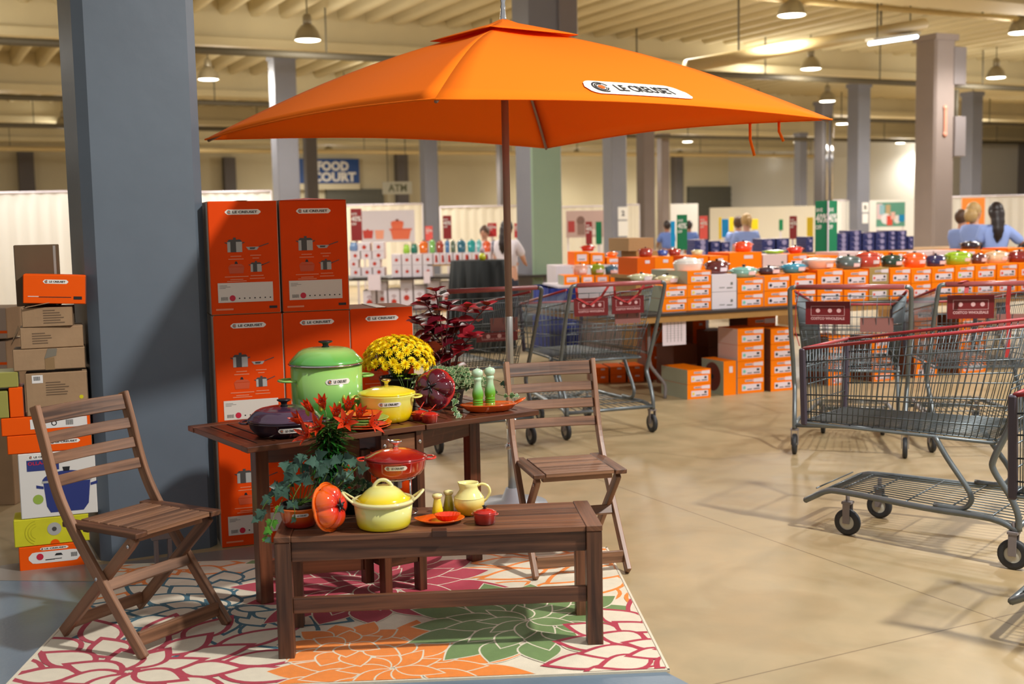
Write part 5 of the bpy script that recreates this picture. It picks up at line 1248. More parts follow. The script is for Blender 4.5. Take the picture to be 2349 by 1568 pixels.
# ================================================================== SHOPPING CARTS
M_cart = mat('grey_cart_steel', (112, 119, 122), .38, metal=.55, var=.12, vscale=14); M_wire = mat('cart_wire', (98, 107, 112), .35, metal=.6)
M_redpl = mat('faded_red_plastic', (160, 44, 50), .45, var=.1, vscale=12); M_handle = mat('worn_red_handle', (150, 74, 74), .35, var=.15, vscale=14); M_bump = mat('purple_grey_bumper', (66, 58, 70), .5)
M_tire = mat('grey_rubber', (44, 46, 50), .55); M_hub = mat('pale_hub', (190, 186, 172), .5); M_plate = mat('maroon_plate', (104, 14, 20), .4)
def make_cart(label, loc, rz):
    c = thing('shopping_cart', label, 'shopping cart', loc, rz, 'grey shopping carts')
    HW = .36
    for s in (-1, 1):
        mb = MB(); mb.tube(smooth_path([(s*(HW-.035), -.17, 1.085), (s*(HW-.006), -.165, 1.075), (s*HW, -.15, 1.03), (s*HW, -.06, .82), (s*.352, .03, .60), (s*.350, .085, .475), (s*.345, .085, .42), (s*.340, .02, .32), (s*.338, -.015, .24), (s*.338, -.02, .17)], 4), .0145, 8); mb.build('side_frame', M_cart, c)
        mb = MB(); mb.tube(smooth_path([(s*.338, -.02, .17), (s*.325, .10, .205), (s*.29, .40, .205), (s*.235, .80, .215), (s*.225, .90, .205), (s*.22, .975, .165), (s*.21, 1.01, .145)], 4), .0145, 8); mb.build('lower_rail', M_cart, c)
        mb = MB(); mb.tube(smooth_path([(s*.29, .36, .535), (s*.292, .30, .44), (s*.295, .20, .30), (s*.295, .205, .245), (s*.292, .25, .222), (s*.288, .36, .222)], 4), .0125, 8); mb.build('support_tube', M_cart, c)
    mb = MB(); mb.tube([(-.21, 1.01, .145), (.21, 1.01, .145)], .014, 8); mb.build('nose_bar', M_cart, c)
    mb = MB(); mb.tube([(-.335, -.02, .19), (.335, -.02, .19)], .013, 8); mb.build('axle_bar', M_cart, c)
    mb = MB(); mb.tube([(-HW+.04, -.17, 1.085), (HW-.04, -.17, 1.085)], .0165, 12); mb.build('handle', M_handle, c)
    mb = MB()
    for k in range(13):
        t = k/12; x0 = lerp(-.31, .31, t); x1 = lerp(-.215, .215, t); mb.tube([(x0, .0, .20), (x1*1.04, .80, .222), (x1, .93, .20), (x1*.97, 1.0, .155)], .0028, 5)
    for y in (.10, .30, .50, .70, .84, .90, .95): ww = lerp(.325, .225, y/.9); mb.tube([(-ww, y, .214), (ww, y, .214)], .0036, 5)
    mb.build('bottom_rack', M_wire, c)
    # basket
    def rim(y): return lerp(1.045, .890, (y+.0)/1.0)
    def bot(y): return lerp(.545, .545, y)
    def hwT(y): return lerp(.335, .262, y)
    def hwB(y): return lerp(.295, .235, y)
    Y0, Y1 = .0, 1.0
    for s in (-1, 1):
        mb = MB(); n = 34
        for k in range(n+1):
            t = k/n; yb = lerp(.10, Y1, t); yt = lerp(Y0-.03, Y1, t); mb.tube([(s*hwB(yb), yb, bot(yb)), (s*hwT(yt), yt, rim(yt))], .0022, 5)
        for f in (0, .12, .36, .60, .82):
            mb.tube([(s*lerp(hwB(.1), hwT(0), f), lerp(.09, -.02, f), lerp(.545, rim(0), f)), (s*lerp(hwB(1), hwT(1), f), Y1, lerp(.545, rim(1), f))], .0034, 5)
        mb.build('basket_side', M_wire, c)
        mb = MB(); mb.tube([(s*hwT(0), -.03, rim(0)+.004), (s*hwT(1), Y1, rim(1)+.004)], .0085, 8); mb.build('red_rim', M_redpl, c)
        mb = MB(); mb.strip([(s*(hwB(1)+.002), Y1+.006, .52), (s*(hwT(1)+.002), Y1+.006, rim(1)+.004)], .028, .030); mb.build('corner_bumper', M_bump, c, bevel=.006)
    mb = MB(); n = 15
    for k in range(n+1):
        t = k/n; mb.tube([(lerp(-hwB(1), hwB(1), t), Y1, .545), (lerp(-hwT(1), hwT(1), t), Y1, rim(1))], .0022, 5)
    for f in (0, .25, .5, .75): w_ = lerp(hwB(1), hwT(1), f); mb.tube([(-w_, Y1, lerp(.545, rim(1), f)), (w_, Y1, lerp(.545, rim(1), f))], .0034, 5)
    mb.build('basket_front', M_wire, c)
    mb = MB(); mb.tube([(-hwT(1), Y1, rim(1)+.004), (hwT(1), Y1, rim(1)+.004)], .0085, 8); mb.build('front_rim', M_redpl, c)
    mb = MB(); n = 24
    for k in range(n+1): t = k/n; mb.tube([(lerp(-hwB(.1), hwB(.1), t), .10, .545), (lerp(-hwB(1), hwB(1), t), Y1, .545)], .0019, 5)
    for k in range(9): y = lerp(.1, Y1, k/8); mb.tube([(-hwB(y), y, .541), (hwB(y), y, .541)], .003, 5)
    mb.build('basket_bottom', M_wire, c)
    mb = MB(); mb.tube([(-.30, .10, .532), (-.235, Y1, .532), (.235, Y1, .532), (.30, .10, .532), (-.30, .10, .532)], .008, 6); mb.build('basket_frame', M_cart, c)
    mb = MB(); n = 24
    for k in range(n+1):
        t = k/n; mb.tube([(lerp(-.29, .29, t), .09, .56), (lerp(-.325, .325, t), -.03, .80 if k % 3 else 1.02)], .0022, 5)
    for f in (.06, .25, .40, .46, .52, .58, .92, 1.0): w_ = lerp(.29, .33, f); mb.tube([(-w_, lerp(.09, -.03, f), lerp(.56, 1.02, f)), (w_, lerp(.09, -.03, f), lerp(.56, 1.02, f))], .003, 5)
    mb.build('rear_gate', M_wire, c)
    mb = MB(); mb.box((.16, .02, .835), (.20, .006, .09)); mb.build('seat_flap', mat('pinkish_flap', (140, 92, 86), .5), c)
    # casters: fork with wheel
    for x, y, rr in ((-.338, 0, .066), (.338, 0, .066), (-.2, .80, .064), (.2, .80, .064)):
        mb = MB()
        for q in (-1, 1): mb.box((x+q*.021, y, rr+.045), (.004, .035, .10))
        mb.box((x, y, rr+.095), (.05, .045, .012)); mb.tube([(x, y, rr+.10), (x, y, .205)], .010, 8)
        fk = mb.build('caster_fork', M_elec, c, bevel=.001)
        rt = Matrix.Rotation(PI/2, 3, 'Y'); mb = MB()
        mb.lathe([(.036, -.013), (rr-.012, -.015), (rr-.003, -.013), (rr, -.006), (rr, .006), (rr-.003, .013), (rr-.012, .015), (.036, .013)], 28, (x, y, rr), rot=rt, cap=False); w = mb.build('wheel', M_tire, fk)
        mb = MB(); mb.lathe([(.0001, -.012), (.010, -.014), (.012, -.009), (.046, -.010), (.05, -.013), (.05, .013), (.046, .010), (.012, .009), (.010, .014), (.0001, .012)], 24, (x, y, rr), rot=rt); mb.build('wheel_hub', M_hub, fk)
    return c
def seat_plate(c, x, z, w, h, strap=True):
    mb = MB(); mb.box((x, -.045, z), (w, .006, h)); fn = plane_fn((x, -.049, z), (1, 0, 0), (0, 0, 1))
    for (a0, a1, b0, b1) in ((-.38, .38, .28, .295), (-.38, .38, -.12, -.105), (-.38, -.37, -.12, .29), (.37, .38, -.12, .29)): mb.flat([(a0*w, b0*h), (a1*w, b0*h), (a1*w, b1*h), (a0*w, b1*h)], fn, 0, 1)
    for q in (-.22, .05, .25): ring(mb, fn, q*w, .1*h, .0001, .05*w, 0, 2*PI, 0, 1, 10)
    add_text(mb, 'COSTCO WHOLESALE', fn, -.38*w, -.30*h, .76*w, .12*h, 0, 1, .03)
    mb.build('sign_plate', [M_plate, mat('pink_print', (200, 160, 160), .5)], c)
    if strap:
        mb = MB(); mb.strip([(x-w*.45, -.06, 1.07), (x-w*.42, -.056, .99), (x-w*.1, -.058, z+h*.15)], .018, .003, (.8, 0, .3)); mb.strip([(x+w*.5, -.06, 1.07), (x+w*.3, -.058, 1.0), (x-w*.05, -.06, z+h*.1)], .018, .003, (.8, 0, -.3)); mb.build('strap', mat('red_strap', (172, 44, 46), .6), c)
def head(f): return math.atan2(-f[0], f[1])
CA = make_cart('large empty grey shopping cart in the right foreground, seen from its side', (2.34, 5.28, 0), head((-.78, .62)))
CB = dup(CA, (1.68, 9.0, 0), 0, 'grey cart right of the chair, handle towards the viewer')
CB.location = (.681, 8.394, 0); CB.rotation_euler.z = head((-.365, .93)); CB['label'] = 'grey cart behind the right folding chair, with two maroon plates side by side'
CC = dup(CA, (-.19, 7.993, 0), head((-.405, .915)), 'grey cart half hidden behind the umbrella pole and the coleus')
CDD = dup(CA, (2.13, 7.515, 0), head((.30, .953)), 'grey cart with one maroon plate, just left of and behind the foreground cart')
CE = dup(CA, (3.02, 7.57, 0), head((.05, 1)), 'grey cart with a red strap over its handle, at right behind the foreground cart')
CFR = dup(CA, (2.62, 3.66, 0), head((-.78, .62)), 'shopping cart cut by the right picture edge, nearest to the viewer')
p_ = at_z(2328, 1372, .16); CFR.location = (p_.x+.78*1.0+.62*.22-0.0, p_.y-.62*1.0+.78*.22, 0)
seat_plate(CB, -.155, .925, .26, .125); seat_plate(CB, .13, .930, .25, .125)
seat_plate(CDD, -.135, .915, .27, .145, False)
mb = MB(); mb.strip([(-.31, -.06, 1.06), (-.33, -.05, .95), (-.335, -.03, .80), (-.31, .0, .70)], .022, .004, (0, 1, 0)); mb.build('strap', mat('red_strap', (172, 44, 46), .6), CDD)
seat_plate(CE, -.125, .935, .29, .150, False); seat_plate(CC, .08, .76, .30, .06, False)
mb = MB(); mb.strip([(-.24, -.20, 1.10), (-.20, -.17, 1.106), (-.18, -.15, 1.10), (-.20, -.185, 1.03)], .026, .004, (1, 0, 0)); mb.strip([(.06, -.19, 1.07), (.07, -.14, .95), (.085, -.13, .80), (.08, -.12, .62)], .026, .004, (1, 0, 0)); mb.build('strap', mat('red_strap', (172, 44, 46), .6), CE)
# ================================================================== ORANGE DISPLAY TABLES
DP, DY = (1.157, 9.88), R(24); dc, dsn = math.cos(DY), math.sin(DY)
def dpt(u, v, z=0): return Vector((DP[0]+u*dc-v*dsn, DP[1]+u*dsn+v*dc, z))
def vplane(v): return (DP[0]-v*dsn, DP[1]+v*dc)
M_or = mat('bright_orange_box', (255, 130, 0), .6, spec=.15); M_or2 = mat('deep_orange_shaded_box', (236, 100, 4), .6, spec=.15); M_sage = mat('sage_box_side', (168, 172, 150), .6); M_wh = mat('white_display_box', (224, 214, 220), .5)  # M_or2 is a darker copy of the orange, shade put into its colour
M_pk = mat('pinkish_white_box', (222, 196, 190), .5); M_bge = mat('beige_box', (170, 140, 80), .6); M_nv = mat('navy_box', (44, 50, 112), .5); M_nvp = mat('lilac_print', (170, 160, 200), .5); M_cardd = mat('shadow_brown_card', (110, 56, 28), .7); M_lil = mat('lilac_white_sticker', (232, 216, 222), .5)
DOTS = {'teal': (120, 200, 180), 'black': (40, 30, 40), 'yellow': (240, 210, 90), 'red': (230, 70, 40), 'green': (150, 200, 40), 'none': None}
def dot_mat(n): return mat('dot_'+n, DOTS[n], .5)
def dbox(label, x0, x1, yt, yb, v, dep, kind='lc', fr=None, sd=None, tp=None, z0=None, z1=None, group='orange cookware cartons on the display tables', p0=None, yaw=None, dot='black', name='cookware_carton'):
    p = p0 or vplane(v); yw = DY if yaw is None else yaw
    ym = (yt+yb)/2; u0, _ = at_plane(x0, ym, p, yw); u1, _ = at_plane(x1, ym, p, yw)
    _, zt = at_plane((x0+x1)/2, yt, p, yw); _, zb = at_plane((x0+x1)/2, yb, p, yw)
    if z0 is not None: zb = z0
    if z1 is not None: zt = z1
    w, h = u1-u0-.003, zt-zb-.002
    fr = fr or M_or; sd = sd or M_sage; tp = tp or M_or
    c, s = math.cos(yw), math.sin(yw); o = Vector((p[0]+u0*c, p[1]+u0*s, zb))
    mb = MB(); mb.box((w/2, dep/2, h/2), (w, dep, h)); mb.m = [2, 2, 0, 1, 1, 1]; mats = [fr, sd, tp]
    fn = ffn(0, 0); e = .0015
    if kind == 'lc':
        mats += [M_lil, M_black_print, dot_mat(dot)]
        a0, a1, b0, b1 = .16*w, .88*w, .16*h, .56*h
        mb.flat([(a0, b0), (a1, b0), (a1, b1), (a0, b1)], fn, e, 3); mb.flat([(.60*w, .68*h), (.96*w, .66*h), (.96*w, .90*h), (.60*w, .88*h)], fn, e, 3)
        mb.flat([(.28*w, .72*h), (.58*w, .72*h), (.58*w, .84*h), (.28*w, .84*h)], fn, e, 3); mb.flat([(.30*w, .76*h), (.56*w, .76*h), (.56*w, .80*h), (.30*w, .80*h)], fn, e*1.6, 4)
        ring(mb, fn, a0+.09*w, (b0+b1)/2, .0001, .055*w, 0, 2*PI, e*1.6, 5, 12)
        mb.flat([(.36*w, .22*h), (.54*w, .22*h), (.54*w, .27*h), (.36*w, .27*h)], fn, e*1.6, 4); mb.flat([(.60*w, .22*h), (.84*w, .22*h), (.84*w, .28*h), (.60*w, .28*h)], fn, e*1.6, 4); mb.flat([(.72*w, .36*h), (.82*w, .36*h), (.82*w, .50*h), (.72*w, .50*h)], fn, e*1.6, 4)
    elif kind == 'small':
        mats += [M_lil, M_black_print]; mb.flat([(.18*w, .30*h), (.82*w, .30*h), (.82*w, .80*h), (.18*w, .80*h)], fn, e, 3); mb.flat([(.28*w, .40*h), (.7*w, .40*h), (.7*w, .45*h), (.28*w, .45*h)], fn, e*1.6, 4)
    elif kind == 'bar':
        mats += [M_lil]; mb.flat([(.45*w, .66*h), (.72*w, .66*h), (.72*w, .84*h), (.45*w, .84*h)], fn, e, 3)
    elif kind == 'white':
        mats += [M_grey_print]; mb.flat([(.30*w, .22*h), (.52*w, .22*h), (.52*w, .26*h), (.30*w, .26*h)], fn, e, 3); mb.flat([(.60*w, .18*h), (.84*w, .18*h), (.84*w, .24*h), (.60*w, .24*h)], fn, e, 3); mb.flat([(.76*w, .38*h), (.85*w, .38*h), (.85*w, .54*h), (.76*w, .54*h)], fn, e, 3)
    elif kind == 'navy':
        mats += [M_nvp]; ring(mb, fn, .60*w, .45*h, .0001, .20*w, 0, 2*PI, e, 3, 10); mb.flat([(.2*w, .7*h), (.45*w, .72*h), (.45*w, .80*h), (.2*w, .78*h)], fn, e, 3)
    elif kind in ('apple', 'tall', 'kettle'):
        mats += [mat('apple_red', (196, 58, 40), .5), mat('dark_red', (120, 24, 24), .5)]
        if kind == 'apple': ring(mb, fn, .52*w, .46*h, .0001, .17*w, 0, 2*PI, e, 3, 12); mb.flat([(.50*w, .66*h), (.54*w, .66*h), (.56*w, .76*h), (.52*w, .76*h)], fn, e, 4); mb.flat([(.58*w, .42*h), (.74*w, .50*h), (.72*w, .56*h), (.58*w, .5*h)], fn, e, 3)
        elif kind == 'tall': mb.flat([(.28*w, .16*h), (.74*w, .16*h), (.62*w, .82*h), (.30*w, .82*h)], fn, e, 3); mb.flat([(.50*w, .3*h), (.74*w, .2*h), (.66*w, .74*h), (.52*w, .74*h)], fn, e*1.5, 4)
        else: ring(mb, fn, .5*w, .40*h, .0001, .24*w, 0, 2*PI, e, 3, 14); ring(mb, fn, .5*w, .62*h, .14*w, .19*w, 0, PI, e, 4, 10); mb.flat([(.46*w, .56*h), (.54*w, .56*h), (.54*w, .64*h), (.46*w, .64*h)], fn, e*1.5, 4)
    elif kind == 'disc':
        pass
    o_ = mb.build(name, mats); place(o_, o, yw); tag(o_, label, 'box', group)
    # printed lines on the pale left side
    return o_, u0, u1, zb, zt
TZ = .75
M_tabletop = mat('black_table_edge', (46, 36, 30), .5); M_tabwood = mat('tan_table_edge', (178, 132, 72), .6, var=.1, vscale=12)
t = thing('display_table', 'long low table carrying the front row of orange cookware boxes', 'table', dpt(0, 0), DY)
mb = MB(); mb.box((2.55, .8, TZ-.012), (5.9, 1.8, .022)); mb.build('table_top', M_tabletop, t); mb = MB(); mb.box((2.55, .8, TZ-.05), (5.86, 1.76, .054)); mb.build('edge_band', M_tabwood, t)
for x in (-.05, 1.9, 3.9):
    for v in (.16, 1.4):
        mb = MB(); mb.tube(smooth_path([(x+.12, v, TZ-.08), (x+.12, v, .34), (x+.17, v, .24), (x+.27, v, .12), (x+.27, v, .0)], 3), .015, 8); mb.build('leg', M_elec, t)
    mb = MB(); mb.tube([(x+.12, .16, .40), (x+.12, 1.4, .40)], .012, 6); mb.build('cross_brace', M_elec, t)
mb = MB(); mb.tube([(.07, .16, .40), (.45, .5, TZ-.08)], .010, 6); mb.build('folding_brace', M_elec, t)
# price sheet hanging from the table edge
mb = MB(); u0, z0 = at_plane(1520, 793, vplane(-.03), DY); u1, z1 = at_plane(1573, 716, vplane(-.03), DY); mb.box(((u0+u1)/2, -.03, (z0+TZ)/2), (u1-u0, .004, TZ-z0))
fn = plane_fn(((u0+u1)/2, -.033, (z0+TZ)/2), (1, 0, 0), (0, 0, 1)); ww, hh = (u1-u0), TZ-z0
mb.flat([(-.38*ww, .24*hh), (.30*ww, .24*hh), (.30*ww, .33*hh), (-.38*ww, .33*hh)], fn, 0, 1)
for q in (-.3, -.16, 0, .16, .3): mb.flat([(q*ww-.002, -.4*hh), (q*ww+.002, -.4*hh), (q*ww+.002, .2*hh), (q*ww-.002, .2*hh)], fn, 0, 1)
for q in range(7): mb.flat([(-.38*ww, (.14-.07*q)*hh), (.38*ww, (.14-.07*q)*hh), (.38*ww, (.145-.07*q)*hh), (-.38*ww, (.145-.07*q)*hh)], fn, 0, 1)
o = mb.build('price_sheet', [M_lil, M_grey_print]); place(o, dpt(0, 0), DY); tag(o, 'white printed price sheet hanging from the corner of the orange box table', 'sign')
# floor boxes
lv4 = ['bottom', 'second from the bottom', 'second from the top', 'top']
def fstack(xs, ys, labs, v, dep, dot, sd, kind='lc'):
    n = len(ys)-1; hs = [0]
    for k in range(n): pass
    _, ztop = at_plane((xs[0]+xs[1])/2, ys[0], vplane(v), DY)
    for k in range(n): dbox(labs[k], xs[0], xs[1], 0, 10, v, dep, kind, sd=sd, z0=ztop*k/n+.0005, z1=ztop*(k+1)/n, dot=dot)
def fstack(xs, ytop, n, labs, v, dep, dot='black', sd=None, kind='lc', fr=None, tp=None, zb=0.0):
    p = vplane(v); _, ztop = at_plane((xs[0]+xs[1])/2, ytop, p, DY); ym = 784
    for k in range(n):
        za, zb_ = zb+(ztop-zb)*k/n, zb+(ztop-zb)*(k+1)/n
        yc = ytop+ (n-1-k+.5)*40
        dbox(labs[k], xs[0], xs[1], yc-1, yc+1, v, dep, kind, fr=fr, sd=sd, tp=tp, z0=za+.0005, z1=zb_, dot=dot)
fstack((1577, 1631), 846, 2, ['lower carton of the low pair on the floor below the price sheet', 'upper carton of the low pair on the floor below the price sheet'], 0, .42, 'yellow')
o, u0, u1, zb, zt = dbox('carton standing on edge on the floor with a big dark round picture', 1660, 1689, 827, 910, .03, .34, 'bar', z0=0.0005)
o.data.materials.append(mat('maroon_disc', (116, 44, 30), .5)); 
mb = MB(); fn = plane_fn((-.0015, .17, (zt)/2), (0, -1, 0), (0, 0, 1)); ring(mb, fn, 0, 0, .0001, .125, 0, 2*PI, 0, 0, 24); ring(mb, fn, 0, 0, .0001, .022, 0, 2*PI, .001, 1, 12); q = mb.build('printed_disc', [mat('maroon_disc', (116, 44, 30), .5), M_black_print], o)
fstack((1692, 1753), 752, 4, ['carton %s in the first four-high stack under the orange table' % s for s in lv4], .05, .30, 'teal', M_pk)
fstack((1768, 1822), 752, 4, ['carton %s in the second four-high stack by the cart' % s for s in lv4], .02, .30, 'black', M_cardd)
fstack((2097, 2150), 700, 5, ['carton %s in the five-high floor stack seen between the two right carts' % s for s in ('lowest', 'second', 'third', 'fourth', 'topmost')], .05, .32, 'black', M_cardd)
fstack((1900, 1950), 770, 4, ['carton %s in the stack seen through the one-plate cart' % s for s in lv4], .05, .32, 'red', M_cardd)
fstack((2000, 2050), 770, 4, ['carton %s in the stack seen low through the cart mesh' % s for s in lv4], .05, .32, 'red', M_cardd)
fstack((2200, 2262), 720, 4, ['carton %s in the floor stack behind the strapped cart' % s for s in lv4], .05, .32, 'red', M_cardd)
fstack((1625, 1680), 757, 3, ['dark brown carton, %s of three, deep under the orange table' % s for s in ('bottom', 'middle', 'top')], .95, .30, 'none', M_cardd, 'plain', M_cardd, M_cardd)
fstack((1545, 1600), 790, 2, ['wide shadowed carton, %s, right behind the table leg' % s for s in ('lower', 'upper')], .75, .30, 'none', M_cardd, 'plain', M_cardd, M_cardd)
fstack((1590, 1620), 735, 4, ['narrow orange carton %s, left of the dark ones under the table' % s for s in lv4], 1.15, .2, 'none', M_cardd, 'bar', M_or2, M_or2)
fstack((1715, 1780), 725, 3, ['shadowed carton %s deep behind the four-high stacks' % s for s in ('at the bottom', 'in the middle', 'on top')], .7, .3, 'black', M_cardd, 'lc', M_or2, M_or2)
# row on the table, front
cols = [((1519, 1577), 2, 653, 'yellow', 'lc', None, 'under the right cream dish'), ((1577, 1632), 3, 620, 'yellow', 'lc', None, 'under the white bowl'), ((1633, 1690), 2, 629, 'none', 'white', M_wh, 'in the plain white pair'), ((1692, 1752), 2, 638, 'teal', 'lc', None, 'under the pale teal dish'), ((1753, 1812), 2, 631, 'black', 'lc', None, 'under the plum dish'),
        ((1815, 1872), 2, 627, 'red', 'lc', None, 'under the blue oval dish'), ((1875, 1934), 2, 617, 'none', 'lc0', None, 'under the white roaster'), ((1936, 1992), 2, 619, 'black', 'lc', None, 'under the slate grey pot'), ((1994, 2039), 2, 613, 'red', 'lc', M_bge, 'under the tall red pot'), ((2041, 2089), 2, 614, 'black', 'lc', None, 'under the dark green pot'),
        ((2090, 2136), 2, 615, 'red', 'lc', None, 'under the bright orange pot'), ((2137, 2189), 2, 612, 'black', 'lc', None, 'under the navy pot'), ((2190, 2235), 2, 608, 'green', 'lc', None, 'under the lime green pot'), ((2236, 2284), 2, 606, 'red', 'lc', None, 'under the brown pot'), ((2286, 2333), 2, 604, 'red', 'lc', None, 'under the tan pot'), ((2335, 2385), 2, 602, 'red', 'lc', None, 'at the right picture edge')]
tops = {}
for (x0, x1), n, yt, dot, kind, fr, where in cols:
    p = vplane(.02); _, zt = at_plane((x0+x1)/2, yt, p, DY); h = (zt-TZ)/n
    if kind == 'lc0': kind, dot = 'lc', 'black'
    for k in range(n):
        nm = ('lower', 'upper')[k] if n == 2 else ('lowest', 'middle', 'topmost')[k]
        col = 'beige' if fr is M_bge else 'white' if fr is M_wh else 'orange'
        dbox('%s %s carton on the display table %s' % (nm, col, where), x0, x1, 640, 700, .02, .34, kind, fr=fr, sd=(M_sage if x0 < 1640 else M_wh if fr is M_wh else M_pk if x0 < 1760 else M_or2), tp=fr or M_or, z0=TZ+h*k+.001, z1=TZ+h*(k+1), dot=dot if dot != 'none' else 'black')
    tops[(x0, x1)] = zt
u0, z1 = at_plane(1535, 619, vplane(.40), DY)
dbox('pale sage carton standing behind the two cream dishes', 1535, 1577, 640, 700, .40, .3, 'bar', fr=M_sage, sd=M_sage, tp=M_sage, z0=TZ+.001, z1=z1)
# dishes on the front row
def bgpot(label, x0, x1, yt, yb, v, c, style='braiser', dark=None, p0=None, yaw=None, z0=None, group='lidded display pots on the boxes', tag_=True, kn=None):
    p = p0 or vplane(v); yw = DY if yaw is None else yaw; u0, _ = at_plane(x0, (yt+yb)/2, p, yw); u1, _ = at_plane(x1, (yt+yb)/2, p, yw); _, zt = at_plane((x0+x1)/2, yt, p, yw); _, zb = at_plane((x0+x1)/2, yb, p, yw)
    if z0 is not None: zb = z0
    W = (u1-u0); H = max(.03, zt-zb); um = (u0+u1)/2; c_, s_ = math.cos(yw), math.sin(yw)
    r = thing('display_pot' if style != 'bowl' else 'serving_dish', label, 'pot' if style != 'bowl' else 'dish', (p[0]+um*c_, p[1]+um*s_, zb), yw, group)
    m = mat('enamel_%d_%d_%d' % c, c, .15, coat=.6); R_ = W/2*.90; sy = .72
    if style == 'bowl':
        mb = MB(); mb.lathe([(.0001, 0), (R_*.62, 0), (R_*.70, H*.08), (R_*1.05, H*.72), (R_*1.08, H*.8), (R_*1.0, H*.8), (R_*.6, H*.15), (.0001, H*.12)], 32, sy=sy); mb.build('body', m, r)
        mb = MB(); mb.lathe([(.0001, H*.78), (R_*1.04, H*.79), (R_*.9, H*.88), (R_*.3, H*.97), (.0001, H)], 32, sy=sy); mb.build('lid', m, r)
    else:
        bh = {'braiser': .48, 'round': .68, 'tall': .8, 'kettle': .75}[style]
        if style == 'kettle': prof = [(.0001, 0), (R_*.8, 0), (R_, H*.12), (R_*.98, H*.35), (R_*.6, H*bh), (.0001, H*bh)]
        elif style == 'braiser': prof = [(.0001, 0), (R_*.7, 0), (R_*.82, H*.1), (R_, H*bh), (R_*.95, H*bh), (.0001, H*bh*.9)]
        else: prof = [(.0001, 0), (R_*.84, 0), (R_*.90, H*.08), (R_, H*bh), (R_*.95, H*bh), (.0001, H*bh*.9)]
        mb = MB(); mb.lathe(prof, 32, sy=sy); mb.build('body', m, r)
        if style != 'kettle':
            mb = MB(); mb.lathe([(.0001, H*bh), (R_*1.01, H*bh+.001), (R_*1.01, H*(bh+.04)), (R_*.8, H*(bh+.14)), (R_*.4, H*(bh+.22)), (.0001, H*(bh+.23))], 32, sy=sy); mb.build('lid', m, r); kz = bh+.22
            mb = MB(); mb.lathe([(R_*.07, H*kz), (R_*.12, H*(kz+.1)), (R_*.13, min(H*(kz+.14), H)), (.0001, min(H*(kz+.16), H*1.02))], 12); mb.build('knob', kn or M_black, r)
            for a in (0, PI):
                mb = MB(); mb.tube([Vector((math.copysign(R_*.97, math.cos(a)), -R_*.25, H*bh*.9)), Vector((math.copysign(R_*1.12, math.cos(a)), -R_*.15, H*bh*.93)), Vector((math.copysign(R_*1.12, math.cos(a)), R_*.15, H*bh*.93)), Vector((math.copysign(R_*.97, math.cos(a)), R_*.25, H*bh*.9))], R_*.05, 6); mb.build('handle', m, r)
        else:
            mb = MB(); mb.tube(arc((0, 0, H*.62), R_*.75, 0, PI, 10), R_*.06, 6); mb.build('handle', M_black, r)
            mb = MB(); mb.tube([(R_*.7, 0, H*.35), (R_*1.15, 0, H*.62)], [R_*.14, R_*.07], 8); mb.build('spout', m, r)
    if tag_:
        mb = MB(); z = H*.30 if style != 'tall' else H*.4; strip_poly(mb, cyl_fn(R_*.97, z, R(-80), .15, 1, sy), -.035, .045, -.016, .016, .004, 0, 6); mb.build('price_tag', M_lil, r)
    return r
def ctop(x):
    for (a, b), z in tops.items():
        if a-2 <= x <= b+2: return z
bgpot('cream oval lidded dish, left one of the two behind the cart with two plates', 1442, 1500, 620, 644, .16, (216, 216, 176), 'braiser', z0=None)
for lab, x0, x1, yt, c, st in (('cream oval lidded dish, right one of the two cream dishes', 1503, 1558, 622, (220, 214, 172), 'braiser'), ('white flared dish standing on the topmost orange carton of the display', 1545, 1610, 589, (232, 226, 218), 'bowl'), ('dark burgundy pot at the left end of the white cartons', 1616, 1672, 594, (98, 34, 28), 'round'),
    ('pale teal oval dish on the front row of cartons', 1674, 1738, 601, (128, 186, 174), 'braiser'), ('dark plum oval dish on the front row of cartons', 1736, 1791, 604, (62, 46, 62), 'braiser'), ('blue oval lidded dish left of the white roaster', 1791, 1850, 594, (62, 150, 178), 'braiser'), ('long white roaster dish on the front row', 1842, 1916, 590, (234, 226, 222), 'bowl'),
    ('slate grey lidded pot left of the red one', 1916, 1975, 583, (84, 98, 96), 'round'), ('tall red pot right of the slate grey one', 1963, 2019, 578, (186, 62, 40), 'tall'), ('dark green pot between the red and the bright orange pots', 2021, 2070, 581, (34, 60, 44), 'round'), ('bright orange pot between the dark green and navy ones', 2072, 2123, 580, (232, 92, 22), 'tall'),
    ('navy pot left of the lime green one', 2124, 2168, 581, (42, 36, 78), 'round'), ('lime green pot in the row before the women', 2170, 2226, 577, (146, 180, 34), 'tall'), ('dark brown pot right of the lime green one', 2228, 2262, 582, (92, 44, 40), 'tall'), ('cream pot below the dark-haired woman', 2263, 2310, 576, (206, 176, 140), 'tall'), ('burgundy pot at the right picture edge', 2313, 2362, 572, (126, 34, 26), 'round')):
    bgpot(lab, x0, x1, yt, 620, .20, c, st, z0=ctop((x0+x1)/2))
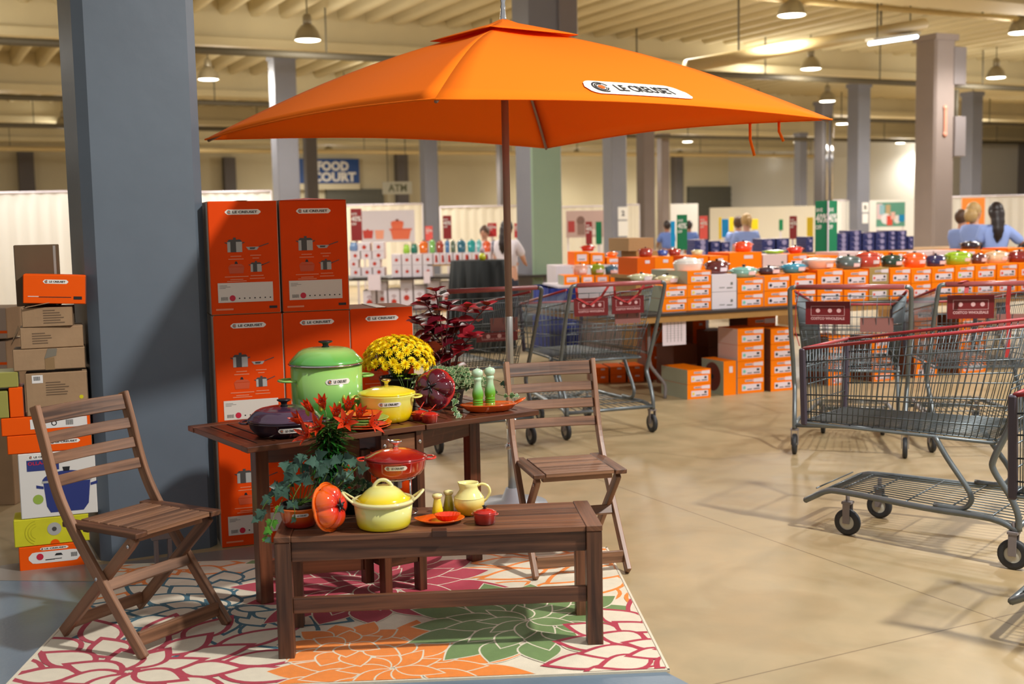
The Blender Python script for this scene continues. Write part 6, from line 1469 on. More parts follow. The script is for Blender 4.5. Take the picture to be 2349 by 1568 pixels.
# riser and second row
t = thing('display_shelf', 'raised shelf behind the front row carrying the second row of orange cartons', 'shelf', dpt(0, 0), DY)
su, _ = at_plane(1458, 600, vplane(.90), DY)
mb = MB(); mb.box(((su+5.5)/2, 1.14, 1.0), (5.5-su, .46, .03)); mb.build('shelf_board', M_tabwood, t)
for x in (su+.05, 1.6, 3.2, 5.0): mb = MB(); mb.box((x, 1.14, .868), (.05, .4, .232)); mb.build('leg', M_tabwood, t)
RZ = 1.016
sec = [(1318, 1352, 577, 'small', None, 'labelled', 'first from the left in the second row'), (1354, 1388, 580, 'small', None, 'labelled', 'second from the left in the second row'), (1392, 1428, 590, 'small', None, 'labelled', 'left of the tan basket front'), (1462, 1502, 590, 'bar', M_or2, 'deep orange', 'left of the wide plain one'), (1502, 1545, 588, 'bar', None, 'plain', 'behind the white flared dish, left side'), (1584, 1625, 586, 'bar', None, 'plain', 'behind the burgundy pot, left'), (1628, 1671, 586, 'bar', None, 'plain', 'behind the burgundy pot, right'), (1673, 1748, 578, 'bar', None, 'wide', 'behind the pale teal dish'),
       (1750, 1806, 583, 'white', M_pk, 'pinkish white', 'behind the plum dish'), (1808, 1852, 582, 'lc', None, 'labelled', 'behind the blue dish'), (1856, 1922, 586, 'bar', None, 'wide', 'behind the white roaster'), (1924, 1988, 577, 'white', M_pk, 'pinkish white', 'behind the slate grey pot'), (1992, 2038, 577, 'bar', None, 'plain', 'behind the tall red pot'), (2046, 2080, 577, 'bar', None, 'plain', 'behind the bright orange pot'), (2084, 2140, 576, 'white', M_pk, 'pinkish white', 'behind the navy pot'), (2144, 2196, 574, 'white', M_pk, 'pinkish white', 'behind the lime pot'), (2200, 2250, 572, 'bar', None, 'plain', 'below the blonde woman'), (2254, 2310, 574, 'bar', None, 'plain', 'below the dark-haired woman'), (2312, 2360, 568, 'bar', None, 'plain', 'cut by the right picture edge')]
t2 = {}
BK = (at_y(1300, 600, 13.4).x, 13.4); BKY = R(10)
_, BKZ = at_plane(1350, 607, BK, BKY)
t = thing('display_stand', 'pale stand behind the blue-skirted table carrying labelled orange cartons', 'stand', (BK[0]-.05, BK[1]-.03, 0), BKY)
mb = MB(); mb.box((.38, .22, (BKZ-.002)/2), (.92, .5, BKZ-.002)); mb.build('stand_body', M_wh, t)
for x0, x1, yt, kind, fr, colr, where in sec:
    if x0 < 1440:
        o, u0, u1, zb, zt = dbox('%s carton on the pale stand, %s' % (colr, where), x0, x1, yt, yt+20, 0, .36, kind, fr=fr, sd=M_or2, tp=M_or, z0=BKZ+.001, p0=BK, yaw=BKY, group='cartons of the second display row'); t2[(x0, x1)] = zt; continue
    dp = .95
    o, u0, u1, zb, zt = dbox('%s carton of the raised second row, %s' % (colr, where), x0, x1, yt, yt+20, dp, .36, kind, fr=fr, sd=fr or M_or2, tp=fr or M_or, z0=RZ, group='cartons of the second display row'); t2[(x0, x1)] = zt
def t2z(x):
    for (a, b), z in t2.items():
        if a-3 <= x <= b+3: return z
    return RZ
for lab, x0, x1, yt, c, st in (('red lidded pot left of the noticed column', 1331, 1366, 556, (196, 44, 22), 'braiser'), ('bright orange pot lid below the noticed column', 1390, 1418, 572, (250, 120, 30), 'braiser'), ('brown-red pot right of the noticed column', 1464, 1498, 566, (160, 50, 30), 'round'), ('small blue lidded pot in the second row', 1508, 1532, 571, (50, 80, 170), 'round'), ('small brown-red pot beside the blue one', 1533, 1562, 568, (176, 50, 26), 'round'),
    ('cream pot left of the navy cartons', 1586, 1612, 571, (210, 200, 150), 'round'), ('large orange-red pot in front of the blonde woman in blue', 1684, 1726, 551, (226, 74, 26), 'round'), ('lime green flat lid dish in the second row', 1752, 1800, 569, (150, 190, 50), 'braiser'), ('red shallow pot right of the navy cartons', 1806, 1842, 558, (206, 50, 26), 'braiser'), ('dark brown pot below the two left women', 2204, 2248, 552, (42, 26, 32), 'round')):
    bgpot(lab, x0, x1, yt, 600, 1.12, c, st, z0=t2z((x0+x1)/2)+.001, tag_=False, group='pots of the second display row', **(dict(p0=(BK[0]-.03, BK[1]+.17), yaw=BKY) if x1 < 1430 else {}))
# left end of the display: low boxes behind the twin-plate cart
LP = (at_y(1294, 651, 12.4).x, 12.4); 
t = thing('display_table', 'table with a blue cloth carrying the small boxes right of the sage green column', 'table', at_y(1255, 700, 12.5)*Vector((1, 1, 0)) if False else Vector((at_y(1255, 650, 12.5).x, 12.3, 0)), R(10))
mb = MB(); mb.box((.95, .35, .845), (1.7, .8, .02)); mb.build('table_top', M_wh, t)
n = 48; pts = []
vs = []; fs = []
per = [(0, -.06), (.30, -.06), (.30, .76), (0, .76)]
seg = []
for i in range(4):
    a, b = Vector(per[i]), Vector(per[(i+1) % 4])
    for k in range(16): q = a.lerp(b, k/16); seg.append((q.x, q.y, i))
for k, (x, y, i) in enumerate(seg):
    off = .02*math.sin(k*1.7); nx, ny = [(0, -1), (1, 0), (0, 1), (-1, 0)][i]
    vs += [(x, y, .835), (x+nx*(.02+off), y+ny*(.02+off), .15)]
for k in range(len(seg)): j = (k+1) % len(seg); fs.append((2*k+1, 2*j+1, 2*j, 2*k))
mb = MB(); mb.add(vs, fs, 0, True); mb.build('table_skirt', mat('royal_blue_cloth', (36, 56, 150), .8), t)
for x, y in ((.16, .05), (1.72, .05), (.16, .65), (1.72, .65)): mb = MB(); mb.box((x, y, .417), (.04, .04, .834)); mb.build('leg', M_elec, t)
for x0, x1, nm in ((1294, 1330, 'first'), (1333, 1364, 'second'), (1366, 1398, 'third'), (1400, 1446, 'fourth')):
    dbox('%s small carton from the left above the blue-skirted table' % nm, x0, x1, 631 if x0 < 1390 else 629, 655, 0, .3, 'small' if x0 < 1390 else 'bar', z0=.857, p0=(LP[0], 12.46), yaw=R(10), group='small cartons on the blue-skirted table')
for lab, x0, x1, yt, c in (('pale pink pot at the left end above the blue-skirted table', 1312, 1350, 603, (226, 170, 150)), ('lime pot beside the pink one', 1352, 1388, 602, (150, 170, 40)), ('grey-blue pot beside the lime one', 1386, 1420, 606, (70, 110, 136))):
    zt = at_plane((x0+x1)/2, 631, (LP[0], 12.46), R(10))[1]
    bgpot(lab, x0, x1, yt, 630, 0, c, 'round', z0=zt+.001, p0=(LP[0]-.02, 12.6), yaw=R(10), group='pots above the blue-skirted table')
# orange cartons in the darker shaded tone on the floor behind the twin-plate cart
FPn = (at_y(1440, 880, 11.2).x, 11.2)
for (x0, x1), yt, n, w_ in (((1364, 1397), 842, 2, 'first'), ((1400, 1436), 840, 2, 'second'), ((1440, 1478), 838, 2, 'third')):
    _, zt = at_plane((x0+x1)/2, yt, FPn, R(10))
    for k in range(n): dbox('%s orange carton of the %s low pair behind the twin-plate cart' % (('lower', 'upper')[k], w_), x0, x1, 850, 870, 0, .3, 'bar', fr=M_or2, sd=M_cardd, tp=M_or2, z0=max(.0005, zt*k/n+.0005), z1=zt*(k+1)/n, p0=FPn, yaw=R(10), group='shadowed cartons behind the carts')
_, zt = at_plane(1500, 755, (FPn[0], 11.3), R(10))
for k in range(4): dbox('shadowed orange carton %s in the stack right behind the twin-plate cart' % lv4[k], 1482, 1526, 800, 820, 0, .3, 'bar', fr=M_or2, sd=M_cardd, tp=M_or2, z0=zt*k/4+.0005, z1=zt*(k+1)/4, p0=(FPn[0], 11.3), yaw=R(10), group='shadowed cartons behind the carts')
# third, distant rows: navy cartons on a high table
NP = (at_y(1592, 560, 16.0).x, 16.0); NYW = R(14)
t = thing('display_table', 'long distant table carrying the navy cartons', 'table', Vector((NP[0]-.2, 15.95, 0)), NYW)
def n_uz(x, y): return at_plane(x, y, NP, NYW)
nz = n_uz(1940, 576)[1]
mb = MB(); mb.box((2.4, .5, nz-.02), (5.4, 1.1, .036)); mb.build('table_top', M_tabwood, t)
for x in (.1, 1.8, 3.4, 5.0): mb = MB(); mb.box((x, .4, (nz-.04)/2), (.06, .6, nz-.04)); mb.build('leg', M_tabwood, t)
nav = [((1594, 1625), 549, 3, 'nearest the green sale sign'), ((1631, 1652), 552, 2, 'left of the people in blue'), ((1655, 1675), 554, 2, 'just left of the blonde person in blue'), ((1748, 1778), 547, 2, 'right of the blonde person in blue'), ((1782, 1811), 546, 2, 'at the end of the first navy group'), ((1850, 1866), 542, 2, 'touching the green sale banner'),
       ((1920, 1946), 534, 4, 'first of the big navy group'), ((1949, 1976), 528, 4, 'second of the big navy group'), ((1979, 2006), 533, 3, 'third of the big navy group'), ((2009, 2034), 531, 3, 'fourth of the big navy group'), ((2037, 2056), 528, 4, 'fifth of the big navy group'), ((2058, 2080), 528, 4, 'sixth of the big navy group'), ((2083, 2096), 541, 2, 'last of the big navy group')]
for (x0, x1), yt, n, w_ in nav:
    _, zt = n_uz((x0+x1)/2, yt)
    for k in range(n):
        lv = ('lower', 'upper') if n == 2 else ('bottom', 'middle', 'top') if n == 3 else lv4
        dbox('navy carton, %s of its stack, %s' % (lv[k], w_), x0, x1, 550, 560, 0, .3, 'navy', fr=M_nv, sd=M_nv, tp=M_pk, z0=nz+.002+(zt-nz-.002)*k/n, z1=nz+.002+(zt-nz-.002)*(k+1)/n, p0=NP, yaw=NYW, group='navy cartons on the distant table')
# pale boxes, tan basket
o, *_ = dbox('woven tan basket standing behind the noticed column', 1442, 1500, 545, 575, 1.6, .4, 'plain', fr=mat('woven_tan', (176, 138, 92), .8, bump=.5, bscale=90), sd=mat('woven_tan', (176, 138, 92), .8), tp=mat('woven_tan', (176, 138, 92), .8), name='tan_basket'); 
o['category'] = 'basket'; o['group'] = 'baskets'
bx_z = o.location.z
t = thing('display_stand', 'plain stand carrying the tan basket', 'stand', (o.location.x+.2, o.location.y+.1, 0), DY); mb = MB(); mb.box((0, .12, bx_z/2-.001), (.3, .3, bx_z-.004)); mb.build('stand_body', M_tabwood, t)

# ================================================================== SIGNS
M_gsign = mat('green_sign', (0, 122, 74), .45); M_rsign = mat('red_sign', (206, 52, 52), .45); M_csign = mat('coral_sign', (252, 100, 88), .45); M_ysign = mat('yellow_sign', (240, 206, 20), .45); M_bsign = mat('cyan_sign', (0, 160, 226), .45); M_nsign = mat('deep_red_sign', (150, 40, 40), .45)
def sign(label, x0, x1, yt, yb, Y, m, words=(), foot=True, two=False):
    a, b = at_y(x0, yb, Y), at_y(x1, yt, Y); w, h = b.x-a.x, b.z-a.z
    r = thing('hanging_sign' if not foot else 'sale_sign', label, 'sign', ((a.x+b.x)/2, Y, 0), 0, 'coloured sale signs')
    mb = MB(); mb.box((0, 0, a.z+h/2), (w, .02, h)); mb.build('panel', m, r, bevel=.002)
    if words:
        mb = MB(); fn = plane_fn((0, -.0115, a.z), (1, 0, 0), (0, 0, 1))
        for s, x, z, ww, hh in words: add_text(mb, s, fn, -w/2+x*w, z*h, ww*w, hh*h, 0, 0, .03)
        mb.build('lettering', M_white_print, r)
    mb = MB(); mb.box((0, .03, (a.z+h*.3)/2+.0), (.03, .02, a.z+h*.3)); mb.build('pole', M_wh, r)
    mb = MB(); mb.box((0, .03, .008), (.3, .3, .016)); mb.build('foot', M_wh, r)
    return r
big = (('SAVE', .08, .80, .5, .07), ('40%', .06, .60, .9, .17), ('OFF', .06, .48, .45, .08))
# two-sided green banner column
a, b = at_y(1868, 586, 13.2), at_y(1918, 460, 13.2); w = .17; h = b.z-a.z
r = thing('sale_sign', 'tall two-faced green sale banner before the column with reflected stripes', 'sign', ((a.x+b.x)/2+.01, 13.2, 0), R(40), 'coloured sale signs')
mb = MB(); mb.box((0, 0, a.z+h/2), (w, w, h)); mb.m = [0]*6; mb.build('banner_box', mat('green_banner', (10, 128, 84), .45), r, bevel=.004)
for nm, fn in (('left', plane_fn((-w/2-.001, 0, a.z), (0, -1, 0), (0, 0, 1))), ('front', plane_fn((0, -w/2-.001, a.z), (1, 0, 0), (0, 0, 1)))):
    mb = MB(); [add_text(mb, s, fn, -w/2+x*w, z*h, ww*w, hh*h, 0, 0, .03) for s, x, z, ww, hh in big]; mb.build('lettering', M_white_print, r)
mb = MB(); mb.box((-w/2, -w/2, a.z+h/2), (.014, .014, h)); mb.build('corner_strip', M_wh, r); mb = MB(); mb.box((0, 0, a.z/2), (.05, .05, a.z)); mb.build('pole', M_wh, r)
sign('green sale sign with white percent lettering before the white panel', 1553, 1576, 492, 573, 15.2, M_gsign, big)
sign('cyan narrow sign left of the green sale sign', 1539, 1548, 507, 566, 15.6, M_bsign)
sign('coral sale sign right of the white panel', 1605, 1623, 495, 548, 18.6, M_csign, big)
sign('cyan sign between two yellow ones', 1656, 1671, 502, 544, 20, M_bsign)
sign('narrow yellow sign left of the cyan one', 1649, 1655, 498, 548, 21, M_ysign)
sign('yellow sign right of the cyan one, left of the blonde person', 1673, 1683, 498, 530, 22, M_ysign)
sign('bright yellow sign right of the blonde person in blue', 1724, 1739, 502, 526, 22, M_ysign)
sign('red sale sign left of the pale distant column', 1811, 1828, 495, 548, 19, M_nsign, big)
sign('small green sign above the far drapes', 1787, 1796, 503, 528, 24, M_gsign)
sign('narrow yellow sign just left of the green banner', 1851, 1865, 498, 543, 20, M_ysign)
sign('dark red sale sign left of the noticed column', 1344, 1358, 508, 560, 17, M_nsign, big)
sign('green bottle-shaped sign beside the noticed column', 1367, 1380, 508, 560, 17.8, M_gsign)
sign('tall red sale sign left of the cookware poster', 806, 829, 478, 552, 19.0, M_nsign, big)
sign('bright red sign at the right corner of the poster', 976, 992, 518, 552, 19, M_csign, big)
sign('deep red sign right of the thin grey column', 1017, 1035, 494, 548, 19, M_nsign, big)
sign('red sign left of the umbrella pole beside the dark-haired shopper', 1119, 1139, 511, 543, 19, M_rsign, big)
sign('red sign between the umbrella pole and the sage green column', 1180, 1192, 512, 545, 19, M_rsign, big)
# food court and cash machine signs high on the far wall
u0, z1 = wall_u(660, 363, 57.0); u1, z0 = wall_u(826, 420, 57.0)
r = thing('wall_sign', 'blue FOOD COURT sign with white letters high on the far wall', 'sign', room((u0+u1)/2, 57.1, 0), ROOM, 'wall signs'); w = u1-u0; h = z1-z0
mb = MB(); mb.box((0, 0, (z0+z1)/2), (w, .1, h)); mb.build('panel', mat('court_blue', (30, 72, 138), .5), r)
mb = MB(); fn = plane_fn((0, -.055, z0), (1, 0, 0), (0, 0, 1)); add_text(mb, 'FOOD', fn, -w/2+.40*w, .50*h, .45*w, .40*h, 0, 0, .05); add_text(mb, 'COURT', fn, -w/2+.33*w, .06*h, .62*w, .40*h, 0, 0, .05); mb.build('lettering', M_white_print, r)
mb = MB(); mb.box((0, .02, z0-h*.13), (w, .1, h*.24)); mb.build('lower_strip', M_cream2 if False else mat('sign_strip', (212, 200, 168), .6), r)
a, b = at_y(878, 446, 40), at_y(944, 416, 40)
r = thing('hanging_sign', 'white ATM sign hanging right of the blue sign', 'sign', ((a.x+b.x)/2, 40, 0), R(10), 'wall signs'); w = b.x-a.x; h = b.z-a.z
mb = MB(); mb.box((0, 0, (a.z+b.z)/2), (w, .3, h)); mb.build('panel', mat('atm_white', (206, 204, 186), .6), r); mb = MB(); add_text(mb, 'ATM', plane_fn((0, -.155, a.z), (1, 0, 0), (0, 0, 1)), -.32*w, .2*h, .64*w, .6*h, 0, 0, .03); mb.build('lettering', mat('dull_green_print', (110, 112, 84), .6), r)
mb = MB(); mb.box((-.3, 0, (b.z+5.6)/2), (.03, .03, 5.6-b.z)); mb.box((.3, 0, (b.z+5.6)/2), (.03, .03, 5.6-b.z)); mb.build('hanger_rods', M_conduit, r)

# ================================================================== DRAPES AND PANELS
M_drape = mat('white_drape', (232, 228, 220), .8, trans=.15); M_drape2 = mat('warm_white_drape', (228, 218, 196), .8)
def drape(label, x0, x1, yt, Y, m=None, flat=False, yaw=0):
    a, b = at_y(x0, yt, Y), at_y(x1, yt, Y); w = b.x-a.x; h = (a.z+b.z)/2
    r = thing('pipe_and_drape' if not flat else 'partition', label, 'curtain' if not flat else 'partition', (a.x, Y, 0), yaw, 'white dividers around the hall')
    mb = MB()
    if flat: mb.box((w/2, 0, h/2), (w, .05, h)); mb.build('panel_board', m or M_drape, r); return r
    n = max(12, int(w/.07)); vs = []; fs = []
    for k in range(n+1):
        x = w*k/n; y = .035*math.sin(k*1.9)+.012*math.sin(k*.7)
        vs += [(x, y, .01), (x, y*.6, h*.5), (x, y*.3, h)]
    for k in range(n): fs += [(3*k, 3*k+3, 3*k+4, 3*k+1), (3*k+1, 3*k+4, 3*k+5, 3*k+2)]
    mb.add(vs, fs, 0, True); mb.build('drape', m or M_drape, r)
    mb = MB(); mb.tube([(0, 0, h+.01), (w, 0, h+.01)], .022, 8); mb.build('rail', M_wh, r)
    for x in (0, w): mb = MB(); mb.tube([(x, .03, 0), (x, .03, h+.02)], .022, 8); mb.build('post', M_wh, r)
    return r
drape('bright white pleated curtain at far left behind the brown boxes', -420, 200, 446, 20.5)
drape('white drape whose top edge shows above the left orange cartons', 440, 620, 441, 27)
drape('cream drape behind the cookware poster', 792, 968, 470, 30, M_drape2)
drape('cream drape between the thin grey column and the umbrella pole', 1010, 1192, 474, 32, M_drape2)
drape('cream drape right of the sage green column', 1288, 1392, 474, 32, M_drape2)
drape('cream strip of drape between the noticed column and its right neighbour', 1434, 1466, 470, 34, M_drape2)
drape('blank white display panel behind the green sale sign', 1538, 1601, 467, 30, M_drape, True)
drape('long low cream partition behind the people in blue, centre right', 1628, 1870, 474, 36, M_drape2, True)
drape('white drape right of the green banner', 1912, 1948, 460, 33)
drape('white panelled booth wall behind the navy cartons', 1995, 2100, 458, 31, M_drape, True)
drape('white drape behind the women in blue shirts', 2184, 2420, 450, 29)
# posters
def poster(label, x0, x1, yt, yb, Y, bg, blobs, p=None):
    a, b = at_y(x0, yb, Y), at_y(x1, yt, Y); w, h = b.x-a.x, b.z-a.z; r = thing('poster', label, 'poster', ((a.x), Y, 0), 0, 'posters')
    mb = MB(); mb.box((w/2, 0, a.z+h/2), (w, .03, h)); mb.build('board', bg, r); mb = MB(); fn = plane_fn((0, -.017, a.z), (1, 0, 0), (0, 0, 1)); ms = []
    for i, (kind, x, z, ww, hh, c) in enumerate(blobs):
        mm = mat('poster_%d_%d_%d' % c, c, .6); 
        if mm not in ms: ms.append(mm)
        k = ms.index(mm)
        if kind == 'b': mb.flat([(x*w, z*h), ((x+ww)*w, z*h), ((x+ww)*w, (z+hh)*h), (x*w, (z+hh)*h)], fn, i*.0006, k)
        elif kind == 'p': mb.flat([((x+.1*ww)*w, z*h), ((x+.9*ww)*w, z*h), ((x+ww)*w, (z+hh)*h), (x*w, (z+hh)*h)], fn, i*.0006, k)
        else: mb.flat([((x+ww/2+ww/2*math.cos(q*PI/8))*w, (z+hh/2+hh/2*math.sin(q*PI/8))*h) for q in range(16)], fn, i*.0006, k)
    mb.build('printed_picture', ms, r)
    for q in (.05, .95): mb = MB(); mb.box((q*w, .03, (a.z+h*.5)/2), (.03, .02, a.z+h*.5)); mb.build('post', M_wh, r)
    return r
CO_ = (240, 120, 84); CR_ = (206, 70, 60)
poster('white poster picturing orange cookware, left display area', 829, 950, 481, 556, 22, mat('poster_white', (228, 222, 232), .6), [('p', .03, .12, .20, .26, CR_), ('p', .26, .10, .17, .28, (250, 170, 140)), ('c', .10, .36, .05, .06, CR_), ('p', .55, .08, .38, .30, CO_), ('b', .53, .37, .42, .05, (230, 100, 70)), ('p', .56, .42, .24, .16, CO_), ('c', .56, .55, .24, .12, (236, 110, 76)), ('c', .65, .65, .06, .07, (120, 60, 50))])
poster('greyish rose poster of a red pot left of the noticed column', 1299, 1384, 482, 545, 22, mat('poster_rose', (186, 158, 150), .6), [('b', .05, .2, .18, .42, (170, 60, 56)), ('c', .28, .45, .22, .35, (120, 90, 80)), ('b', .3, .1, .2, .4, (140, 110, 100)), ('b', .6, .1, .2, .2, (214, 196, 190))])
poster('green booth poster with colourful shapes behind the navy cartons', 2010, 2076, 463, 520, 29, mat('poster_green', (96, 160, 140), .6), [('b', .0, .3, .2, .65, (226, 200, 206)), ('b', .1, .5, .18, .4, (150, 196, 210)), ('b', .32, .5, .16, .4, (196, 170, 130)), ('c', .15, .1, .35, .45, (236, 236, 240)), ('b', .36, .05, .2, .4, (226, 80, 60)), ('c', .6, .12, .25, .35, (236, 230, 226)), ('b', .78, .2, .2, .28, (0, 140, 200)), ('b', .5, .3, .15, .3, (232, 190, 180))])
poster('orange poster with a pale emblem behind the blonde woman', 2206, 2259, 453, 515, 26, mat('poster_orange', (250, 140, 50), .6), [('c', .36, .66, .26, .2, (246, 214, 190))])

# ================================================================== WHITE BOX DISPLAY AT LEFT
WP = (at_y(800, 600, 17.2).x, 17.2); WB = dict(p0=WP, yaw=0.0)
def wz(y): return at_plane(900, y, WP, 0)[1]
t = thing('display_table', 'white-box display table left of the round black table', 'table', (WP[0]-.5, 17.15, 0), 0)
sz = wz(636)
mb = MB(); mb.box((1.6, .55, sz-.02), (3.6, 1.2, .03)); mb.build('table_top', M_tabletop, t)
mb = MB(); mb.box((1.6, .55, .27), (3.6, 1.2, .03)); mb.build('lower_shelf', M_tabwood, t)
for x in (-.1, 1.6, 3.3):
    for y in (.05, 1.05): mb = MB(); mb.box((x, y, (sz-.036)/2), (.04, .04, sz-.036)); mb.build('leg', M_elec, t)
GW = 'white fruit-picture boxes on the left display'
rows = [wz(632), wz(612.5), wz(593.5), wz(574.5), wz(555)]
names_row = ['bottom row', 'second row', 'third row', 'top row']
for ri in range(4):
    xs = [(803, 827), (829, 853), (855, 882)]
    if ri == 3: xs = [(822, 850), (856, 882)]
    if ri == 1: xs = [(800, 822), (846, 872)]
    for k, (x0, x1) in enumerate(xs): dbox('white box in the %s of the left block, %s' % (names_row[ri], ('left', 'middle', 'right')[k]), x0, x1, 600, 610, 0, .3, 'apple', fr=M_wh, sd=M_pk, tp=M_wh, z0=max(sz, rows[ri])+.001 if ri == 0 else rows[ri]+.001, z1=rows[ri+1], group=GW, name='white_box', **WB)
for ri, (za, zb) in enumerate(((sz+.001, wz(608)), (wz(608), wz(583)))):
    for k, x0 in enumerate((898, 922, 946, 970)): dbox('white box in the %s row of the right block, %s from the left' % (('lower', 'upper')[ri], ('first', 'second', 'third', 'fourth')[k]), x0, x0+22.5, 600, 610, 0, .3, 'apple', fr=M_wh, sd=M_pk, tp=M_wh, z0=za+.001, z1=zb, group=GW, name='white_box', **WB)
for k, x0 in enumerate((994, 1009, 1024, 1040, 1062, 1084, 1106)): dbox('narrow white box with a tall red picture, %s from the left' % ('first', 'second', 'third', 'fourth', 'fifth', 'sixth', 'seventh')[k], x0, x0+(14.5 if k < 3 else 20), 590, 600, 0, .3, 'tall', fr=M_wh, sd=M_pk, tp=M_wh, z0=wz(608)+.001, z1=wz(582), group='tall white boxes on the left display', name='white_box', **WB)
mb = MB(); mb.box((.97, .15, .0), (1.0, .3, .02)); 
o = thing('box_riser', 'thin riser board under the narrow white boxes', 'board', (WP[0]+1.2, 17.2, 0), 0); mb = MB(); mb.box((.42, .15, wz(608)-.011), (1.0, .3, .02)); mb.build('board', M_tabwood, o)
for x in (-.06, .42, .9): mb = MB(); mb.box((x, .15, (sz+wz(608)-.02)/2), (.03, .28, wz(608)-.022-sz)); mb.build('support', M_tabwood, o)
zl = .286
for k, (x0, x1, yt) in enumerate(((833, 862, 664), (866, 888, 645), (891, 917, 661), (919, 947, 640), (950, 976, 655), (980, 1010, 645), (1012, 1040, 648))):
    dbox('white kettle-picture box on the lower shelf, %s from the left' % ('first', 'second', 'third', 'fourth', 'fifth', 'sixth', 'seventh')[k], x0, x1, 670, 690, 0, .3, 'kettle', fr=M_wh, sd=M_pk, tp=M_wh, z0=zl, z1=wz(yt), group='kettle boxes on the lower shelf', name='white_box', **WB)
mb = MB(); a, b = at_y(844, 666, 17.05), at_y(872, 629, 17.05); mb.box(((a.x+b.x)/2, 17.08, (a.z+b.z)/2), (b.x-a.x, .01, b.z-a.z)); o = mb.build('price_sheet', M_lil); tag(o, 'white price sheet on the front of the left display', 'sign')
mb = MB(); a, b = at_y(972, 650, 17.05), at_y(986, 622, 17.05); mb.box(((a.x+b.x)/2, 17.08, (a.z+b.z)/2), (b.x-a.x, .01, b.z-a.z)); o = mb.build('price_sheet', M_lil); tag(o, 'narrow white price sheet below the fourth column of white boxes', 'sign')
# pots on top of the white boxes
PW = dict(p0=(WP[0], 17.34), yaw=0.0, tag_=False, group='coloured crocks and kettles on the left display')
zt_ = wz(583)+.002
for lab, x0, x1, yt, c, st in (('lime green kettle on the white boxes', 924, 941, 554, (150, 196, 60), 'kettle'), ('dark green kettle beside the lime one', 941, 959, 552, (30, 110, 90), 'kettle'), ('orange crock right of the kettles', 960, 983, 550, (226, 110, 30), 'round'), ('light green crock', 984, 999, 550, (120, 176, 90), 'tall'), ('brown-red crock', 1000, 1019, 549, (160, 60, 36), 'round'), ('blue crock', 1020, 1032, 552, (60, 110, 160), 'tall'), ('olive grey crock', 1033, 1046, 552, (80, 96, 76), 'tall'), ('large petrol blue crock', 1047, 1070, 547, (38, 96, 116), 'round'), ('teal crock', 1071, 1092, 547, (36, 150, 150), 'round'), ('pale teal crock', 1093, 1105, 550, (110, 180, 180), 'tall'), ('orange crock left of the dark-haired shopper', 1106, 1127, 550, (226, 90, 40), 'round'), ('navy crock beside the umbrella pole', 1128, 1140, 552, (40, 52, 96), 'tall')):
    bgpot(lab+(' in the row on the left display' if len(lab.split()) < 4 else ''), x0, x1, yt, 580, 0, c, st, z0=zt_, **PW)
t = thing('top_board', 'thin board on the white boxes under the row of crocks', 'board', (at_y(925, 583, 17.34).x, 17.2, wz(583)+.0005-.002), 0)
bgpot('steel-blue kettle at the left end of the white boxes', 800, 822, 549, 575, 0, (110, 140, 180), 'kettle', z0=rows[3]+.001, **PW)
COL.objects.unlink(t); bpy.data.objects.remove(t)
# round table with black cloth
a = at_z(1100, 597, 1.07); r = thing('round_table', 'tall round table under a black pleated cloth behind the coleus', 'table', (at_y(1100, 600, 14.1).x, 14.3, 0), 0)
mb = MB(); n = 96; vs = []; fs = []
for k in range(n): a_ = 2*PI*k/n; q = .36+.025*math.sin(k*PI/3); vs += [(.35*math.cos(a_), .35*math.sin(a_), 1.075), (q*math.cos(a_)*1.06, q*math.sin(a_)*1.06, .55), (q*math.cos(a_)*1.1, q*math.sin(a_)*1.1, .02)]
for k in range(n): j = (k+1) % n; fs += [(3*k+1, 3*j+1, 3*j, 3*k), (3*k+2, 3*j+2, 3*j+1, 3*k+1)]
fs.append(tuple(3*k for k in range(n))); mb.add(vs, fs, 0, True); mb.build('tablecloth', mat('black_cloth', (16, 20, 20), .85), r)
mb = MB(); mb.tube([(0, 0, 0), (0, 0, 1.06)], .04, 10); mb.build('pedestal', M_black, r)
p = Vector((at_y(1107, 597, 14.25).x, 14.2, 1.077)); r = thing('pepper_jar', 'small yellow jar with a pale lid on the black-clothed table', 'jar', p)
mb = MB(); mb.lathe([(.0001, 0), (.03, 0), (.042, .03), (.038, .06), (.024, .085), (.0001, .088)], 20); mb.build('body', mat('acid_yellow', (206, 210, 30), .2, coat=.5), r)
mb = MB(); mb.lathe([(.022, .086), (.030, .10), (.028, .13), (.012, .15), (.0001, .152)], 20); mb.build('lid', mat('mauve_lid', (190, 160, 170), .3), r)
# boxes and orange bundle behind the dark-haired woman
for k, (x0, x1, yt, fr) in enumerate(((2258, 2300, 478, M_bge), (2310, 2345, 488, M_or), (2346, 2385, 484, M_bge))):
    pass
# ================================================================== PEOPLE
def skin_mesh(name, nodes, edges, m, parent, sub=1):
    """nodes: {key: (x, y, z, r)}"""
    keys = list(nodes); me = bpy.data.meshes.new(name); me.from_pydata([nodes[k][:3] for k in keys], [(keys.index(a), keys.index(b)) for a, b in edges], [])
    o = bpy.data.objects.new(name, me); COL.objects.link(o); o.parent = parent; me.materials.append(m)
    sk = o.modifiers.new('skin', 'SKIN'); sk.use_smooth_shade = True
    lay = me.skin_vertices[0].data
    for i, k in enumerate(keys):
        r = nodes[k][3]; lay[i].radius = r if isinstance(r, tuple) else (r, r); lay[i].use_root = (i == 0)
    s = o.modifiers.new('sub', 'SUBSURF'); s.levels = sub; s.render_levels = sub
    return o
M_skin = mat('skin', (214, 160, 132), .5); M_skin2 = mat('tan_skin', (150, 98, 72), .5)
M_bshirt = mat('light_blue_shirt', (150, 172, 232), .8, var=.04, vscale=6); M_bshirt2 = mat('deeper_blue_shirt', (96, 120, 186), .8); M_trou = mat('dark_trousers', (40, 42, 56), .8)
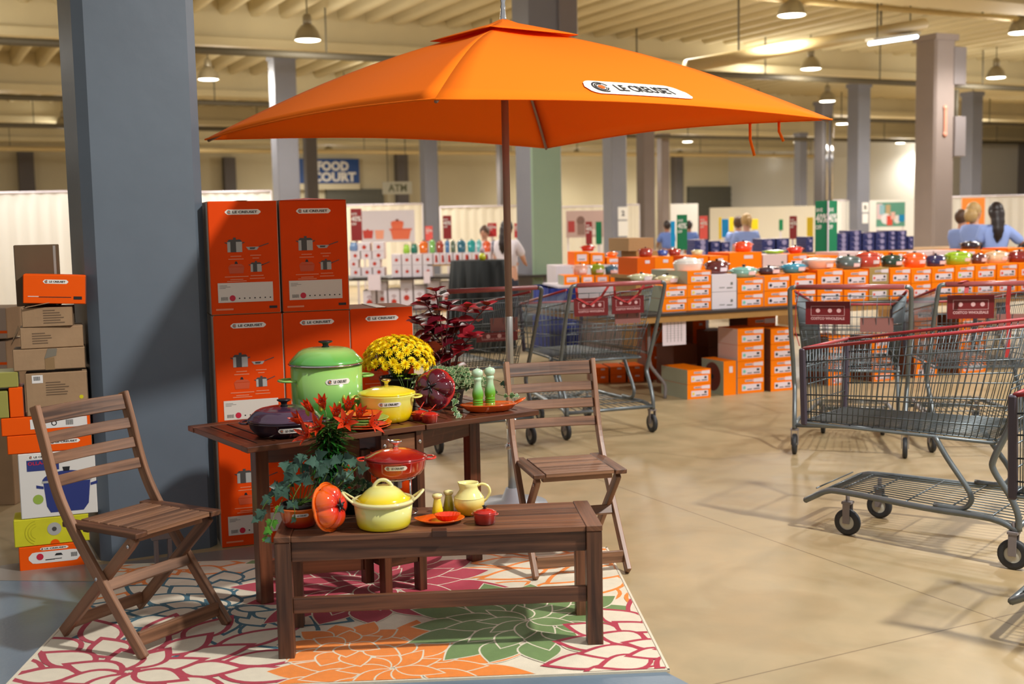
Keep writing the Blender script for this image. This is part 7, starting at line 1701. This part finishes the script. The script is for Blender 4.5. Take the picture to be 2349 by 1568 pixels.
def person(label, x, y, face, H, hair, shirt, skin, pose='down', hstyle='short', sleeve=None):
    """face: heading (0 looks away from the viewer, pi looks at the viewer)"""
    r = thing('person', label, 'person', (x, y, 0), face, 'people in the hall'); k = H/1.70
    def S(a): return tuple(q*k for q in a[:3])+((a[3]*k if not isinstance(a[3], tuple) else tuple(q*k for q in a[3])),)
    arms = {'down': ((.205, .0, 1.18), (.22, .06, .95)), 'hip': ((.34, -.08, 1.17), (.20, .05, 1.02)), 'front': ((.22, .08, 1.15), (.12, .30, 1.08)), 'cross': ((.23, .06, 1.15), (.04, .20, 1.16))}
    pl, pr_ = (pose if isinstance(pose, tuple) else (pose, pose)); nd = {'pel': (0, 0, .93, (.145, .10)), 'wai': (0, 0, 1.07, (.125, .09)), 'che': (0, -.01, 1.27, (.14, .09)), 'nb': (0, -.01, 1.40, (.07, .06)), 'nt': (0, .0, 1.475, .052), 'hd': (0, .01, 1.58, (.07, .085)), 'ht': (0, .0, 1.66, (.05, .06))}
    ed = [('pel', 'wai'), ('wai', 'che'), ('che', 'nb'), ('nb', 'nt'), ('nt', 'hd'), ('hd', 'ht')]
    for s, ps in ((-1, pl), (1, pr_)):
        e, h_ = arms[ps]; n = 'l' if s < 0 else 'r'
        nd.update({n+'sh': (s*.165, -.01, 1.37, .055), n+'el': (s*e[0], e[1], e[2], .040), n+'wr': (s*h_[0], h_[1], h_[2], .027)})
        d = (Vector((s*h_[0], h_[1], h_[2]))-Vector((s*e[0], e[1], e[2]))).normalized(); pm = Vector((s*h_[0], h_[1], h_[2]))+d*.06; sd = d.cross(Vector((0, 1, 0.2))).normalized()
        nd[n+'pa'] = (pm.x, pm.y, pm.z, (.036, .016)); ed += [('che', n+'sh'), (n+'sh', n+'el'), (n+'el', n+'wr'), (n+'wr', n+'pa')]
        for q in range(4):
            f = pm+d*.035+sd*(.018*(q-1.5)); g = f+d*(.045+.008*(1.5-abs(q-1.5)))+Vector((0, 0, -.008)); nd[n+'f%d' % q] = (f.x, f.y, f.z, .008); nd[n+'g%d' % q] = (g.x, g.y, g.z, .006); ed += [(n+'pa', n+'f%d' % q), (n+'f%d' % q, n+'g%d' % q)]
        th = pm-d*.03+sd*.04; nd[n+'th'] = (th.x, th.y, th.z, .008); tg = th+d*.04+sd*.01; nd[n+'tg'] = (tg.x, tg.y, tg.z, .007); ed += [(n+'wr', n+'th'), (n+'th', n+'tg')]
        nd.update({n+'hp': (s*.09, 0, .88, .085), n+'kn': (s*.10, .015, .49, .052), n+'an': (s*.105, -.01, .085, .034), n+'to': (s*.115, .13, .035, .028)}); ed += [('pel', n+'hp'), (n+'hp', n+'kn'), (n+'kn', n+'an'), (n+'an', n+'to')]
    skin_mesh('body', {a: S(b) for a, b in nd.items()}, ed, skin, r)
    g = .018; sh = {'wai': (0, 0, .98, (.165, .125)), 'mid': (0, 0, 1.10, (.158, .120)), 'che': (0, -.01, 1.27, (.186, .142)), 'nb': (0, -.01, 1.415, (.100, .088))}; se = [('wai', 'mid'), ('mid', 'che'), ('che', 'nb')]
    for s, ps in ((-1, pl), (1, pr_)):
        e, h_ = arms[ps]; n = 'l' if s < 0 else 'r'; sh[n+'sh'] = (s*.170, -.01, 1.37, .082); m_ = Vector((s*.168, -.01, 1.37)).lerp(Vector((s*e[0], e[1], e[2])), .9); sh[n+'e'] = (m_.x, m_.y, m_.z, .070); se += [('che', n+'sh'), (n+'sh', n+'e')]
    skin_mesh('shirt', {a: S(b) for a, b in sh.items()}, se, shirt, r)
    tr = {'pel': (0, 0, .93, (.155, .12)), 'w': (0, 0, .99, (.145, .11))}; te = [('pel', 'w')]
    for s in (-1, 1): n = 'l' if s < 0 else 'r'; tr.update({n+'h': (s*.09, 0, .86, .098), n+'k': (s*.10, .015, .49, .068), n+'a': (s*.105, -.01, .10, .055)}); te += [('pel', n+'h'), (n+'h', n+'k'), (n+'k', n+'a')]
    skin_mesh('trousers', {a: S(b) for a, b in tr.items()}, te, M_trou, r)
    if sleeve:
        for s, ps in ((-1, pl), (1, pr_)):
            e, h_ = arms[ps]; mb = MB(); mb.tube([Vector((s*e[0], e[1], e[2]))*k, Vector((s*h_[0], h_[1], h_[2]))*k], [.047*k, .034*k], 10); mb.ball(Vector((s*e[0], e[1], e[2]))*k, .048*k, 10, 6); mb.build('undersleeve', sleeve, r)
    # head: skull, nose, ears, eyes, mouth
    mb = MB(); mb.ball((0, .0, 1.595*k), .098*k, 20, 14, sc=(.80, .96, 1.14)); mb.ball((0, .055*k, 1.535*k), .045*k, 12, 8, sc=(.9, .8, .9)); mb.tube([(0, .088*k, 1.615*k), (0, .110*k, 1.575*k), (0, .09*k, 1.568*k)], [.008*k, .013*k, .01*k], 8)
    for s in (-1, 1): mb.ball((s*.080*k, .0, 1.585*k), .022*k, 8, 6, sc=(.4, .7, 1.3))
    mb.build('head', skin, r)
    mb = MB()
    for s in (-1, 1): mb.ball((s*.030*k, .084*k, 1.605*k), .010*k, 8, 6)
    mb.build('eyes', M_black, r); mb = MB(); mb.ball((0, .090*k, 1.538*k), .022*k, 10, 6, sc=(1, .35, .3)); mb.build('mouth', mat('lips', (176, 84, 80), .5), r)
    mb = MB(); hn = .16 if hstyle == 'long' else 0
    mb.ball((0, -.016*k, 1.618*k), .108*k, 20, 14, sc=(.86, .98, 1.08))
    if hstyle == 'long': mb.tube(smooth_path([(0, -.05*k, 1.62*k), (0, -.085*k, 1.50*k), (-.01*k, -.125*k, 1.36*k), (-.02*k, -.125*k, 1.22*k)], 4), [.09*k]*3+[.082*k]*3+[.07*k]*3+[.055*k]*2+[.03*k, .012*k], 12, flat=.8)
    elif hstyle == 'tail': mb.tube(smooth_path([(0, -.08*k, 1.66*k), (.02*k, -.14*k, 1.60*k), (.03*k, -.135*k, 1.48*k)], 4), [.03*k, .035*k, .04*k, .04*k, .036*k, .03*k, .025*k, .02*k, .012*k], 10)
    elif hstyle == 'bob': mb.tube([(0, -.04*k, 1.62*k), (0, -.06*k, 1.53*k), (0, -.06*k, 1.46*k)], [.09*k, .088*k, .06*k], 12)
    mb.build('hair', hair, r)
    return r
H_dark = mat('dark_brown_hair', (40, 28, 26), .45); H_blond = mat('blond_hair', (196, 160, 104), .5); H_brown = mat('brown_hair', (92, 64, 46), .5)
def pers(label, px, ytop, Y, face, hair, shirt, skin=M_skin, pose='down', hs='short', sleeve=None):
    p = at_y(px, ytop, Y); H = max(1.38, p.z/1.0); return person(label, p.x, Y, face, H, hair, shirt, skin, pose, hs, sleeve)
pers('person in light blue shirt seen from behind, long dark hair, hand on hip', 2284, 468, 14.6, R(0), H_dark, M_bshirt, M_skin2, ('down', 'hip'), 'long', M_black)
pers('blonde person in a blue shirt facing right, arms folded, before the orange poster', 2236, 468, 15.6, R(-70), H_blond, M_bshirt, M_skin, 'cross', 'bob')
pers('person with dark hair and light blue shirt beside the warm grey column', 2207, 484, 16.6, R(-60), H_brown, M_bshirt, M_skin, 'front', 'short')
pers('person with blond tied-up hair in light blue shirt, back turned', 1712, 493, 18.5, R(5), H_blond, M_bshirt, M_skin, 'down', 'tail')
pers('grey-brown haired person partly hidden behind the blond person in blue', 1694, 499, 19.6, R(-20), H_brown, M_bshirt, M_skin, 'down', 'short')
pers('small distant person in deeper blue, left of the cyan sign', 1530, 508, 26, R(20), H_dark, M_bshirt2, M_skin2, 'front', 'short')
pers('small distant person in deeper blue, between the green sign and the coral sign', 1581, 508, 26.5, R(-20), H_dark, M_bshirt2, M_skin2, 'down', 'short')
pers('shopper with long dark hair in white, half hidden by the umbrella pole', 1163, 508, 16.2, R(-30), H_dark, M_wh, M_skin, 'front', 'long')
pers('shopper with brown hair left of the dark-haired one, behind the crocks', 1111, 520, 18.8, R(160), H_brown, M_wh, M_skin, 'down', 'short')
